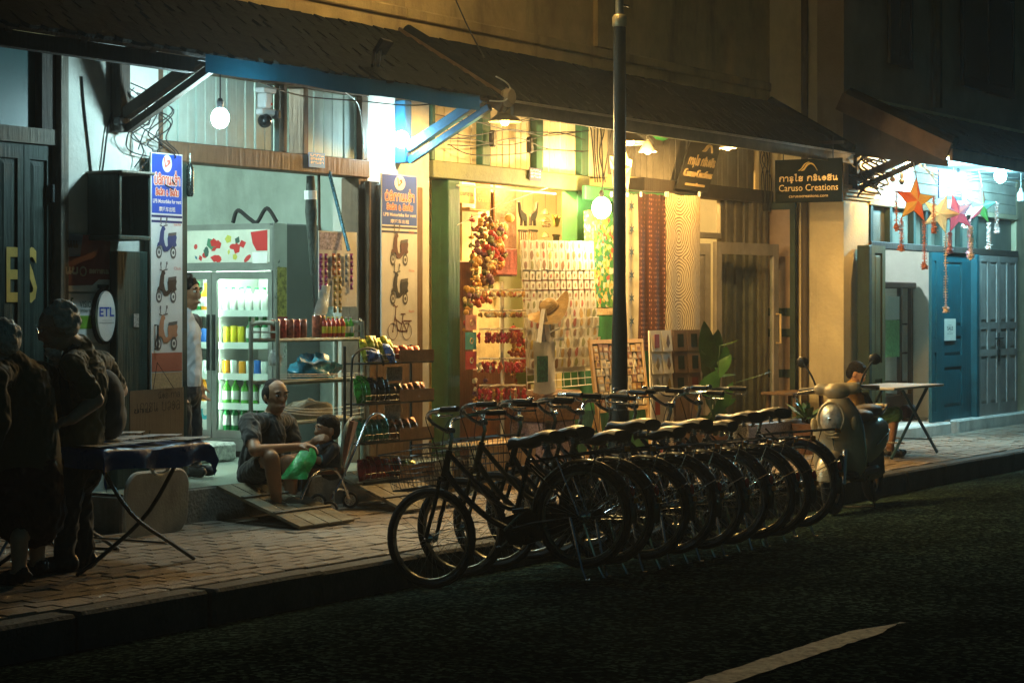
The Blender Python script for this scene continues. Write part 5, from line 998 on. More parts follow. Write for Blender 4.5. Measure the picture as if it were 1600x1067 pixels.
    def fender(cx_, a0, a1):
        m = MB(); vs = []; n = 22
        for i in range(n+1):
            a = R(a0+(a1-a0)*i/n)
            for y, rr in ((-.032, .312), (-.02, .326), (0, .331), (.02, .326), (.032, .312)): vs.append((cx_+rr*math.cos(a), y, WR+rr*math.sin(a)))
        m.add(vs, [(i*5+j, (i+1)*5+j, (i+1)*5+j+1, i*5+j+1) for i in range(n) for j in range(4)]); return m
    fd = part('mudguard', fender(0, 10, 195), fr_black, t, smooth=60); part('mudguard_stay', MB().tube([(0, -.06, WR), (-.31, -.03, WR+.14)], .003, 4).tube([(0, .06, WR), (-.31, .03, WR+.14)], .003, 4), chrome, fd); part('reflector', MB().ell((-.322, 0, WR+.10), (.012, .022, .03), 10, 6), redr, fd, smooth=1); part('amber_reflector', MB().beam((-.335, -.018, WR+.045), (-.335, .018, WR+.045), .012, .03), amber, fd)
    rk = part('rear_rack', MB().tube(catmull([(.29, -.04, .655), (.1, -.06, .658), (-.26, -.06, .658), (-.31, -.03, .658), (-.31, .03, .658), (-.26, .06, .658), (.1, .06, .658), (.29, .04, .655)], 4), .0055, 6), metal_d, t, smooth=1)
    for x in (-.22, -.1, .02, .14): part('rack_bar', MB().tube([(x, -.06, .659), (x, .06, .659)], .0045, 5), metal_d, rk)
    for s_ in (-1, 1): part('rack_strut', MB().tube([(.0, .068*s_, WR), (-.16, .06*s_, .656)], .0045, 5).tube([(.0, .068*s_, WR), (.1, .06*s_, .656)], .0045, 5), chrome, rk)
    part('rack_reflector', MB().cbox(-.33, -.03, .63, -.318, .03, .66, .003), amber, rk)
    part('chain_guard', MB().prism([(-.08, .29), (-.09, .36), (.0, .38), (.42, .385), (.55, .36), (.57, .28), (.53, .20), (.42, .185), (.0, .27)], lambda a, b, d: V((a, -.075-d, b)), 0, .02), fr_black, t)
    ck = part('crank', MB().tube([(.46, -.105, .285), (.60, -.105, .19)], .009, 6).tube([(.46, .105, .285), (.32, .105, .38)], .009, 6).tube([(.46, -.11, .285), (.46, .11, .285)], .011, 6), chrome, t)
    for x, y, z in ((.60, -.15, .19), (.32, .15, .38)): part('pedal', MB().cbox(x-.04, y-.045, z-.012, x+.04, y+.045, z+.012, .004), black, ck)
    for s_ in (-1, 1): part('stand_leg', MB().tube([(.05, .08*s_, .30), (.0, .12*s_, .0), (-.02, .13*s_, -.062), (-.05, .135*s_, -.065)], .009, 6), chrome, t, smooth=1)
    # wire basket in front of the bars
    x0, x1, z0, z1, wy = .885, 1.14, .60, .82, .165; wr = lambda a, b, r=.0028: MB().tube([a, b], r, 4)
    bk = part('basket', MB().tube([(x0-.03, -wy-.02, z1), (x1+.05, -wy-.02, z1), (x1+.05, wy+.02, z1), (x0-.03, wy+.02, z1)], .006, 6, closed=True).tube([(x0, -wy+.02, z0), (x1, -wy+.02, z0), (x1, wy-.02, z0), (x0, wy-.02, z0)], .005, 6, closed=True).tube([(x0-.015, -wy, .71), (x1+.025, -wy, .71), (x1+.025, wy, .71), (x0-.015, wy, .71)], .004, 5, closed=True).tube([(x0-.02, -wy-.01, .765), (x1+.035, -wy-.01, .765), (x1+.035, wy+.01, .765), (x0-.02, wy+.01, .765)], .0035, 5, closed=True).tube([(x0-.01, -wy+.01, .655), (x1+.015, -wy+.01, .655), (x1+.015, wy-.01, .655), (x0-.01, wy-.01, .655)], .0035, 5, closed=True), bask_m, t, smooth=1)
    m = MB()
    for k in range(10):
        y = -1+2*k/9; x = k/9
        m.tube([(x0, y*(wy-.02), z0), (x0-.03, y*(wy+.02), z1)], .002, 3, cap=False).tube([(x1, y*(wy-.02), z0), (x1+.05, y*(wy+.02), z1)], .002, 3, cap=False).tube([(x0, y*(wy-.02), z0), (x1, y*(wy-.02), z0)], .002, 3, cap=False)
        for s_ in (-1, 1): m.tube([(x0+(x1-x0)*x, s_*(wy-.02), z0), (x0-.03+(x1-x0+.08)*x, s_*(wy+.02), z1)], .002, 3, cap=False)
    part('basket_wires', m, bask_m, bk)
    part('lock_cable', MB().tube(catmull([(.28, -.05, .70), (.2, -.09, .60), (.12, -.08, .52), (.22, -.06, .55), (.3, -.05, .66)], 5), .007, 6), black, t)
    return t
bike0 = make_bike()
spots = [  # pixel of the rear hub, of the front hub, frame paint, label
    ((912, 806), (673, 840), fr_black, 'black bicycle nearest the camera, first of the row, its front wheel against the kerb'),
    ((951, 801), (722, 824), fr_olive, 'olive framed bicycle, second of the row from the near end'),
    ((1006, 796), (768, 812), fr_black, 'black bicycle, third of the row from the near end'),
    ((1051, 789), (826, 800), fr_grey, 'grey framed bicycle, fourth of the row from the near end'),
    ((1094, 783), (866, 794), fr_black, 'black bicycle in the middle of the row, fifth from the near end'),
    ((1134, 777), (914, 786), fr_wine, 'dark red bicycle, sixth of the row from the near end'),
    ((1175, 771), (952, 778), fr_black, 'black bicycle, third of the row from the scooter'),
    ((1207, 767), (996, 772), fr_blue, 'dark blue bicycle, second of the row from the scooter'),
    ((1249, 755), (1050, 766), fr_black, 'black bicycle at the far end of the row, beside the scooter')]
random.seed(2)
for i, (pr, pf, fm, lb) in enumerate(spots):
    A = at(*pr, -3.68+random.uniform(-.02, .02)-.004*i); B = at(pf[0]+(random.uniform(-9, 9) if i else 0), pf[1], -2.68)
    x = (B-A).normalized(); lean = random.uniform(-.02, .12); up = V((lean*.6, 0, 1)); y = up.cross(x).normalized(); z = x.cross(y)
    o = bike0 if i == 0 else dup(bike0); o['label'] = lb
    m = Matrix((x, y, z)).transposed().to_4x4(); org = A-z*WR; m.translation = org
    o.matrix_world = m
    o.location = org; o.rotation_euler = m.to_euler()
    st = random.uniform(-.22, .18) if i else -.04
    pv_ = V((.862, 0, .655)); sa = V((.808-.862, 0, .80-.655)).normalized(); RM = Matrix.Translation(pv_) @ Matrix.Rotation(st, 4, sa) @ Matrix.Translation(-pv_)
    for ch in o.children:
        if ch.name.split('.')[0] in ('fork', 'stem', 'handlebar', 'bell', 'basket') or (ch.name.startswith('wheel') and any(g.name.startswith('tyre') and g.data.vertices[0].co.x > .5 for g in ch.children)): ch.matrix_local = RM
    if i > 2:
        for ch in [c for c in o.children if c.name.startswith('basket')]:
            for g in list(ch.children): bpy.data.objects.remove(g)
            bpy.data.objects.remove(ch)
    dz = random.uniform(-.035, .03) if i else 0
    for ch in o.children:
        if ch.name.split('.')[0] in ('saddle', 'seat_post'): ch.location.z += dz
    for ch in o.children_recursive:
        for sl in ch.material_slots:
            if sl.material == fr_black and i: sl.link = 'OBJECT'; sl.material = fm if 'mudguard' not in ch.name and 'chain' not in ch.name else fr_black
        if ch.name.startswith('saddle') and not ch.name.startswith('saddle_spring'): pass
# ================================================================ retro scooter, parked along the kerb facing the camera (local +x forward)
sc_cream = M('scooter_cream', (.40, .34, .22), .35, .1, var=.15, scale=8, bump=.03, coat=.5, dirt=.3, dcol=(.2, .17, .12)); sc_brown = M('scooter_seat', (.05, .035, .025), .55, var=.3, bump=.1)
lens = M('headlight_glass', (.75, .75, .68), .08, .5, var=.4, scale=30, bump=.3, bscale=40)
sx, sy = 16.62, -2.93; t = thing('scooter', 'cream retro motor scooter with round headlight at the far end of the bicycles', 'scooter', (0, 0, 0), world=False)
w = bpy.data.objects.new('wheel', None)
for cx_ in (.62, -.62):
    w = bpy.data.objects.new('wheel', None); COL.objects.link(w); w.parent = t; OFF[w.name] = V((0, 0, 0)); c = (cx_, 0, .235)
    part('tyre', MB().torus(c, (0, 1, 0), .19, .047, 32, 10), rubber, w, smooth=1); part('rim', MB().torus(c, (0, 1, 0), .14, .022, 28, 8), M('rim_tan', (.30, .18, .10), .4, .4), w, smooth=1)
    m = MB()
    for k in range(6): a = k*PI/3; m.beam((cx_+.03*math.cos(a), 0, .235+.03*math.sin(a)), (cx_+.14*math.cos(a), 0, .235+.14*math.sin(a)), .03, .02, (0, 1, 0))
    m.tube([(cx_, -.07, .235), (cx_, .07, .235)], .035, 10); part('hub_spokes', m, metal_d, w)
def loft(secs, closed=True):
    m = MB(); n = len(secs[0]); m.add([p for q in secs for p in q], [(i*n+k, i*n+(k+1) % n, (i+1)*n+(k+1) % n, (i+1)*n+k) for i in range(len(secs)-1) for k in range(n)]+[tuple(range(n-1, -1, -1)), tuple((len(secs)-1)*n+k for k in range(n))]); return m
def interp(tab, k):
    pts = [V(r_[1:4]) for r_ in tab]; zs = [r_[0] for r_ in tab]; P = catmull(pts, k); Z = [q.x for q in catmull([(z, 0, 0) for z in zs], k)]; return [(z, *p) for z, p in zip(Z, P)]
secs = []
for z, w_, xf, dp in interp([(.27, .15, .43, .06), (.34, .205, .47, .10), (.46, .215, .505, .13), (.58, .21, .53, .16), (.70, .195, .545, .19), (.79, .165, .53, .19), (.86, .12, .485, .15), (.91, .085, .44, .10)], 5):
    ring = []
    for k in range(18): a = -PI/2+PI*k/17; ring.append((xf-dp*(1-abs(math.cos(a))**.8), w_*math.copysign(abs(math.sin(a))**.85, math.sin(a)), z))
    xb = xf-dp-.03
    for k in range(6): a = 1-2*k/5; ring.append((xb-.02*(1-a*a), w_*a*.96, z))
    secs.append(ring)
fs = part('front_shield', loft(secs), sc_cream, t, smooth=50)
for s_ in (-1, 1): part('shield_trim', MB().tube([(x, w_*s_*1.005, z) for z, w_, x in [(q[0][2], max(abs(p[1]) for p in q), q[0][0]) for q in secs]], .006, 5), chrome, fs)
part('crest', MB().tube([(.553, 0, .60), (.535, 0, .47)], .007, 6).tube([(.556, -.05, .61), (.556, .05, .61)], .006, 6), chrome, fs)
secs = []
for x, cz, ry_, rz in interp([(-.86, .62, .05, .05), (-.78, .61, .11, .09), (-.62, .58, .165, .14), (-.42, .54, .175, .17), (-.22, .50, .155, .17), (-.08, .46, .12, .12), (-.02, .44, .08, .08)], 4): secs.append([(x, ry_*math.copysign(abs(math.cos(2*PI*k/20))**.8, math.cos(2*PI*k/20)), cz+rz*math.copysign(abs(math.sin(2*PI*k/20))**.8, math.sin(2*PI*k/20))) for k in range(20)])
rb = part('rear_body', loft(secs), sc_cream, t, smooth=50)
for s_ in (-1, 1): part('side_trim', MB().tube([(-.75, .135*s_, .60), (-.5, .178*s_, .57), (-.2, .16*s_, .50)], .006, 5), chrome, rb)
B = Body(); B.ell((-.2, 0, .74), (.24, .14, .06), 0); B.ell((-.55, 0, .77), (.24, .13, .06), 0); B.build('seat', [sc_brown], t, .008, 4)
B = Body(); B.ell((.35, 0, .965), (.09, .11, .07), 0); B.cap((.33, -.15, .985), (.33, .15, .985), .05, .05, 0); B.build('handlebar_cover', [sc_cream], t, .01, 4)
part('floorboard', MB().cbox(-.3, -.16, .26, .48, .16, .33, .02), black, t); part('under_body', MB().cbox(-.7, -.10, .2, -.1, .10, .5, .04), metal_d, t)
m = MB(); vs = []
for i in range(13):
    a = R(10+130*i/12)
    for y, rr in ((-.075, .235), (-.05, .262), (0, .275), (.05, .262), (.075, .235)): vs.append((.62+rr*math.cos(a), y, .235+rr*math.sin(a)))
m.add(vs, [(i*5+j, (i+1)*5+j, (i+1)*5+j+1, i*5+j+1) for i in range(12) for j in range(4)]); part('front_mudguard', m, sc_cream, t, smooth=60)
for s_ in (-1, 1): part('fork_leg', MB().tube([(.62, .085*s_, .235), (.52, .085*s_, .5)], .02, 8), chrome, t, smooth=1)
Rh = Matrix.Rotation(R(78), 3, 'Y')
hl = part('headlight', MB().ell((.575, 0, .755), (.12, .095, .05), 20, 10, Rh), lens, t, smooth=1); part('headlight_ring', MB().tube([V((.575, 0, .755))+Rh @ V((.13*math.cos(q*PI/14), .105*math.sin(q*PI/14), .0)) for q in range(28)], .014, 6, closed=True), sc_cream, hl, smooth=1); part('bulb_reflector', MB().ell((.60, 0, .75), (.03, .03, .03), 10, 6), chrome, hl, smooth=1)
for s_ in (-1, 1):
    part('indicator', MB().ell((.50, .165*s_, .71), (.03, .028, .055), 10, 7), amber if False else M('indicator_clear', (.5, .42, .25), .15), t, smooth=1)
    part('grip', MB().tube([(.32, .16*s_, .99), (.28, .33*s_, .98)], .019, 8), black, t, smooth=1); part('brake_lever', MB().tube([(.36, .17*s_, .985), (.35, .33*s_, .965)], .007, 6), chrome, t)
    mr = part('mirror', MB().ell((.27, .30*s_, 1.21), (.018, .052, .045), 14, 8), black, t, smooth=1); part('mirror_glass', MB().ell((.262, .30*s_, 1.21), (.014, .046, .039), 14, 8), M('mirror_glass', (.6, .6, .6), .05, 1, var=0, bump=0), mr, smooth=1); part('mirror_stem', MB().tube(catmull([(.32, .18*s_, 1.0), (.31, .22*s_, 1.1), (.28, .29*s_, 1.2)], 4), .008, 6), metal_d, mr, smooth=1)
part('exhaust', MB().tube([(-.2, -.15, .2), (-.45, -.17, .24), (-.85, -.17, .32)], [.02, .05, .05], 10), chrome, t, smooth=1); part('centre_stand', MB().tube([(-.05, -.1, .24), (-.12, -.14, .0), (-.12, .14, .0), (-.05, .1, .24)], .012, 6), metal_d, t); part('tail_light', MB().ell((-.84, 0, .62), (.03, .09, .04), 10, 7), redr, t, smooth=1)
for s_ in (-1, 1): part('grab_rail', MB().tube(catmull([(-.5, .13*s_, .74), (-.75, .12*s_, .8), (-.86, .0, .81)], 4), .012, 6), chrome, t, smooth=1)
t.location = (sx, sy, .02); t.rotation_euler = (R(3), 0, PI+R(8))
# ================================================================ souvenir shop
# interior wares
fr, w, h = fpanel(716, 560, 733, 690, .16)
part('inner_door', MB().cbox(fx(700, .16), .15, .33, fx(738, .16), .19, 2.05), M('door_redbrown', (.10, .035, .018), .5, var=.4, wave=(40, 40, 3), bump=.3), H2)
part('inner_counter', MB().cbox(fx(738, .3), .30, .33, fx(830, .3), .36, 1.12), M('door_redbrown', (.10, .035, .018)), H2)
part('window_pane_wall', MB().box(fx(722, .6), .60, 1.12, fx(780, .6), .64, 2.7), M('back_print_tan', (.5, .38, .2), .7, var=.35, scale=5), H2)
cloth_red = M('cloth_dusk_red', (.16, .04, .035), .9, var=.5, scale=22, bump=.3)
solo('hanging_cloth', MB().cbox(fx(772, .55), .54, fz(790, 432, .55), fx(806, .55), .56, fz(790, 286, .55), .004), M('cloth_brown_print', (.12, .06, .04), .9, var=.6, scale=30, bump=.3), 'brown printed cloth hanging behind the shell garlands', 'cloth')
solo('hanging_bag', MB().cbox(fx(770, .50), .48, fz(790, 430, .5), fx(806, .50), .52, fz(790, 388, .5), .01), cloth_red, 'dusky red cloth bag hanging behind the tassels', 'bag')
solo('wall_shelf', MB().cbox(fx(716, .62), .50, fz(730, 330, .6), fx(745, .62), .598, fz(730, 325, .6)), wood_l, 'small pale shelf on the left inside the souvenir shop', 'shelf')
paper_red = M('banner_red', (.5, .10, .04), .8, var=.4, scale=20)
t = thing('paper_banner', 'orange red paper banner with printed lettering high inside the souvenir shop', 'banner', at(753, 325, .45)); fr, w, h = fpanel(743, 285, 766, 328, .45); part('sheet', MB().fbox(fr, 0, 0, 0, w, h, .003), paper_red, t); m = MB(); lao(m, 'lknsa', fr, w/2, h*.6, .03, w*.8, .003, .004); lao(m, 'bakn', fr, w/2, h*.3, .03, w*.7, .003, .004); part('lettering', m, C_('banner_ink', (.5, .35, .1)), t)
t = thing('paper_banner', 'tan paper banner at the left inside the souvenir shop', 'banner', at(730, 325, .5)); fr, w, h = fpanel(717, 288, 741, 318, .5); part('sheet', MB().fbox(fr, 0, 0, 0, w, h, .003), M('banner_tan', (.5, .33, .12), .8, var=.3, scale=12), t); m = MB(); lao(m, 'brklan', fr, w/2, h*.4, .03, w*.8, .003, .004); part('lettering', m, cloth_red, t)
solo('curtain_rail', MB().tube([at(714, 290, -.08), at(868, 303, -.08)], .009, 6), wire_w, 'pale rail across the top of the souvenir shop door', 'rail'); solo('cord', MB().tube(sag(at(714, 352, -.05), at(868, 290, -.05), -.02), .004, 4), wire_w, 'white cord slanting up across the souvenir shop door', 'cord')
# garlands of dried pods and shells: each garland a string with its pods
pod_c = [M('pod_'+n, c, .6, var=.4, scale=30, bump=.3) for n, c in (('ochre', (.45, .24, .05)), ('rust', (.33, .08, .02)), ('red', (.38, .03, .02)), ('olive', (.12, .12, .03)), ('cream', (.6, .48, .25)), ('brown', (.12, .05, .02)), ('violet', (.14, .05, .08)))]
def garland(px, y0, y1, label, seed, sz=.022, n=9, Y=.05, pal=None):
    random.seed(seed); t = thing('garland', label, 'garland', at(px, y0, Y)); a, b = at(px, y0, Y), at(px+random.uniform(-2, 2), y1, Y); part('string', MB().tube([a, b], .003, 4), wire_m, t)
    for k in range(n):
        p = a.lerp(b, (k+.6)/n); c = random.choice(pal or pod_c); s_ = sz*random.uniform(.7, 1.35); mb = MB()
        for q in range(random.choice((2, 3, 4))): mb.ell(p+V((random.uniform(-1.5, 1.5)*sz, random.uniform(-1, 1)*sz, random.uniform(-1, 1)*sz)), (s_, s_, s_*random.uniform(.7, 1.2)), 7, 5)
        part('pod', mb, c, t, smooth=1)
gl_ = [(737, 335, 480, 'garland of dark pods at the left edge of the doorway'), (747, 340, 470, 'garland of ochre pods second from the left of the doorway'), (756, 330, 455, 'garland with a long pink tassel top in the doorway'), (765, 338, 450, 'garland of orange and green pods in the middle of the doorway'), (775, 345, 430, 'garland of bright red pods hanging under the ring'), (785, 350, 420, 'short garland of gourds below the straw cap'), (731, 450, 520, 'garland of small nuts beside the little pictures')]
gl_ += [(742, 400, 478, 'garland of brown seed pods hanging lowest at the left'), (752, 352, 440, 'garland of red and cream shells near the left of the doorway'), (769, 352, 425, 'garland of violet and ochre gourds in the middle of the doorway'), (780, 345, 415, 'short garland of rust coloured pods right of the middle'), (761, 395, 475, 'garland of olive pods hanging low in the doorway')]
for k, (px, y0, y1, lb) in enumerate(gl_): garland(px, y0, y1, lb, 30+k, .023 if k else .014, 11 if y1-y0 > 90 else 9, .05+.03*(k % 3))
for px, py, lb in ((796, 341, 'straw coloured round hat hanging above the doorway chimes'), (786, 355, 'straw coloured round hat hanging lower among the garlands')): p = at(px, py, .1); solo('round_hat', MB().ell(p, (.045, .045, .04), 12, 7), M('straw', (.55, .38, .12), .8, var=.3, scale=40, bump=.4), lb, 'hat', smooth=1)
for k, px in enumerate((802, 809, 816, 822)): garland(px, 505+8*k, 590+6*(k % 2), f"bunch of red tassels beside the card display, {nth(k, 4)}", 90+k, .02, 8, -.25, [pod_c[2], pod_c[1], pod_c[0]])
for k, (px, y0) in enumerate(((742, 590), (750, 600), (758, 588))): garland(px, y0, y0+50, f"string of beads hung low behind the ornament stand, {nth(k, 3)}", 95+k, .013, 7, -.1)
# chimes against the pale wall
ch_w = M('chime_wood', (.02, .014, .01), .6, var=.3); bamboo = M('bamboo', (.17, .11, .045), .5, var=.3, scale=20)
def chime(px, kind, ytop, label):
    Y = .3; p = at(px, ytop, Y); x, y, z = p; t = thing('wind_chime', label, 'wind chime', p); part('string', MB().tube([p, (x, y, 2.72)], .002, 3), wire_m, t); fr = frame((x, Y, z), (1, 0, 0), (0, 0, 1))
    if kind[0] == 'e':
        f = -1 if kind == 'e2' else 1; part('elephant', MB().prism([(a*f*.15, b*.15) for a, b in [(-.5, .9), (-.42, .3), (-.3, .05), (-.2, -.1), (-.25, -.5), (-.12, -.5), (-.08, -.2), (.2, -.2), (.22, -.5), (.38, -.5), (.38, .0), (.3, .2), (.0, .3), (-.25, .45), (-.4, .95)]], fr, -.01, .01), ch_w, t)
        m = MB().tube([(x-.07, Y, z-.12), (x+.07, Y, z-.12)], .012, 6)
        part('bar', m, ch_w, t)
        for k in range(4): xx = x-.055+.037*k; part('chime_tube', MB().tube([(xx, Y, z-.13), (xx, Y, z-.33-.03*(k % 2))], .011, 7), bamboo, t)
        if kind == 'e1': part('leaf_sail', MB().tube([(x, Y, z-.13), (x, Y, z-.42)], .002, 3).prism([(0, -.42), (.035, -.48), (.03, -.54), (0, -.59), (-.03, -.54), (-.035, -.48)], fr, -.004, .004), ch_w, t)
    else:
        for k in range(2):
            zz = z-.0-.21*k; part('bell_tier', MB().lathe([(.005, .05), (.03, .03), (.04, .0), (.01, -.005)], 10, (x, Y, zz)).lathe([(.005, -.02), (.045, -.05), (.055, -.07), (.01, -.075)], 10, (x, Y, zz)), bamboo, t)
            for q in (-1, 0, 1): part('small_bell', MB().ell((x+.045*q, Y-.01, zz-.10), .021, 8, 5), bamboo, t, smooth=1)
chime(817, 'e1', 340, 'dark elephant wind chime with a hanging leaf'); chime(833, 'e2', 340, 'dark elephant wind chime facing the other elephant'); chime(852, 't', 335, 'tiered bell wind chime between elephant and bird')
Y = .3; p = at(869, 346, Y); x, y, z = p; t = thing('wind_chime', 'wooden bird wind chime at the right of the pale wall', 'wind chime', p); fr = frame(p, (1, 0, 0), (0, 0, 1)); part('bird', MB().prism([(-.07, .06), (-.04, .0), (-.03, -.05), (.02, -.05), (.05, 0), (.07, .05), (.03, .02), (.0, .06), (-.03, .03)], fr, -.01, .01), M('bird_orange', (.45, .22, .05)), t); part('string', MB().tube([p, (x, Y, 2.72)], .002, 3), wire_m, t); part('bar', MB().tube([(x-.055, Y, z-.13), (x+.055, Y, z-.13)], .012, 6), bamboo, t)
for k in range(4): xx = x-.04+.027*k; part('chime_tube', MB().tube([(xx, Y, z-.14), (xx, Y, z-.36)], .009, 7), bamboo, t)
# small pictures at the left door edge
for py0, py1, c, lb in ((492, 516, (.6, .28, .22), 'small pink pouch'), (519, 546, (.10, .38, .38), 'small turquoise pouch'), (549, 577, (.5, .06, .05), 'small red pouch')):
    fr, w, h = fpanel(727, py0, 743, py1, -.07); t = thing('pouch', lb+' hanging at the left edge of the souvenir doorway', 'pouch', fr(0, 0)); part('cloth', MB().fbox(fr, 0, 0, 0, w, h, .01), M('pouch_'+lb.split()[1], c, .8, var=.2, bump=.3), t); part('medallion', MB().torus(fr(w/2, h*.5, .012), (0, -1, 0), .022, .005, 16, 5), brass, t)
# ---- ornament tree: white post with rings of hanging ornaments
YT = -.38; xT = fx(785, YT); g = zside(YT); t = thing('ornament_stand', 'tall cream ornament stand with tiers of red and yellow charms', 'rack', (xT, YT, g)); st_m = M('stand_cream', (.6, .5, .32), .5, var=.15, scale=10)
part('base', MB().cbox(xT-.22, YT-.03, g, xT+.22, YT+.03, g+.03).cbox(xT-.03, YT-.22, g+.031, xT+.03, YT+.22, g+.06), st_m, t); part('post', MB().tube([(xT, YT, g+.06), (xT, YT, fz(785, 440, YT))], .016, 8), st_m, t, smooth=1)
part('base_box', MB().cbox(fx(735, YT), YT-.05, g+.0, fx(833, YT), YT+.2, fz(785, 700, YT)), wood_l, t) if False else None
tiers = [(453, 472, 0), (485, 500, 0), (514, 533, 1), (560, 578, 2), (602, 620, 2), (633, 0, 9)]
char_ = [[pod_c[0], pod_c[1], pod_c[4]], [pod_c[2], M('charm_crimson', (.40, .02, .03), .5, var=.3), pod_c[1]], [pod_c[2], pod_c[2], M('charm_crimson', (.40, .02, .03))]]
chm = {}
for k, (yb, yh, pal) in enumerate(tiers):
    z = fz(785, yb, YT); rr = .20; tr = part('tier', MB().tube([(xT-rr, YT, z), (xT+rr, YT, z)], .008, 6).tube([(xT, YT-rr, z), (xT, YT+rr, z)], .008, 6).tube([(xT-.14, YT-.14, z), (xT+.14, YT+.14, z)], .008, 6).tube([(xT-.14, YT+.14, z), (xT+.14, YT-.14, z)], .008, 6), st_m, t)
    if pal == 9: continue
    random.seed(60+k)
    for j in range(26):
        a = 2*PI*j/26; r_ = rr*random.uniform(.45, .98); p = V((xT+r_*math.cos(a), YT+r_*math.sin(a), z-.012)); L = .055 if k < 2 else .10
        mt = random.choice(char_[0 if k < 2 else 1 if k == 2 else 2]) if not (k >= 3 and j % 3 == 0) else random.choice(char_[0]+[M('charm_teal', (.05, .3, .3), .5)] if k == 4 else char_[0])
        key = (k, mt.name)
        if key not in chm:
            mb = MB(); mb.tube([(0, 0, 0), (0, 0, -L*.4)], .0015, 3)
            for q in range(3 if k < 2 else 5): mb.ell((random.uniform(-.012, .012), random.uniform(-.012, .012), -L*(.3+.15*q)), (random.uniform(.010, .016),)*2+(.017,), 6, 4)
            chm[key] = mb.mesh('charm', mt, smooth=1)
        inst('charm', chm[key], tr, p, (0, 0, random.uniform(0, 6)))
# low wooden bench and baskets at the front of the shop
t = thing('wooden_bench', 'low pale wooden bench under the ornament stand', 'bench', (fx(785, -.75), -.75, zside(-.75))); xa, xb = fx(737, -.75), fx(832, -.75); zt = fz(785, 690, -.75)
part('top', MB().cbox(xa, -.80, zt-.03, xb, -.5, zt), wood_l, t); part('front_board', MB().cbox(xa+.01, -.79, zt-.25, xb-.01, -.765, zt-.031), wood_l, t); part('front_board', MB().cbox(xa+.01, -.79, zt-.47, xb-.01, -.765, zt-.29), wood_l, t)
for x in (xa+.012, xb-.052):
    for y in (-.763, -.56): part('leg', MB().box(x, y, zside(y), x+.04, y+.04, zt-.031), wood_l, t)
x0, x1 = fx(828, -.5), fx(880, -.5); t = thing('woven_chest', 'brown woven chest with lilac cloth below the tote bags', 'chest', (x0, -.5, zside(-.5))); part('box', MB().cbox(x0, -.62, zside(-.5), x1, -.3, fz(850, 660, -.6)), M('cloth_lilac', (.25, .19, .22), .85, var=.6, scale=60, bump=.3), t); part('lid', MB().cbox(x0-.02, -.64, fz(850, 659, -.6), x1+.12, -.28, fz(850, 612, -.6), .03), M('wicker', (.16, .08, .035), .7, var=.5, scale=40, bump=.5, wave=(8, 8, 90)), t)
solo('green_basket', MB().lathe([(.07, 0), (.10, .09), (.105, .10), (.09, .09), (.065, .01)], 16, at(822, 600, -.3)), M('basket_green', (.22, .32, .05), .5), 'small lime green basket beside the tote bag', 'basket', smooth=1)
# ---- card display board
YD = -.42
A0, A1, Az = at(826, 606, YD), at(937, 606, YD-.0), 0
d0 = at(828, 385, YD); d1 = at(936, 375, YD); 
zb_, zt_ = fz(880, 606, YD), fz(880, 378, YD); x0, x1 = fx(824, YD), fx(936, YD); W_, H_ = x1-x0, zt_-zb_
t = thing('card_display', 'tall wire display grid covered with rows of small white gift cards', 'display', (x0, YD, zb_)); fr = frame((x0, YD, zb_), (1, 0, .015), (-.0, .06, 1))
part('backing', MB().fbox(fr, .02, .13, -.012, W_-.02, H_, -.004), C_('backing_cream', (.70, .64, .5)), t)
for k in range(11): part('grid_wire', MB().tube([fr(W_*k/10, 0, 0), fr(W_*k/10, H_*.16, 0)], .0035, 4), white_p, t)
for k in range(4): part('grid_wire', MB().tube([fr(0, H_*.05*k, 0), fr(W_, H_*.05*k, 0)], .0035, 4), white_p, t)
random.seed(77); card = C_('card_white', (.74, .71, .62), .35); cmk = [C_('motif_'+n, c, .5, bump=0) for n, c in (('red', (.5, .16, .10)), ('ochre', (.55, .36, .12)), ('olive', (.3, .3, .12)), ('brown', (.28, .16, .08)), ('yellow', (.62, .5, .15)), ('sand', (.5, .42, .28)), ('pink', (.6, .36, .26)))]
motc = {}
nr = 13
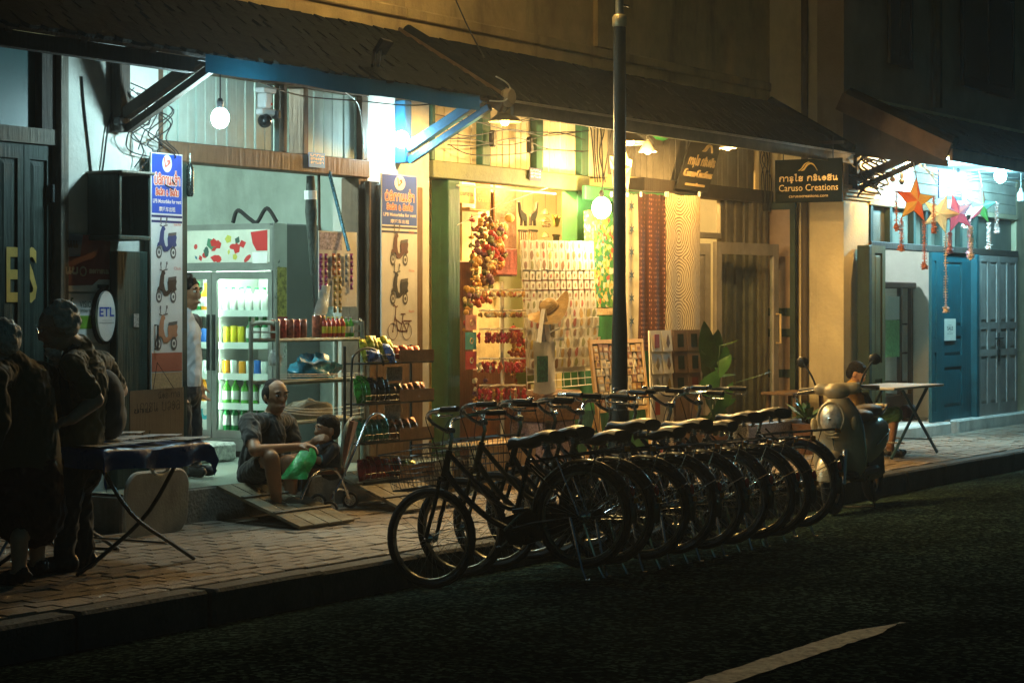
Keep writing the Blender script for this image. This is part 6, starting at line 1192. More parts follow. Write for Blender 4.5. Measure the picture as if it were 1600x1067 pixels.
for r_ in range(nr):
    zz = H_*(1-(r_+.95)/nr*.87); hh = H_/nr*.87*(1.0 if r_ not in (3, 4, 5) else .86); n = 12 if r_ < 7 else 10
    for c_ in range(n):
        cw = W_/n; a = cw*c_+.006; key = (r_ < 3, r_ in (3, 4, 5), n)
        if key not in motc: motc[key] = MB().box(0, -.006, 0, cw-.008 if r_ not in (3, 4, 5) else cw-.03, 0, hh).mesh('gift_card', card)
        o = inst('gift_card', motc[key], t, fr(a+(.009 if r_ in (3, 4, 5) else 0), zz, .008+.02*random.random()*(r_ > 6)), (random.uniform(-.02, .14) if r_ > 6 else random.uniform(-.02, .04), random.gauss(0, .035), 0))
        kk = random.choice(range(7)) if r_ not in (3, 4, 5) else random.choice((0, 3, 3, 2)); s_ = cw*random.uniform(.22, .34) if r_ not in (3, 4, 5) else cw*.16
        mk_ = (key, kk, random.randint(0, 2))
        if mk_ not in motc:
            n_ = random.choice((5, 6, 8)); f_ = frame((0, -.0065, 0), (1, 0, 0), (0, 0, 1)); cx_ = (cw-.012)/2 if r_ not in (3, 4, 5) else (cw-.03)/2
            mb = MB(); mb.prism([(cx_+s_*random.uniform(.5, 1)*math.cos(2*PI*i/n_), hh*.5+s_*1.5*random.uniform(.6, 1)*math.sin(2*PI*i/n_)) for i in range(n_)], f_, 0, .0015); motc[mk_] = mb.mesh('motif', cmk[kk])
        m_ = bpy.data.objects.new('motif', motc[mk_]); COL.objects.link(m_); m_.parent = o; OFF[m_.name] = V((0, 0, 0))
    if r_ in (3, 4, 5): part('red_rail', MB().fbox(fr, .01, zz-.008, -.003, W_-.01, zz+.0, .004), C_('rail_red', (.35, .06, .04)), t)
# tote bags and hat on a wooden post
YP = -.62; t = thing('display_post', 'grey wooden display post behind the hat and tote bags', 'post', (fx(858, YP), YP, zside(YP))); part('shaft', MB().cbox(fx(852, YP), YP, zside(YP), fx(862, YP), YP+.05, fz(858, 470, YP)), wood_g, t); part('peg', MB().tube([at(858, 520, YP), at(874, 512, YP)], .01, 6), wood_g, t)
p = at(860, 484, YP-.06); zq = (-V((sT, -cT, 0))*.50+V((0, 0, .80))+V((-cT, -sT, 0))*.42).normalized(); Rh = V((0, 0, 1)).rotation_difference(zq).to_matrix()
t = thing('straw_hat', 'wide straw hat hung tilted on the display post', 'hat', p); straw = M('straw_hat', (.34, .22, .085), .8, var=.3, scale=14, bump=.5, wave=(30, 30, 90)); m = MB(); vs = []; al_ = Rh.inverted() @ (V((sT, -cT, 0))*.8+V((0, 0, .5))); a_long = math.atan2(al_.y, al_.x)
prof = [(.006, .088), (.05, .086), (.066, .07), (.075, .03), (.08, .0), (.12, -.004), (.16, -.004), (.185, -.002)]; n = 32
for r_, z_ in prof:
    for k in range(n):
        a = 2*PI*k/n; c_ = math.cos(2*(a-a_long)); cu = max(0, (r_-.08)/.105); vs.append(p+Rh @ V((r_*math.cos(a)*(1+.08*c_), r_*math.sin(a)*(1+.08*c_), z_+.055*cu*cu*c_)))
m.add(vs, [(i_*n+k, i_*n+(k+1) % n, (i_+1)*n+(k+1) % n, (i_+1)*n+k) for i_ in range(len(prof)-1) for k in range(n)]); part('brim', m, straw, t, smooth=60); part('hat_band', MB().torus(p+Rh @ V((0, 0, .012)), zq, .079, .006, 28, 5), M('hat_print', (.12, .07, .03)), t, smooth=1)
tc_ = (V((-cT, -sT, 0))-zq*V((-cT, -sT, 0)).dot(zq)).normalized(); ur = zq.cross(tc_)*-1; ur = ur if ur.dot(V((sT, -cT, 0))) > 0 else -ur; f_ = lambda a, b, d=0: p+tc_*(math.sqrt(max(0, .0055-a*a))+.004)+ur*a+zq*b
m = MB(); m.text('LUANG PRABANG', f_, 0, .045, .017, 0, width=.1); m.text('LAOS', f_, 0, .024, .016, 0, width=.05); part('lettering', m, M('hat_print', (.12, .07, .03)), t)
def tote(px0, py0, px1, py1, Y, yaw, label, mat, prt):
    fr0, w, h = fpanel(px0, py0, px1, py1, Y); fr = frame(fr0(0, 0), (math.cos(yaw), math.sin(yaw), 0), (0, 0, 1)); t = thing('tote_bag', label, 'bag', fr(0, 0)); m = MB(); rows = 9; cols = 6; vs = []
    for s_ in (1, -1):
        for i in range(rows+1):
            for j in range(cols+1): u, v = j/cols, i/rows; vs.append(fr(w*(.5+(u-.5)*(1-.10*v)), h*v-.02*math.sin(PI*u)*(1-v), s_*.022*math.sin(PI*u)*(1-.6*v)+.006*math.sin(9*u+5*v)))
    n = (rows+1)*(cols+1); fs = []
    for i in range(rows):
        for j in range(cols): a = i*(cols+1)+j; fs += [(a, a+1, a+cols+2, a+cols+1), (n+a+cols+1, n+a+cols+2, n+a+1, n+a)]
    m.add(vs, fs); part('bag_body', m, mat, t, smooth=60)
    for z_ in (.012, -.012): part('strap', MB().beam(fr(w*.25, h*.98, z_), fr(w*.45, h+.27, z_*.5), .004, .022, (0, -1, 0)).beam(fr(w*.72, h*.98, z_), fr(w*.48, h+.27, z_*.5), .004, .022, (0, -1, 0)), mat, t)
    if prt: part('printed_square', MB().fbox(fr, w*.05, h*.2, .026, w*.52, h*.72, .03), M('tote_print_green', (.02, .11, .04), .8, var=.9, scale=40), t)
canvas = M('canvas', (.66, .60, .48), .9, var=.12, scale=8, bump=.3, bscale=200); canvas2 = M('canvas_print', (.48, .40, .27), .9, var=.35, scale=30, bump=.3)
tote(833, 534, 868, 612, -.70, .0, 'pale canvas tote bag with dark green printed square', canvas, True); tote(862, 526, 893, 606, -.65, .5, 'pale canvas tote bag with small repeat print behind the green printed one', canvas2, False)
# ---- fabrics on the rail
YFb = -.30; t = solo('cloth_rail', MB().tube([at(944, 296, YFb), at(1098, 305, YFb)], .008, 6), metal_d, 'dark rail from which the fabrics hang', 'rail')
part('display_beam', MB().cbox(fx(912, -.18), -.2, fz(960, 316, -.18), fx(1090, -.18), -.16, fz(960, 294, -.18)), green, H2)
def fabric(px0, py0, px1, py1, mat, label, fold, seed, Y=YFb, amp=.012):
    random.seed(seed); fr, w, h = fpanel(px0, py0, px1, py1, Y); m = MB(); nx, nz = 26, 14; vs = []
    for i in range(nx+1):
        for j in range(nz+1): u, v = i/nx, j/nz; vs.append(fr(w*u+.01*math.sin(3*v), h*v-.02*math.sin(PI*u*fold)*v*0-(.012*(1-abs(math.sin(PI*u*3))) if j == nz else 0), amp*math.sin(2*PI*u*fold+.7*math.sin(3*v))*(1.2-.5*v)))
    m.add(vs, [(i*(nz+1)+j, (i+1)*(nz+1)+j, (i+1)*(nz+1)+j+1, i*(nz+1)+j+1) for i in range(nx) for j in range(nz)])
    o = solo('fabric', m, mat, label, 'fabric', smooth=80, loc=fr(0, 0)); return o, w, h
def cmat(name, fn, rough=.85):
    m = M(name, (.5, .5, .5), rough, var=0, bump=.2, bscale=150); fn(m.node_tree.nodes, m.node_tree.links, m.node_tree.nodes['Principled BSDF'], m.node_tree.nodes['Texture Coordinate']); return m
def spiral(N, L, b, tc):   # stacked concentric rings
    sp = N.new('ShaderNodeSeparateXYZ'); L.new(tc.outputs['Object'], sp.inputs[0])
    def mth(op, a, c=None):
        n = N.new('ShaderNodeMath'); n.operation = op
        for i, q in enumerate((a, c)):
            if q is None: continue
            if isinstance(q, (int, float)): n.inputs[i].default_value = q
            else: L.new(q, n.inputs[i])
        return n.outputs[0]
    x = mth('SUBTRACT', sp.outputs['X'], .30); z = mth('SUBTRACT', mth('PINGPONG', mth('ADD', sp.outputs['Z'], .02), .2), .2)
    r = mth('SQRT', mth('ADD', mth('MULTIPLY', x, x), mth('MULTIPLY', z, z))); nz = N.new('ShaderNodeTexNoise'); nz.inputs['Scale'].default_value = 9; L.new(tc.outputs['Object'], nz.inputs['Vector'])
    s_ = mth('SINE', mth('ADD', mth('MULTIPLY', r, 200), mth('MULTIPLY', nz.outputs['Fac'], 9))); rp = N.new('ShaderNodeValToRGB'); rp.color_ramp.elements[0].position = .22; rp.color_ramp.elements[0].color = (.17, .11, .05, 1); rp.color_ramp.elements[1].position = .42; rp.color_ramp.elements[1].color = (.62, .52, .33, 1)
    L.new(mth('ADD', mth('MULTIPLY', s_, .5), .5), rp.inputs[0]); L.new(rp.outputs[0], b.inputs['Base Color'])
def batik(N, L, b, tc):
    mp = N.new('ShaderNodeMapping'); mp.inputs['Scale'].default_value = (34, 34, 18); L.new(tc.outputs['Object'], mp.inputs['Vector']); vo = N.new('ShaderNodeTexVoronoi'); vo.inputs['Scale'].default_value = 1.3; vo.inputs['Randomness'].default_value = .25; L.new(mp.outputs[0], vo.inputs['Vector'])
    rp = N.new('ShaderNodeValToRGB'); e = rp.color_ramp.elements; e[0].position = .15; e[0].color = (.42, .22, .12, 1); e[1].position = .42; e[1].color = (.07, .022, .016, 1); n = rp.color_ramp.elements.new(.28); n.color = (.20, .06, .04, 1); L.new(vo.outputs['Distance'], rp.inputs[0]); L.new(rp.outputs[0], b.inputs['Base Color'])
def floral(N, L, b, tc):
    vo = N.new('ShaderNodeTexVoronoi'); vo.inputs['Scale'].default_value = 28; L.new(tc.outputs['Object'], vo.inputs['Vector']); sx_ = N.new('ShaderNodeSeparateColor'); L.new(vo.outputs['Color'], sx_.inputs[0]); rp = N.new('ShaderNodeValToRGB'); rp.color_ramp.interpolation = 'CONSTANT'; e = rp.color_ramp.elements
    e[0].color = (.03, .16, .04, 1); e[1].position = .35; e[1].color = (.12, .26, .04, 1)
    for p_, c in ((.5, (.45, .30, .06)), (.62, (.5, .42, .2)), (.74, (.40, .06, .03)), (.82, (.03, .16, .12)), (.92, (.55, .48, .35))): n = e.new(p_); n.color = (*c, 1)
    L.new(sx_.outputs[0], rp.inputs[0]); L.new(rp.outputs[0], b.inputs['Base Color'])
o, w, h = fabric(1039, 304, 1094, 530, cmat('fabric_spiral', spiral), 'cream fabric with brown concentric ring pattern', 1.5, 1)
fabric(996, 303, 1041, 548, cmat('fabric_batik', batik), 'dark red brown batik fabric hanging beside the ring patterned cloth', 2, 2, amp=.018)
p_st, w, h = fabric(976, 303, 998, 545, M('fabric_cream', (.55, .48, .34), .9, var=.1, bump=.2), 'narrow cream fabric with dark blue stars beside the lamp pole', 1, 3)
for k in range(7):
    c = at(987, 322+36*k, YFb-.022); fr = frame(c, (1, 0, 0), (0, 0, 1)); part('printed_star', MB().prism([((.052 if i % 2 == 0 else .018)*math.sin(PI*i/6), (.052 if i % 2 == 0 else .018)*math.cos(PI*i/6)) for i in range(12)], fr, 0, .002), M('star_ink', (.05, .08, .10), .8, var=.4, scale=20), p_st) if False else None
    s_ = bpy.data.objects.new('printed_star', MB().prism([((.055 if i % 2 == 0 else .02)*math.sin(PI*i/6), (.055 if i % 2 == 0 else .02)*math.cos(PI*i/6)) for i in range(12)], lambda a, b_, d: V((a, -d, b_)), 0, .002).mesh('printed_star', M('star_ink', (.05, .08, .10), .8, var=.4, scale=20))); COL.objects.link(s_); s_.parent = p_st; s_.location = c-p_st.location
fabric(912, 330, 962, 480, cmat('fabric_floral', floral), 'bright green floral fabric behind the lamp pole', 1, 4, Y=-.22, amp=.004); fabric(912, 481, 962, 492, M('fabric_border', (.5, .36, .2), .9, var=.3, scale=40), 'pale border strip with green triangles below the floral fabric', 1, 5, Y=-.22, amp=.003)
fabric(905, 493, 962, 640, M('fabric_green', (.02, .14, .04), .9, var=.3, scale=6), 'plain deep green cloth hanging below the floral fabric', 2, 6, Y=-.22)
for px in (955, 980, 1001, 1040, 1043, 1092): p = at(px, 303, YFb-.02); solo('cloth_clip', MB().cbox(p.x-.01, p.y-.015, p.z-.03, p.x+.01, p.y+.01, p.z+.02), white_p, 'small white clip holding a fabric on the rail', 'clip', 'clips on the fabric rail')
# ---- cream star lantern and green leaf lantern
def star_pts(r, q=.42, rot=0): return [((r if i % 2 == 0 else r*q)*math.sin(PI*i/5+rot), (r if i % 2 == 0 else r*q)*math.cos(PI*i/5+rot)) for i in range(10)]
def star(p, r, cols, label, yaw=0, rot=0, tails=None, cord_to=None, thick=.10):
    t = thing('star_lantern', label, 'star lantern', p); fr = frame(p, (math.cos(yaw), math.sin(yaw), 0), (0, 0, 1)); S = star_pts(r, .42, rot)
    for i in range(10):
        for s_ in (1, -1):
            a, b_ = S[i], S[(i+1) % 10]; part('facet', MB().add([fr(0, 0, s_*thick), fr(a[0], a[1], 0), fr(b_[0], b_[1], 0)], [(0, 1, 2) if s_ < 0 else (0, 2, 1)]), cols[(i+1)//2 % len(cols)], t)
    part('rim', MB().tube([fr(a, b_, 0) for a, b_ in S], .004, 4, closed=True), M('star_rim', (.12, .06, .03), .7), t)
    part('ribs', MB().tube([fr(0, 0, thick+.002)], .001, 3) if False else MB().add([], []) , white_p, t) if False else None
    if cord_to is not None: part('cord', MB().tube([fr(0, r, 0) if not rot else fr(S[0][0], S[0][1], 0), cord_to], .005, 4), wire_w, t)
    return t, fr, S
star(at(970, 262, -.62), .27, [M('star_cream', (.45, .38, .24), .6, var=.1)], 'large cream paper star hanging behind the street lamp pole', yaw=.1, cord_to=at(972, 200, -.62))
p = at(1028, 205, -.6); solo('leaf_lantern', MB().prism([(-.11, .08), (.06, .09), (.14, .0), (.10, -.09), (-.02, -.07), (-.12, .0)], frame(p, (1, 0, .1), (0, .3, 1)), -.03, .03), M('lantern_green', (.03, .22, .04), .7, var=.2), 'green cloth lantern hanging under the eave beside the cream star', 'lantern')
# ---- easel with magnets, card stand
YE = -.62; t = thing('magnet_easel', 'wooden easel board covered with fridge magnets behind the lamp pole', 'easel', (fx(975, YE), YE, zside(YE))); x0, x1 = fx(936, YE), fx(1019, YE); zb_, zt_ = fz(975, 642, YE), fz(975, 529, YE); fr = frame((x0, YE, zb_), (1, 0, 0), (.0, .17, 1)); W_, H_ = x1-x0, (zt_-zb_)
part('felt', MB().fbox(fr, .03, .03, -.015, W_-.03, H_-.02, .0), C_('felt_dark', (.03, .028, .025), .9), t)
part('side_rail', MB().hexa([fr(-.09, -.5, -.01), fr(-.05, -.5, -.01), fr(.035, H_, -.01), fr(0, H_, -.01), fr(-.09, -.5, .015), fr(-.05, -.5, .015), fr(.035, H_, .015), fr(0, H_, .015)]), wood_l, t); part('side_rail', MB().hexa([fr(W_-.17, -.5, -.01), fr(W_-.13, -.5, -.01), fr(W_, H_, -.01), fr(W_-.035, H_, -.01), fr(W_-.17, -.5, .015), fr(W_-.13, -.5, .015), fr(W_, H_, .015), fr(W_-.035, H_, .015)]), wood_l, t)
part('top_rail', MB().fbox(fr, .036, H_-.035, -.009, W_-.036, H_, .014), wood_l, t); part('bottom_rail', MB().fbox(fr, -.02, .0, -.008, W_-.06, .035, .013), wood_l, t); part('back_leg', MB().beam(fr(W_/2, H_, -.02), (x0+W_/2, -.2, zside(-.2)), .04, .02), wood_l, t)
random.seed(14); mg = [C_('magnet_'+n, c, .4) for n, c in (('tan', (.5, .32, .12)), ('cream', (.6, .5, .34)), ('white', (.62, .6, .5)), ('brown', (.25, .12, .05)), ('grey', (.3, .27, .22)))]
for r_ in range(8):
    a = .05
    while a < W_-.13:
        ww = random.uniform(.05, .10); hh = random.uniform(.055, .078); k = random.choice((0, 0, 1, 1, 2, 3, 4)); b0 = .045+r_*(H_-.09)/8
        if a+ww > W_-.05: break
        if random.random() < .25: m = MB().prism([(a, b0), (a+ww, b0), (a+ww*.8, b0+hh*.7), (a+ww*.5, b0+hh), (a+ww*.2, b0+hh*.7)], fr, .001, .012)
        else: m = MB().fbox(fr, a, b0, .001, a+ww, b0+hh, .012)
        o = part('magnet', m, mg[k], t)
        part('picture', MB().fbox(fr, a+ww*.2, b0+hh*.2, .0125, a+ww*.8, b0+hh*.6, .0135), mg[(k+random.choice((1, 2, 3))) % 5], o); a += ww+random.uniform(.012, .03)
YC = -.80; t = thing('postcard_stand', 'two sided card stand with pressed leaf cards and red prints', 'rack', (fx(1060, YC), YC, zside(YC))); x0 = fx(1020, YC); zt_ = fz(1040, 516, YC); xm = fx(1058, YC); x1 = fx(1095, YC)
def cards(fr, W_, H_, mat, marks, label):
    part('side_board', MB().fbox(fr, 0, 0, -.012, W_, H_, 0), mat, t); n = 6
    for r_ in range(n):
        for c_ in range(2):
            a, b0 = W_*(.03+.5*c_), H_*(1-(r_+1)/n)+.01; tl = random.uniform(.0, .02); o = part('card', MB().hexa([fr(a, b0, .002+tl), fr(a+W_*.44, b0, .002+tl), fr(a+W_*.44, b0+H_/n-.02, .002), fr(a, b0+H_/n-.02, .002), fr(a, b0, .006+tl), fr(a+W_*.44, b0, .006+tl), fr(a+W_*.44, b0+H_/n-.02, .006), fr(a, b0+H_/n-.02, .006)]), paper if mat is paper else C_('card_frame_brown', (.20, .13, .09)), t)
            k = marks[(r_*2+c_) % len(marks)]; cc, hh = a+W_*.22, H_/n-.02
            if k[0] == 'r': part('print', MB().fbox(fr, cc-W_*.11, b0+hh*.18, .0075+tl, cc+W_*.11, b0+hh*.85, .0085+tl), k[1], o)
            else: part('print', MB().prism([(cc, b0+hh*.15), (cc+W_*.09, b0+hh*.4), (cc+W_*.05, b0+hh*.7), (cc, b0+hh*.88), (cc-W_*.05, b0+hh*.7), (cc-W_*.09, b0+hh*.4)], fr, .0075+tl, .0085+tl), k[1], o)
            if mat is not paper: pass
lf_ = [C_('leaf_print_'+n, c) for n, c in (('green', (.10, .20, .03)), ('ochre', (.4, .27, .06)), ('brown', (.2, .12, .05)), ('sage', (.25, .25, .12)))]; rp_ = C_('card_red', (.5, .08, .04)); bk_ = C_('card_dark', (.025, .04, .035), .2); mr_ = C_('card_maroon', (.14, .02, .02))
random.seed(5); Hc = zt_-zside(YC)-.05; cards(frame((x0, YC, zside(YC)+.05), (1, .06, 0), (0, .03, 1)), xm-x0, Hc, paper, [('r', rp_), ('l', lf_[2]), ('l', lf_[1]), ('l', lf_[2]), ('l', lf_[3]), ('l', lf_[1]), ('r', rp_), ('l', lf_[3]), ('l', lf_[0]), ('l', lf_[1]), ('r', rp_), ('l', lf_[2])], '')
cards(frame((xm+.02, YC+.03, zside(YC)+.05), (1, -.12, 0), (0, .03, 1)), x1-xm-.02, Hc, C_('stand_brown', (.22, .15, .10)), [('r', bk_), ('r', bk_), ('r', bk_), ('r', bk_), ('r', bk_), ('r', mr_), ('l', lf_[2]), ('l', lf_[1]), ('l', lf_[2]), ('l', lf_[3]), ('r', mr_), ('l', lf_[1])], '')
# ---- leaning sign and hanging sign of the craft shop
dk = M('sign_charcoal', (.035, .032, .026), .45, var=.25, scale=6)
def swoosh(fr, cx_, cz, s_, d, ext):
    m = MB()
    for (P, Q) in (([(-.5, 0), (-.3, .12), (-.1, .38), (.12, .5), (.3, .52)], [(-.5, 0), (-.42, -.02), (-.2, .14), (.02, .40), (.3, .52)]), ([(-.34, -.03), (-.1, .16), (.08, .40), (.3, .47), (.55, .38), (.8, .0)], [(-.34, -.03), (-.1, .0), (.12, .26), (.36, .38), (.6, .24), (.8, -.06)])):
        m.prism([(cx_+a*s_, cz+b*s_) for a, b in catmull2(P)+catmull2(Q)[::-1]], fr, d, d+ext)
    return m
def catmull2(P): return [(p.x, p.y) for p in catmull([(a, b, 0) for a, b in P], 4)]
pts = [at(1057, 295, -.12), at(1106, 301, -.12), at(1125, 215, -.16), at(1082, 209, -.16)]; fr = frame(pts[0], pts[1]-pts[0], pts[3]-pts[0]); U = pts[1]-pts[0]; Vv = pts[3]-pts[0]
t = thing('shop_sign', 'charcoal sign with raised golden lettering leaning high on the grey boards', 'sign', pts[0]); u_, v_ = U.normalized(), Vv.normalized(); n_ = u_.cross(v_); fr = lambda a, b, d=0: pts[0]+u_*a+v_*b+n_*d; W_, H_ = U.length, Vv.length
part('board', MB().hexa([fr(0, 0, -.02), fr(W_, 0, -.02), fr(W_, H_, -.02), fr(0, H_, -.02), fr(0, 0, 0), fr(W_, 0, 0), fr(W_, H_, 0), fr(0, H_, 0)]), dk, t)
part('emblem', swoosh(fr, W_*.55, H_*.72, W_*.24, .004, .02), brass, t); m = MB(); lao(m, "kar,Os kr^eos~n", fr, W_*.52, H_*.46, H_*.11, W_*.84, .011, .012); part('raised_letters', m, brass, t); part('raised_letters', MB().text('Caruso Creations', fr, W_*.5, H_*.24, H_*.2, .004, width=W_*.88, ext=.02), brass, t); part('raised_letters', MB().text('carusocreations.com', fr, W_*.5, H_*.08, H_*.09, .004, width=W_*.6, ext=.015, bold=.015), brass, t)
YS2 = -.55; x0, x1 = 0, 0; P0, P1 = at(1211, 318, -.30), at(1315, 322, -.98); P1.x = P0.x-.02; P0 = atX(1211, 318, 20.55); P1 = atX(1316, 321, 20.55); 
t = thing('shop_sign', 'dark hanging sign with golden wave emblem and lettering projecting over the sidewalk', 'sign', P0); u_ = V((0, -1, 0)); W_ = P0.y-P1.y; H_ = .445; fr = frame(V((20.55, P0.y, P0.z)), u_, (0, 0, 1))
part('board', MB().fbox(fr, 0, 0, -.02, W_, H_, 0), M('sign_green_black', (.004, .008, .007), .6, spec=.08), t); m = MB(); part('emblem', swoosh(fr, W_*.46, H_*.74, W_*.22, .003, .004), gold, t)
m = MB(); lao(m, "kar,Os kr^eos~n", fr, W_*.5, H_*.50, H_*.10, W_*.86, .0055, .003); m.text('Caruso Creations', fr, W_*.5, H_*.27, H_*.22, .003, width=W_*.88); m.text('carusocreations.com', fr, W_*.5, H_*.12, H_*.10, .003, width=W_*.58); part('lettering', m, brass, t)
for a in (.12, .86): part('hanger', MB().tube([fr(W_*a, H_, -.01), fr(W_*a, H_+.22, -.01)], .006, 5), metal_d, t)
part('support_arm', MB().beam(fr(-.1, H_+.16, -.01), fr(W_+.02, H_+.16, -.01), .03, .03), wood_d, t)
# ---- plant, stool, notice
leaf_m = M('leaf_dark', (.028, .085, .018), .4, var=.4, scale=6, bump=.15); leaf_l = M('leaf_light', (.10, .17, .03), .45, var=.35, scale=6, bump=.15); stem_m = M('stem_green', (.05, .09, .03), .6)
def bigleaf(mb, base, tip, w, droop, side):
    base, tip = V(base), V(tip); n = 8; ax = tip-base; sd_ = ax.cross(V((0, 0, 1))).normalized() if side is None else V(side).normalized(); vs = []
    for i in range(n+1):
        t_ = i/n; c = base+ax*t_-V((0, 0, droop*t_*t_)); ww = w*math.sin(PI*min(.999, t_**.75))**.8
        for s_ in (-1, -.5, 0, .5, 1): vs.append(c+sd_*ww*s_+V((0, 0, -.02*abs(s_)*w*8*.3)))
    mb.add(vs, [(i*5+j, i*5+j+1, (i+1)*5+j+1, (i+1)*5+j) for i in range(n) for j in range(4)])
YL = -.75; c0 = V((fx(1118, YL), YL, zside(YL))); t = thing('potted_plant', 'tall leafy potted plant with broad dark leaves beside the card stand', 'potted plant', c0)
part('pot', MB().lathe([(.10, 0), (.15, .22), (.16, .25), (.13, .25), (.12, .2)], 16, c0), M('pot_clay', (.16, .08, .05), .8), t, smooth=40)
LV = [((1110, 575), (1100, 500), .10, .0, 0), ((1112, 570), (1122, 510), .12, .02, 0), ((1105, 600), (1142, 545), .10, .05, 0), ((1112, 590), (1150, 575), .09, .06, 0), ((1110, 640), (1100, 560), .07, 0, 0), ((1120, 650), (1145, 590), .07, .03, 0), ((1120, 610), (1095, 545), .07, .0, 0), ((1140, 600), (1205, 583), .035, -.02, 1), ((1120, 660), (1148, 645), .05, .06, 1), ((1115, 670), (1140, 690), .05, .08, 1), ((1125, 540), (1155, 535), .03, -.03, 1), ((1108, 655), (1092, 640), .05, .05, 0), ((1120, 630), (1138, 660), .05, .03, 0), ((1106, 560), (1110, 515), .11, .03, 0), ((1118, 585), (1135, 530), .11, .06, 0), ((1100, 620), (1118, 570), .10, .05, 0), ((1125, 640), (1150, 610), .07, .07, 0), ((1104, 680), (1118, 625), .08, .06, 0), ((1115, 600), (1098, 530), .09, .02, 0), ((1130, 560), (1150, 555), .05, .04, 0)]
for k, (b0, tp, w_, dr, cl) in enumerate(LV):
    yy = YL-.12+.06*(k % 5); B0, T0 = at(*b0, yy), at(*tp, yy-.05); m = MB(); bigleaf(m, B0, T0, w_, dr, (.85, -.5+.3*math.sin(k*2), .1*math.cos(k))); lf = part('leaf', m, leaf_l if cl else leaf_m, t, smooth=1); part('leaf_stalk', MB().tube([c0+V((random.uniform(-.04, .04), 0, .24)), B0.lerp(c0+V((0, 0, .6)), .3), B0], .006, 5), stem_m, lf)
Yk = -.55; x0, x1 = fx(1211, Yk), fx(1262, Yk); zt = fz(1236, 611, Yk); g = zside(Yk); t = thing('wooden_stool', 'square wooden stool beside the glazed door', 'stool', ((x0+x1)/2, Yk, g)); part('seat', MB().cbox(x0, Yk-.2, zt-.03, x1, Yk+.16, zt), wood_b, t)
for a, y in ((.0, -.18), (1, -.18), (.12, .14), (.9, .14)): xx = x0+.04+(x1-x0-.08)*a; part('leg', MB().beam((xx+(.03 if a < .5 else -.03), Yk+y, zt-.031), (xx, Yk+y*1.1, g), .035, .035), wood_b, t)
part('stretcher', MB().beam((x0+.06, Yk-.19, g+.2), (x1-.06, Yk-.19, g+.2), .02, .03), wood_b, t)
solo('speckled_box', MB().cbox(fx(1147, -.7), -.85, zside(-.8), fx(1232, -.7), -.6, fz(1190, 660, -.8), .01), M('speckled_grey', (.30, .29, .31), .5, var=.95, scale=90, bump=.3), 'low speckled grey box on the sidewalk behind the bicycles', 'box')
Yq = -1.0; c0 = V((fx(1262, Yq), Yq, zside(Yq))); t = thing('potted_plant', 'small bushy fern in a pot behind the scooter', 'potted plant', c0); part('pot', MB().lathe([(.12, 0), (.16, .28), (.17, .3), (.14, .3)], 14, c0), M('pot_clay', (.16, .08, .05)), t, smooth=40); random.seed(4)
for k in range(46):
    a = random.uniform(0, 2*PI); e = random.uniform(.2, 1.3); L_ = random.uniform(.2, .4); B0 = c0+V((random.uniform(-.06, .06), random.uniform(-.06, .06), .32)); T0 = B0+V((math.cos(a)*math.cos(e), math.sin(a)*math.cos(e), math.sin(e)))*L_; m = MB(); bigleaf(m, B0.lerp(T0, .2), T0, random.uniform(.018, .03), .08, None); part('leaf', m, random.choice((leaf_m, leaf_m, leaf_l)), t, smooth=1)
# ================================================================ things in front of the right building
YS3 = YR-.75
oc = [M('star_orange', (.70, .20, .06), .6, var=.15), M('star_orange', (.70, .20, .06))]; cols = {'o': [M('star_orange', (.70, .20, .06)), M('star_yellow', (.72, .48, .14), .6, var=.1)], 'c': [M('star_tan', (.58, .46, .32), .6, var=.15)], 'p': [M('star_pink', (.58, .16, .22), .6, var=.2), M('star_lilac', (.65, .48, .55), .6, var=.15), M('star_pink', (.55, .12, .18))], 'g': [M('star_pink', (.55, .12, .18)), M('star_aqua', (.3, .5, .48), .6, var=.1), M('star_leaf', (.15, .42, .14), .6, var=.1)]}
def tail(t, p, L, r, mat, seed):
    random.seed(seed); m = MB(); n = 14; pts = []
    for i in range(n+1): pts.append(V(p)+V((random.uniform(-.006, .006), random.uniform(-.006, .006), -L*i/n)))
    for i in range(n*2):
        q = V(p)-V((0, 0, L*(i+.5)/(n*2))); a = random.uniform(0, 6); m.beam(q+V((math.cos(a), math.sin(a), .3))*r, q-V((math.cos(a), math.sin(a), -.2))*r, .016, .006)
    m.tube(pts, .006, 4); o = part('paper_tail', m, mat, t); m = MB()
    for i in range(14): a, e = random.uniform(0, 6), random.uniform(-1.2, 1.2); q = V(p)-V((0, 0, L+.03)); m.beam(q, q+V((math.cos(a)*math.cos(e), math.sin(a)*math.cos(e), math.sin(e)))*.045, .03, .006)
    m.ell(V(p)-V((0, 0, L+.03)), .03, 8, 6); part('pompom', m, mat, o)
for q_ in ('star_orange', 'star_yellow', 'star_tan', 'star_pink', 'star_lilac', 'star_aqua', 'star_leaf'): translucent(MATS[q_], .6, {'star_orange': (.95, .35, .12), 'star_yellow': (.95, .7, .25), 'star_tan': (.85, .68, .45), 'star_pink': (.9, .3, .35), 'star_lilac': (.9, .7, .8), 'star_aqua': (.6, .9, .85), 'star_leaf': (.3, .75, .3)}[q_])
pap = {'o': M('tail_orange', (.66, .22, .12), .8, var=.3, scale=30), 'w': M('tail_white', (.62, .52, .48), .8, var=.25, scale=30), 'p': M('tail_pink', (.55, .25, .3), .8, var=.25, scale=30)}
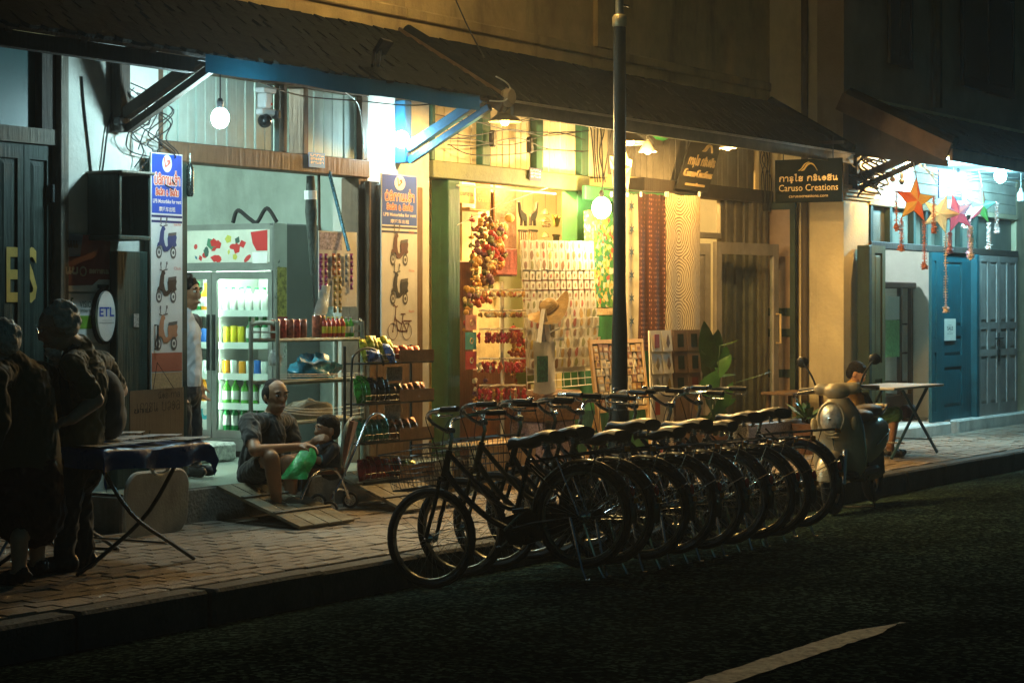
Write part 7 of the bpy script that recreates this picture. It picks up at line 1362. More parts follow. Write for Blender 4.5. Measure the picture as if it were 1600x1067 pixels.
px_tip = [((1429, 314), .21, 'o', 'large orange and yellow paper star with orange tails', .25, .1, [(1, .22, 'o'), (2, .30, 'o'), (3, .20, 'o'), (4, .24, 'o')], (1427, 252)), ((1469, 334), .19, 'c', 'tan paper star partly hidden behind the orange star', -.5, .35, [(2, .55, 'w')], (1462, 262)), ((1495, 334), .19, 'p', 'pink and lilac paper star hanging below the notice board', .1, -.25, [(3, .12, 'p'), (2, .2, 'w')], (1490, 262)), ((1532, 322), .19, 'g', 'pink, aqua and green paper star at the far right', .2, .1, [(1, .2, 'w'), (2, .16, 'w'), (3, .24, 'p'), (4, .2, 'w')], (1530, 268))]
for k, (pp, r, c, lb, yaw, rot, tails, ct) in enumerate(px_tip):
    Y = YS3+.12*(k % 2); p = at(*pp, Y); t, fr, S = star(p, r*1.16, cols[c], lb, yaw-.85, rot, cord_to=at(*ct, Y), thick=.06)
    for i, L_, mm in tails: a, b_ = S[2*i % 10]; tail(t, fr(a, b_, 0), L_*1.45, .026, pap[mm], 100+7*k+i)
fr, w, h = fpanel(1468, 268, 1503, 312, YR-.3); t = thing('notice_board', 'dark blue notice board with rows of small white print under the right eave', 'notice board', fr(0, 0)); part('board', MB().fbox(fr, 0, 0, -.02, w, h, 0), C_('board_navy', (.03, .05, .12)), t); m = MB()
random.seed(2)
for k in range(9): 
    a = .03
    while a < w-.06: l = random.uniform(.015, .05); m.fbox(fr, a, h*(.9-.095*k), .001, min(a+l, w-.02), h*(.9-.095*k)+.014, .002); a += l+.012
part('lettering', m, white_s, t)
for px, py, lb in ((1395, 280, 'small unlit pale bulb hanging left of the orange star'), (1409, 284, 'small dark unlit bulb beside the orange star')): p = at(px, py, YR-.4); bulb('unlit_bulb', lb, p, .03, white_p if px < 1400 else black, cord=[p+V((0, 0, .3))], cat='bulb')
p = at(1595, 305, YR-.5); solo('glass_jar', MB().lathe([(.03, -.08), (.045, -.07), (.045, .02), (.02, .05), (.02, .08)], 12, p).tube([p+V((0, 0, .08)), p+V((0, 0, .3))], .004, 4), M('jar_pale', (.45, .52, .52), .2), 'pale glass jar hanging at the right edge under the soffit', 'jar', smooth=40)
fr, w, h = fpanel(1475, 498, 1493, 532, YR-.005); t = thing('sale_notice', 'white SALE notice fixed on the teal door', 'notice', fr(0, 0)); part('sheet', MB().fbox(fr, 0, 0, 0, w, h, .003), paper, t); m = MB(); m.text('SALE', fr, w/2, h*.48, .06, .004, width=w*.5, bold=.01); m.fbox(fr, w*.38, h*.70, .0035, w*.62, h*.71, .0042); m.fbox(fr, w*.4, h*.4, .0035, w*.6, h*.41, .0042); m.text('new season', fr, w/2, h*.3, .02, .004, width=w*.5); part('lettering', m, ink, t)
# glass display cabinet inside the right shop
Yc = -.15; x0, x1 = fx(1374, Yc), fx(1427, Yc); zt, zb_ = fz(1400, 441, Yc), .335; t = thing('display_cabinet', 'old glass display cabinet with dark wood frame inside the right doorway', 'cabinet', (x0, Yc, zb_)); wd = M('cabinet_wood', (.07, .045, .035), .5, var=.3)
part('cornice', MB().cbox(x0-.03, Yc-.03, zt-.07, x1+.03, Yc+.45, zt, .01), wd, t); part('plinth', MB().cbox(x0, Yc, zb_, x1, Yc+.42, zb_+.28), wd, t)
for x in (x0, x0+.62*(x1-x0), x1-.06): part('post', MB().box(x, Yc, zb_+.281, x+.055, Yc+.05, zt-.071), wd, t)
for z in (.75, 1.1, 1.45): part('shelf', MB().box(x0+.06, Yc+.052, z, x1-.06, Yc+.4, z+.02), wd, t)
part('pane', MB().box(x0+.056, Yc+.02, zb_+.285, x0+.6*(x1-x0), Yc+.025, zt-.075), glass, t); part('back_panel', MB().box(x0+.01, Yc+.41, zb_+.285, x1-.01, Yc+.42, zt-.075), inner_w, t)
fr, w, h = fpanel(1380, 500, 1405, 558, Yc-.01); part('green_notice', MB().fbox(fr, 0, 0, 0, w, h, .004), M('notice_green', (.24, .48, .2), .6, var=.3, scale=26), t); part('white_notice', MB().fbox(fr, 0, h+.005, 0, w, h+.28, .004), paper, t)
solo('small_tree_ornament', MB().lathe([(.05, 0), (.03, .06), (.012, .2), (.004, .24)], 8, (x0+.1, Yc+.2, zt+.001)), green_d, 'small green cone ornament on top of the glass cabinet', 'ornament')
# folding table
YT2 = -1.72; x0, x1 = fx(1352, YT2), fx(1482, YT2+.0); zt = fz(1415, 600, YT2); g = zside(YT2); t = thing('folding_table', 'blue legged folding table with thin top beside the seated boy', 'table', ((x0+x1)/2, YT2, g)); leg_b = M('leg_blue', (.04, .10, .14), .4, .3)
x1 = x0+1.35
part('tabletop', MB().cbox(x0, YT2-.3, zt-.025, x1, YT2+.3, zt, .006), M('table_pale', (.45, .42, .38), .5, var=.2), t)
for y in (YT2-.24, YT2+.22):
    part('leg', MB().tube([(x0+.35, y, zt-.03), (x1-.05, y, g+.02)], .016, 7), leg_b, t, smooth=1); part('leg', MB().tube([(x1-.25, y+.03, zt-.03), (x0+.15, y+.03, g+.02)], .016, 7), leg_b, t, smooth=1)
for a, z in ((.55, .55), (.3, .33), (.85, .33)): x = x0+(x1-x0)*a; part('cross_bar', MB().tube([(x, YT2-.24, z), (x, YT2+.25, z)], .010, 6), chrome, t)
p = at(1420, 645, YT2); solo('hand_bag', MB().cbox(p.x-.12, p.y-.05, p.z-.08, p.x+.12, p.y+.06, p.z+.08, .03), M('bag_plum', (.10, .05, .08), .6, var=.5, scale=20), 'plum coloured bag hanging under the folding table', 'bag')
# ================================================================ cables
def cable(label, pts, r=.006, mat=None): return solo('cable', MB().tube(catmull(pts, 7), r, 5), mat or wire_m, label, 'cable', smooth=1)
random.seed(21)
for k in range(9):
    b0 = V((10.98+.05*k*.6, -.06, 3.25-.03*k)); P = [b0]
    for j in range(5): P.append(b0+V((random.uniform(-.15, .3), random.uniform(-.12, -.01), -.11*(j+1)+random.uniform(-.06, .06))))
    cable('tangled black cable looping below the left eave bracket', P, .0045)['group'] = 'tangled cables by the left bracket'
cable('black cable running down the white pillar at the left', [at(128, 120, -.05), at(131, 160, -.05), at(137, 215, -.05), at(143, 270, -.05)], .007); cable('black cable from the bracket to the timber cabinet', [at(175, 175, -.06), at(168, 205, -.06), at(163, 245, -.06), at(160, 268, -.06)], .007); cable('pair of grey cables down the pillar beside the first sign', [at(208, 150, -.06), at(209, 190, -.06), at(207, 240, -.06)], .008, wire_w)
for px, py, lb in ((187, 189, 'small dark socket hanging from the tangled cables'), (222, 186, 'small cream socket hanging from the tangled cables')): p = at(px, py, -.12); solo('socket', MB().cbox(p.x-.035, p.y-.03, p.z-.03, p.x+.03, p.y+.03, p.z+.03, .01), black if px < 200 else M('handle_cream', (.5, .48, .4)), lb, 'socket')
cable('thin black cable strung under the blue fascia', [at(404, 128, -.7), at(470, 150, -.5), at(560, 158, -.5), at(640, 165, -.5), at(700, 160, -.8)], .005); cable('thin pale cable hanging down beside the sachets beam', [at(540, 145, -.4), at(560, 165, -.2), at(566, 210, -.1), at(567, 250, -.1)], .005, wire_w)
cable('pale loop of cable at the roof corner', [at(775, 120, -1.02), at(796, 135, -1.02), at(790, 157, -1.02), at(765, 158, -1.0)], .006, wire_w)
for k in range(7): 
    xs_ = [672+random.uniform(0, 14)+k*4, 740+random.uniform(-10, 10), 800+random.uniform(-10, 10), 860+random.uniform(-10, 10), 915+random.uniform(-4, 8)]
    cable(f"black cable sagging across the cream transom boards", [at(x, 178+k*9+random.uniform(-8, 14), -.12) for x in xs_], .0045)['group'] = 'cables across the cream transom'
for k in range(5): cable('black cable hanging on the pillar behind the cream star', [at(922+4*k+random.uniform(-3, 3), 175, -.06), at(924+5*k, 205+random.uniform(-5, 5), -.08), at(928+3*k+random.uniform(-6, 6), 240, -.07), at(930+4*k, 285, -.06)], .0055)['group'] = 'cables on the cream pillar'
for k in range(6): cable('tangled black cable on the pillar beside the hanging sign', [at(1188+3*k, 225+random.uniform(-6, 6), -.12), at(1196+random.uniform(-10, 10), 250, -.15), at(1190+3*k, 275+random.uniform(-6, 6), -.1), at(1193+2*k, 330, -.09)], .006)['group'] = 'tangled cables beside the hanging sign'
for k in range(9): P = [V((21.25+random.uniform(-.0, .5), YR-.05-random.uniform(0, .35), 3.25-.07*j+random.uniform(-.08, .08))) for j in range(6)]; cable('thick tangled cable at the corner above the right pillar', P, .011)['group'] = 'tangled cables at the right corner'
for k in range(4): cable('thin string slung between the bulbs on the right', [at(1425+10*k, 250+4*k, YR-.6), at(1470, 275+6*k, YR-.6), at(1525, 268+k*5, YR-.6), at(1590, 262+k*8, YR-.6)], .005, wire_w)['group'] = 'strings between the right bulbs'
for px, py, lb in ((769, 215, 'small black adaptor hanging in front of the cream transom'), (827, 225, 'small brown box fixed on the green transom post')): p = at(px, py, -.1); solo('adaptor', MB().cbox(p.x-.03, p.y-.03, p.z-.08, p.x+.03, p.y+.02, p.z+.06, .012), black, lb, 'adaptor')
cable('black wire hanging from the wall above the second roof', [at(712, 0, -.05), at(730, 40, -.2), at(757, 92, -.6)], .006)
# shaded eave lamps
for px, py, lb, P_ in ((789, 183, 'old lamp with dark bell shade under the eave before the cream boards', 150), (985, 215, 'wide metal lamp shade under the eave behind the street lamp pole', 110)):
    p = at(px, py, -.86); t = thing('eave_lamp', lb, 'lamp', p); part('shade', MB().lathe([(.03, .10), (.05, .09), (.065, .02), (.13, -.03), (.13, -.04), (.06, .012), (.04, .08)], 16, p), M('shade_brass', (.16, .11, .05), .4, .6), t, smooth=1); part('glass_bulb', MB().ell(p+V((0, 0, -.035)), .035, 10, 7), lit('glow_eave'+str(px), WARM, P_, .035), t, smooth=1); place_light(MATS['glow_eave'+str(px)], p+V((0, 0, -.045)), t); part('bracket', MB().tube([p+V((0, 0, .1)), p+V((0, .0, .22)), p+V((0, .4, .24))], .012, 6), metal_d, t)
# ================================================================ people
skin = M('skin_tan', (.33, .165, .085), .5, var=.12, scale=14, bump=.08, bscale=120); skin2 = M('skin_pale', (.42, .27, .19), .5, var=.12, scale=14, bump=.08, bscale=120); hair_k = M('hair_black', (.007, .006, .006), .75, spec=.2, var=.4, scale=30, bump=.7, bscale=70, wave=(90, 90, 30)); hair_w = M('hair_grey', (.55, .54, .5), .6, var=.35, scale=30, bump=.7, wave=(90, 90, 30))
eye_w = M('eye_white', (.6, .58, .54), .3, var=0, bump=0); eye_k = M('eye_dark', (.01, .008, .006), .2, var=0, bump=0); lip = M('lip', (.22, .09, .07), .5, var=0, bump=0)
def cloth(n, c, **k): return M('cloth_'+n, c, .9, var=.2, scale=6, bump=.35, bscale=7, sheen=.15, **k)
def basis(f, up=(0, 0, 1)):
    f = V(f).normalized(); s_ = V(up).cross(f).normalized(); u = f.cross(s_); return Matrix((f, s_, u)).transposed()
def head(B, t, c, f, s_=1, hair=hair_k, style='short', up=(0, 0, 1), sk=0):
    """skull, jaw, nose, ears, lips into the body; eyes, brows and hair as children; f = facing"""
    Q = basis(f, up); P = lambda x, y, z: V(c)+Q @ (V((x, y, z))*s_)
    E = lambda p, r, R_=Q: B.ell(P(*p), [q*s_ for q in r], sk, R_)
    E((0, 0, .02), (.098, .078, .098)); E((.025, 0, -.055), (.066, .058, .062)); E((.055, 0, -.095), (.030, .032, .022)); E((.062, 0, .0), (.036, .058, .058)); E((.102, 0, -.018), (.018, .014, .024)); E((.092, 0, .012), (.012, .011, .03)); E((.086, 0, -.062), (.018, .026, .013))
    for q in (-1, 1): E((-.005, .080*q, -.01), (.02, .012, .032)); E((.085, .033*q, .036), (.016, .022, .008))
    for q in (-1, 1):
        e = part('eye', MB().ell(P(.084, .030*q, .014), [.014*s_, .017*s_, .0095*s_], 10, 7, Q), eye_w, t, smooth=1); part('iris', MB().ell(P(.095, .030*q, .014), [.004*s_, .007*s_, .0075*s_], 8, 6, Q), eye_k, e, smooth=1)
        part('eyebrow', MB().ell(P(.098, .033*q, .040), [.006*s_, .021*s_, .005*s_], 8, 5, Q), hair, t, smooth=1)
    part('lips', MB().ell(P(.103, 0, -.062), [.005*s_, .022*s_, .0055*s_], 10, 5, Q), lip, t, smooth=1)
    H = Body(); HE = lambda p, r: H.ell(P(*p), [q*s_ for q in r], 0, Q)
    if style == 'short': HE((-.014, 0, .052), (.105, .086, .084)); HE((-.05, 0, .0), (.066, .081, .085)); HE((.035, 0, .088), (.052, .064, .034))
    elif style == 'curly':
        HE((-.02, 0, .05), (.108, .09, .09)); HE((-.06, 0, -.01), (.06, .08, .085)); random.seed(3)
        for k in range(46): a, e_ = random.uniform(0, 6.3), random.uniform(-.1, 1.4); HE((min(.06, -.02+.105*math.cos(a)*math.cos(e_)), .09*math.sin(a)*math.cos(e_), .05+.09*math.sin(e_)), (.018, .018, .016))
    elif style == 'bald': HE((-.055, 0, .01), (.06, .083, .085)); HE((-.012, .066, .02), (.05, .022, .055)); HE((-.012, -.066, .02), (.05, .022, .055)); HE((-.03, 0, .075), (.075, .07, .05))
    elif style == 'grey':
        HE((-.045, 0, .02), (.072, .085, .09)); HE((-.02, 0, .075), (.085, .072, .052)); random.seed(8)
        for k in range(60): a, e_ = random.uniform(1.2, 5.1), random.uniform(-.5, 1.45); HE((-.03+.085*math.cos(a)*math.cos(e_), .084*math.sin(a)*math.cos(e_), .03+.095*math.sin(e_)), (.016, .016, .02))
    H.build('hair', [hair], t, .007*s_, 3); return P, Q
def hand(B, w, d, n, s_=1, curl=.4, tg=0, mir=1):
    d = V(d).normalized(); n = V(n).normalized(); n = (n-d*d.dot(n)).normalized(); sd_ = d.cross(n)*mir; w = V(w)
    B.cap(w, w+d*.05*s_, .024*s_, .03*s_, tg); B.ell(w+d*.055*s_, (.045*s_, .038*s_, .017*s_), tg, Matrix((d, sd_, n)).transposed())
    for k, (o, L) in enumerate(((-.028, .068), (-.0095, .078), (.0095, .073), (.028, .056))):
        b0 = w+d*.088*s_+sd_*o*s_; d1 = (d*math.cos(curl)+n*math.sin(curl)).normalized(); d2 = (d*math.cos(curl*2.4)+n*math.sin(curl*2.4)).normalized(); m_ = b0+d1*L*.5*s_; B.cap(b0, m_, .0092*s_, .0085*s_, tg, 8); B.cap(m_, m_+d2*L*.5*s_, .0085*s_, .0072*s_, tg, 8)
    b0 = w+d*.03*s_-sd_*.03*s_; m_ = b0+(d*.6-sd_*.7+n*.35).normalized()*.036*s_; B.cap(b0, m_, .0125*s_, .0105*s_, tg, 8); B.cap(m_, m_+(d*.85-sd_*.1+n*.5).normalized()*.03*s_, .0105*s_, .0085*s_, tg, 8)
def shoe(B, a, f, tg, s_=1): f = V(f).normalized(); a = V(a); B.cap(a+V((0, 0, -.035))*s_-f*.03*s_, a+V((0, 0, -.045))*s_+f*.15*s_, .042*s_, .034*s_, tg)
RT = V((sT, -cT, 0)); TC = V((-cT, -sT, 0))      # to the right of the picture, towards the camera
# seated man with the green bag
t = thing('person', 'seated balding man in dark shirt and shorts holding a green bag', 'person', at(400, 760, -.45)); B = Body()
hc = at(431, 619, -.56); P_, Q_ = head(B, t, hc, TC*.80+RT*.55+V((0, 0, -.08)), .98, hair_k, 'bald')
nk, ch, ab, pv = at(424, 650, -.50), at(416, 680, -.49), at(408, 716, -.45), at(404, 742, -.38)
B.cap(hc-V((0, 0, .06)), nk, .05, .058, 0); B.ell(ch, (.16, .13, .16), 1, basis((-.45, -.89, 0))); B.cap(nk-V((0, 0, .03)), ch, .075, .13, 1); B.cap(ch, ab, .135, .145, 1); B.cap(ab, pv, .145, .15, 2)
sR, sL = at(389, 661, -.58), at(447, 660, -.38); eR, eL = at(398, 704, -.78), at(463, 704, -.52); wR, wL = at(466, 698, -.90), at(486, 694, -.80)
for s_, e_, w_ in ((sR, eR, wR), (sL, eL, wL)):
    B.cap(nk-V((0, 0, .05)), s_, .06, .07, 1); m_ = s_.lerp(e_, .62); B.cap(s_, m_, .07, .062, 1); B.cap(s_.lerp(e_, .5), e_, .046, .042, 0); B.cap(e_, w_, .042, .028, 0)
hand(B, wR, RT+V((0, 0, .08)), (0, 0, -1), 1, .55, 0, 1); hand(B, wL, RT*.4+TC*.3+V((0, 0, .3)), RT, 1, .6, 0, -1)
hR, hL = at(390, 742, -.46), at(424, 742, -.32); kR, kL = at(424, 716, -.86), at(452, 722, -.72); aR, aL = at(433, 786, -.84), at(456, 788, -.74)
for h_, k_, a_ in ((hR, kR, aR), (hL, kL, aL)): m_ = h_.lerp(k_, .72); B.cap(h_, m_, .088, .078, 2); B.cap(h_.lerp(k_, .6), k_, .062, .056, 0); B.cap(k_, k_.lerp(a_, .4), .056, .054, 0); B.cap(k_.lerp(a_, .35), a_, .054, .034, 0); shoe(B, a_-V((0, 0, .02)), (-.3, -.95, -.25), 0)
B.build('body', [skin, cloth('charcoal', (.010, .013, .013)), cloth('shorts_black', (.018, .018, .02))], t, .0075, 4, folds=.012)
fr = frame(ch+(TC*.15), RT, (0, 0, 1)); 
t_ = thing('plastic_bag', 'bright green plastic bag held between the seated man and the toddler', 'bag', at(480, 700, -.86)); rows = []; random.seed(9); m = MB(); P0 = at(483, 696, -.87); P1 = at(462, 748, -.88)
for j in range(12):
    f = j/11; c = P0.lerp(P1, f)+V((0, 0, 0)); ww = (.03+.055*math.sin(min(1, f*1.25)*PI*.6))*(1.0 if f < .85 else 1.1)
    for i in range(10): a = 2*PI*i/10; rows.append(c+RT*ww*math.cos(a)*(1+.18*math.sin(3*a+5*f))+TC*ww*.45*math.sin(a)*(1+.3*math.sin(2*a+7*f)))
m.add(rows, [(10*j+i, 10*j+(i+1) % 10, 10*j+10+(i+1) % 10, 10*j+10+i) for j in range(11) for i in range(10)]); part('bag_film', m, M('plastic_green', (.03, .42, .10), .35, var=.35, scale=22, bump=.5, bscale=22), t_, smooth=70)
# youth standing just inside the shop
t = thing('person', 'young man in a white shirt with dark sleeves standing by the fridge', 'person', (at(290, 700, .22).x, .22, .456)); B = Body(); f = (RT*.92+TC*.35).normalized(); y = .22
A = lambda px, py, dy=0: at(px, py, y+dy)
hc = A(291, 459); head(B, t, hc, f, 1.02, hair_k, 'curly'); nk = A(286, 492); B.cap(hc-V((0, 0, .07)), nk, .046, .05, 0)
ch, ab, pv = A(288, 525), A(290, 565), A(288, 598); B.cap(nk, ch, .065, .115, 1); B.ell(ch, (.105, .15, .14), 1, basis(f)); B.cap(ch, ab, .112, .112, 1); B.cap(ab, pv, .112, .118, 1); B.cap(pv-V((0, 0, .03)), pv-V((0, 0, .08)), .115, .11, 2)
sd_ = V((0, 0, 1)).cross(f).normalized()
for q in (-1, 1):
    s_ = nk+sd_*.155*q-V((0, 0, .055)); e_ = s_+V((0, 0, -.24))-f*.02; w_ = e_+V((0, 0, -.2))+f*.07; B.cap(nk-V((0, 0, .04)), s_, .05, .056, 3); B.cap(s_, s_.lerp(e_, .65), .058, .05, 3); B.cap(s_.lerp(e_, .5), e_, .042, .038, 0); B.cap(e_, w_, .038, .026, 0); hand(B, w_, V((0, 0, -1))+f*.3, f, .95, .4, 0, q)
    h_ = pv+sd_*.075*q-V((0, 0, .05)); k_ = h_+V((0, 0, -.27))+f*.03; a_ = V((k_.x, k_.y, .456+.085)); B.cap(h_, k_, .082, .062, 2); B.cap(k_, a_, .062, .048, 2); shoe(B, a_, f, 4)
    if q == -1: part('wristband', MB().torus(w_+V((0, 0, .02)), (0, 0, 1), .03, .006, 16, 5), black, t)
B.build('body', [skin, cloth('white', (.60, .62, .64)), cloth('trousers_dark', (.02, .022, .025)), cloth('navy', (.03, .035, .045)), black], t, .0075, 4, folds=.012)
# toddler in the stroller
ts = thing('stroller', 'small folding stroller with curved handles and spoked wheels', 'stroller', (at(520, 790, -.85).x, -.85, zside(-.85)+.05)); y = -.85; A = lambda px, py, dy=0: at(px, py, y+dy)
seat_c = M('stroller_cloth', (.16, .07, .045), .85, var=.5, scale=20, bump=.3); rf_ = .055
for px, py, dy in ((515, 794, -.12), (547, 785, .14), (470, 790, -.05), (497, 782, .22)):
    c = A(px, py, dy); c.z = zside(c.y)+rf_+.012; w_ = part('wheel', MB().torus(c, RT.cross(V((0, 0, 1))), rf_-.006, .011, 24, 6), rubber, ts, smooth=1); ax = RT.cross(V((0, 0, 1))).normalized(); u = RT; m = MB(); m.torus(c, ax, rf_-.018, .006, 20, 5)
    for k in range(10): a = k*PI/5; m.beam(c, c+(u*math.cos(a)+V((0, 0, 1))*math.sin(a))*(rf_-.018), .008, .006)
    m.tube([c-ax*.02, c+ax*.02], .01, 8); part('rim', m, white_p, w_)
for dy in (-.10, .16):
    part('side_tube', MB().tube(catmull([A(517, 780, dy), A(540, 735, dy), A(560, 690, dy), A(575, 655, dy), A(590, 646, dy), A(600, 652, dy)], 5), .010, 7), chrome, ts, smooth=1); part('side_tube', MB().tube(catmull([A(545, 778, dy), A(525, 735, dy), A(490, 742, dy), A(470, 780, dy)], 5), .010, 7), chrome, ts, smooth=1)
part('backrest', MB().hexa([A(530, 730, -.08), A(530, 730, .14), A(552, 657, .14), A(546, 657, -.08), A(537, 732, -.08), A(537, 732, .14), A(560, 659, .14), A(553, 659, -.08)]), seat_c, ts); part('back_rim', MB().tube(catmull([A(531, 730, -.09), A(537, 680, -.09), A(545, 658, -.06), A(552, 655, .08), A(553, 680, .15), A(540, 730, .15)], 5), .011, 7), metal_p, ts, smooth=1)
part('seat', MB().hexa([A(485, 742, -.09), A(485, 742, .14), A(537, 740, .14), A(537, 740, -.09), A(485, 732, -.09), A(485, 732, .14), A(537, 730, .14), A(537, 730, -.09)]), seat_c, ts)
part('fork_bracket', MB().tube([A(522, 790, -.12), A(521, 768, -.1), A(530, 764, .0), A(543, 766, .1), A(545, 785, .13)], .006, 6), white_p, ts)
t = thing('person', 'dark haired toddler in dark clothes sitting in the stroller', 'person', A(510, 740)); B = Body(); f = (-RT*.75+TC*.45).normalized(); hc = A(511, 672); head(B, t, hc, f, .84, hair_k, 'short'); nk = A(512, 694); B.cap(hc-V((0, 0, .06)), nk, .032, .034, 0); ch, pv = A(513, 706), A(518, 730); B.cap(nk, ch, .05, .085, 1); B.cap(ch, pv, .088, .09, 1); sd_ = V((0, 0, 1)).cross(f).normalized()
for q in (-1, 1):
    s_ = nk+sd_*.09*q-V((0, 0, .03)); e_ = s_+f*.08-V((0, 0, .08)); w_ = e_+f*.12+V((0, 0, .03)); B.cap(nk-V((0, 0, .02)), s_, .035, .042, 1); B.cap(s_, e_, .042, .036, 1); B.cap(e_, w_, .028, .022, 0); hand(B, w_, f, (0, 0, -1), .6, .4, 0, q); h_ = pv+sd_*.05*q; k_ = h_+f*.19+V((0, 0, .02)); a_ = k_+f*.05-V((0, 0, .17)); B.cap(h_, k_, .055, .045, 2); B.cap(k_, a_, .042, .032, 2); shoe(B, a_, f, 3, .65)
B.build('body', [skin, cloth('navy_dark', (.015, .02, .028)), cloth('trousers_print', (.05, .055, .05)), cloth('shoe_tan', (.2, .15, .1))], t, .006, 3, folds=.008)
part('sleeve_band', MB().torus(nk+f*.1-V((0, 0, .1))+sd_*.09, f, .03, .006, 14, 5), cloth('teal_band', (.02, .14, .16)), t)
# grey haired man in the vest, bending left
y = -1.43; A = lambda px, py, dy=0: at(px, py, y+dy); t = thing('person', 'grey haired man with glasses and backpack stooping over the blue table', 'person', (A(120, 800).x, y, zside(y))); B = Body(); f = (-RT*.9+TC*.15+V((0, 0, -.32))).normalized(); hc = A(92, 512); Pq, Qq = head(B, t, hc, f, 1.08, hair_w, 'grey', up=(-.0, 0, 1), sk=0)
nk = A(122, 545); B.cap(hc+V((0, 0, -.03)), nk, .058, .065, 0); B.ell(Pq(.07, 0, -.105), (.04, .045, .04), 4)
ch, ab, pv = A(133, 592), A(128, 650), A(122, 705); B.cap(nk, ch, .08, .125, 1); B.ell(ch, (.115, .17, .16), 1, basis(-RT)); B.cap(ch, ab, .128, .128, 1); B.cap(ab, pv, .128, .135, 1); B.cap(pv-V((0, 0, .02)), pv-V((0, 0, .12)), .138, .13, 2)
for q, s_, e_, w_ in ((-1, A(112, 572, -.17), A(150, 625, -.24), A(112, 655, -.22)), (1, A(160, 568, .17), A(188, 610, .2), A(150, 650, .05))):
    B.cap(nk-V((0, 0, .06)), s_, .065, .066, 1); B.cap(s_, s_.lerp(e_, .75), .066, .058, 1); B.cap(s_.lerp(e_, .6), e_, .05, .046, 0); B.cap(e_, w_, .046, .032, 0); hand(B, w_, -RT+V((0, 0, -.3)), V((0, 0, -1)), 1, .5, 0, q)
    h_ = pv+TC*.09*(-q)-V((0, 0, .08)); k_ = V((h_.x, h_.y, .66))-RT*.02; a_ = V((k_.x, k_.y, zside(y)+.085))+RT*.04*q; B.cap(h_, k_, .095, .072, 2); B.cap(k_, a_, .072, .052, 2); shoe(B, a_, -RT+TC*.3, 3, 1.1)
B.build('body', [skin2, cloth('olive_shirt', (.115, .10, .05)), cloth('trousers_grey', (.028, .03, .03)), black, hair_w], t, .008, 4, folds=.015)
for q in (-1, 1): part('vest_strap', MB().tube(catmull([nk+TC*.09*(-q)+V((0, 0, .03)), ch+TC*.13*(-q)-RT*.10+V((0, 0, .05)), ab+TC*.125*(-q)-RT*.05], 6), .032, 8), cloth('strap_dark', (.02, .024, .024)), t, smooth=1)
part('glasses', MB().torus(Pq(.11, .035, .018), Qq @ V((1, 0, 0)), .022, .0025, 18, 5).torus(Pq(.11, -.035, .018), Qq @ V((1, 0, 0)), .022, .0025, 18, 5).tube([Pq(.11, .057, .02), Pq(.0, .09, .02)], .002, 4).tube([Pq(.11, -.057, .02), Pq(.0, -.09, .02)], .002, 4), chrome, t)
tb = thing('backpack', 'dark backpack on the back of the stooping man', 'backpack', A(165, 640)); B = Body(); B.ell(A(162, 628), (.12, .16, .19), 0, basis(RT)); B.ell(A(170, 655), (.10, .14, .12), 0, basis(RT)); B.build('pack_body', [cloth('pack_dark', (.018, .024, .024))], tb, .012, 4); part('pocket', MB().ell(A(184, 650), (.05, .1, .09), 12, 8, basis(RT)), cloth('pack_dark', (.018, .024, .024)), tb, smooth=1)
# person in a shawl at the left edge
y = -1.52; A = lambda px, py, dy=0: at(px, py, y+dy); t = thing('person', 'person with white hair in a brown shawl and long dark skirt at the left edge', 'person', (A(45, 800).x, y, zside(y))); B = Body(); f = (-RT*.85-TC*.4+V((0, 0, -.2))).normalized(); hc = A(2, 538); head(B, t, hc, f, .98, hair_w, 'grey'); nk = A(14, 566); B.cap(hc-V((0, 0, .05)), nk, .05, .07, 1)
ch, ab, pv = A(36, 606), A(38, 660), A(46, 720); B.cap(nk, ch, .085, .145, 1); B.ell(ch, (.13, .18, .16), 1, basis(f)); B.cap(ch, ab, .15, .155, 1); B.cap(ab, pv, .155, .165, 1); B.cap(pv, A(46, 800), .165, .195, 2)
for q, s_, e_, w_ in ((-1, A(-10, 590, -.15), A(-5, 660, -.22), A(-25, 715, -.2)), (1, A(72, 588, .15), A(88, 650, .18), A(60, 700, .25))): B.cap(nk-V((0, 0, .05)), s_, .075, .07, 1); B.cap(s_, e_, .07, .065, 1); B.cap(e_, w_, .062, .045, 1); hand(B, w_, V((0, 0, -1))+f*.4, f, .95, .4, 0, q)
for q, px in ((-1, 30), (1, 58)): B.cap(A(px, 840, .08*q), V((A(px, 840, .08*q).x, y+.08*q, zside(y)+.07)), .05, .038, 0); shoe(B, V((A(px, 840, .08*q).x, y+.08*q, zside(y)+.085)), f, 3, .95)
def pleats(cs, idx): return idx
B.build('body', [skin2, cloth('shawl', (.085, .065, .03)), M('skirt_striped', (.05, .022, .016), .9, var=.6, scale=3, bump=.35, wave=(14, 14, 1)), black], t, .008, 4, folds=.018)
m = MB(); sh = []
for i in range(24):
    a = 2*PI*i/24
    for j, (r_, z) in enumerate(((.158, .60), (.172, .45), (.195, .30), (.205+.012*math.sin(5*a), .16+.03*math.sin(2*a)))): c = A(40, 650); sh.append(V((c.x, c.y, 0))+V((r_*math.cos(a)*(1+.05*math.sin(7*a+j)), r_*.85*math.sin(a)*(1+.05*math.sin(7*a+j)), z+c.z-.45)))
m.add(sh, [(i*4+j, ((i+1) % 24)*4+j, ((i+1) % 24)*4+j+1, i*4+j+1) for i in range(24) for j in range(3)]); part('shawl', m, cloth('shawl', (.085, .065, .03)), t, smooth=70)
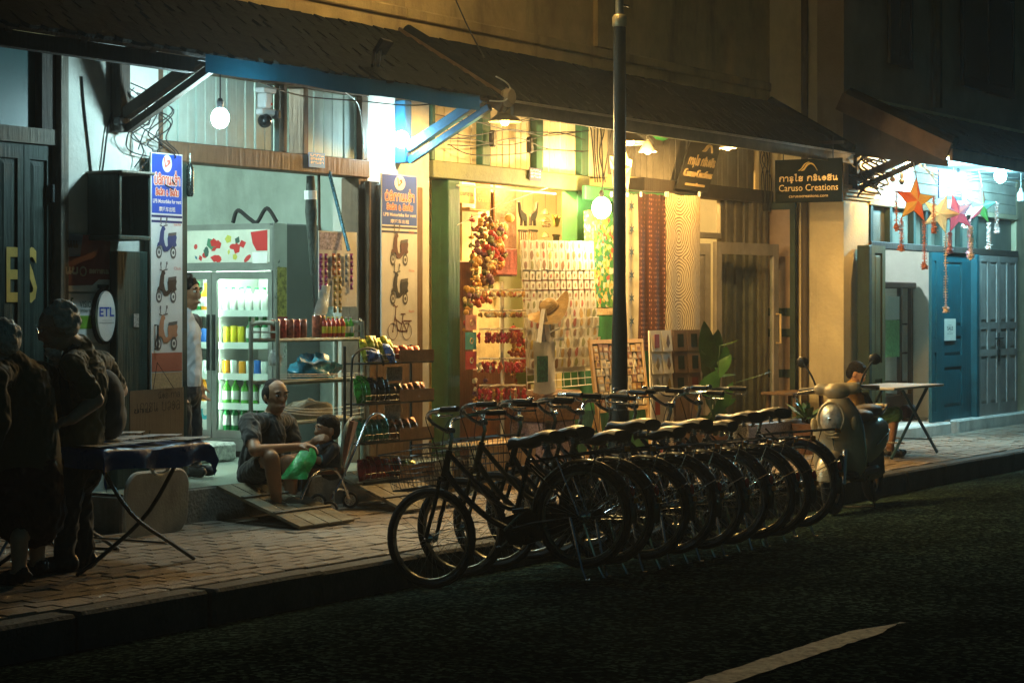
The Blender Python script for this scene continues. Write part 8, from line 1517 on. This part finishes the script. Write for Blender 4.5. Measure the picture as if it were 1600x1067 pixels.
# folding stool beside them
c = V((A(95, 850).x+.1, -1.2, zside(-1.2))); t = thing('folding_stool', 'low metal folding stool behind the standing people', 'stool', c)
for q in (-1, 1): part('leg', MB().tube([c+V((-.16, .14*q, 0.01)), c+V((.14, .14*q, .36))], .009, 6), chrome, t); part('leg', MB().tube([c+V((.16, .12*q, 0.01)), c+V((-.14, .12*q, .36))], .009, 6), chrome, t)
part('seat', MB().cbox(c.x-.17, c.y-.16, c.z+.36, c.x+.17, c.y+.16, c.z+.375), cloth('pack_dark', (.018, .024, .024)), t)
# boy by the right table
y = -1.42; A = lambda px, py, dy=0: at(px, py, y+dy); t = thing('person', 'boy in a yellow shirt and green shorts sitting beside the folding table', 'person', (A(1360, 700).x, y, zside(y))); B = Body(); f = (RT*.8+TC*.2+V((0, 0, -.45))).normalized(); hc = A(1338, 584); head(B, t, hc, f, .93, hair_k, 'short'); fl = V((f.x, f.y, 0)).normalized(); nk = A(1331, 603); B.cap(hc-V((0, 0, .05)), nk, .042, .045, 0); ch, pv = A(1331, 622), A(1338, 652); B.cap(nk, ch, .06, .11, 1); B.cap(ch, pv, .115, .12, 1); sd_ = V((0, 0, 1)).cross(fl).normalized()
for q in (-1, 1):
    s_ = nk+sd_*.13*q-V((0, 0, .06)); e_ = s_+fl*.06-V((0, 0, .20)); w_ = e_+fl*.2+V((0, 0, .03)); B.cap(nk-V((0, 0, .03)), s_, .05, .055, 1); B.cap(s_, s_.lerp(e_, .6), .055, .05, 1); B.cap(s_.lerp(e_, .5), e_, .036, .033, 0); B.cap(e_, w_, .033, .024, 0); hand(B, w_, fl+V((0, 0, .2)), (0, 0, 1), .8, .5, 0, q); h_ = pv+sd_*.08*q; k_ = h_+fl*.38+V((0, 0, .03)); a_ = k_+fl*(-.05)+V((0, 0, -.36)); a_.z = max(a_.z, zside(y)+.07); B.cap(h_, k_, .085, .075, 2); B.cap(k_, a_, .05, .033, 0); shoe(B, a_, fl, 3, .85)
B.build('body', [skin, cloth('yellow', (.45, .25, .04)), cloth('green_shorts', (.06, .16, .05)), black], t, .0075, 4, folds=.012)
c = V((pv.x, pv.y, zside(y))); t = thing('low_stool', 'low plastic stool under the boy', 'stool', c); part('seat', MB().cbox(c.x-.16, c.y-.16, pv.z-.15, c.x+.16, c.y+.16, pv.z-.12), M('stool_red', (.2, .03, .03), .4), t)
for q in (-1, 1):
    for s_ in (-1, 1): part('leg', MB().beam((c.x+.12*q, c.y+.12*s_, pv.z-.151), (c.x+.15*q, c.y+.15*s_, c.z), .035, .035), M('stool_red', (.2, .03, .03)), t)
p = t.location+V((.0, 0, 0)); q0 = A(1352, 622)+fl*.02; solo('phone', MB().fbox(frame(q0, fl, V((0, 0, 1))-fl*.5), -.035, -.07, 0, .035, .07, .009), black, 'dark phone held by the sitting boy', 'phone')
hz = bpy.data.materials.new('glow_haze'); hz.use_nodes = True; N = hz.node_tree.nodes; N.remove(N['Principled BSDF']); pv_ = N.new('ShaderNodeVolumePrincipled'); pv_.inputs['Color'].default_value = (.85, .95, 1, 1); pv_.inputs['Density'].default_value = .0017; pv_.inputs['Anisotropy'].default_value = .76  # added air volume, stands in for lens glow around the bulbs
hz.node_tree.links.new(pv_.outputs[0], N['Material Output'].inputs['Volume'])
o = struct('glow_haze', MB().box(-32, -45, -1.2, 110, 8, 9), hz); o['kind'] = 'stuff'
scn.cycles.volume_bounces = 0
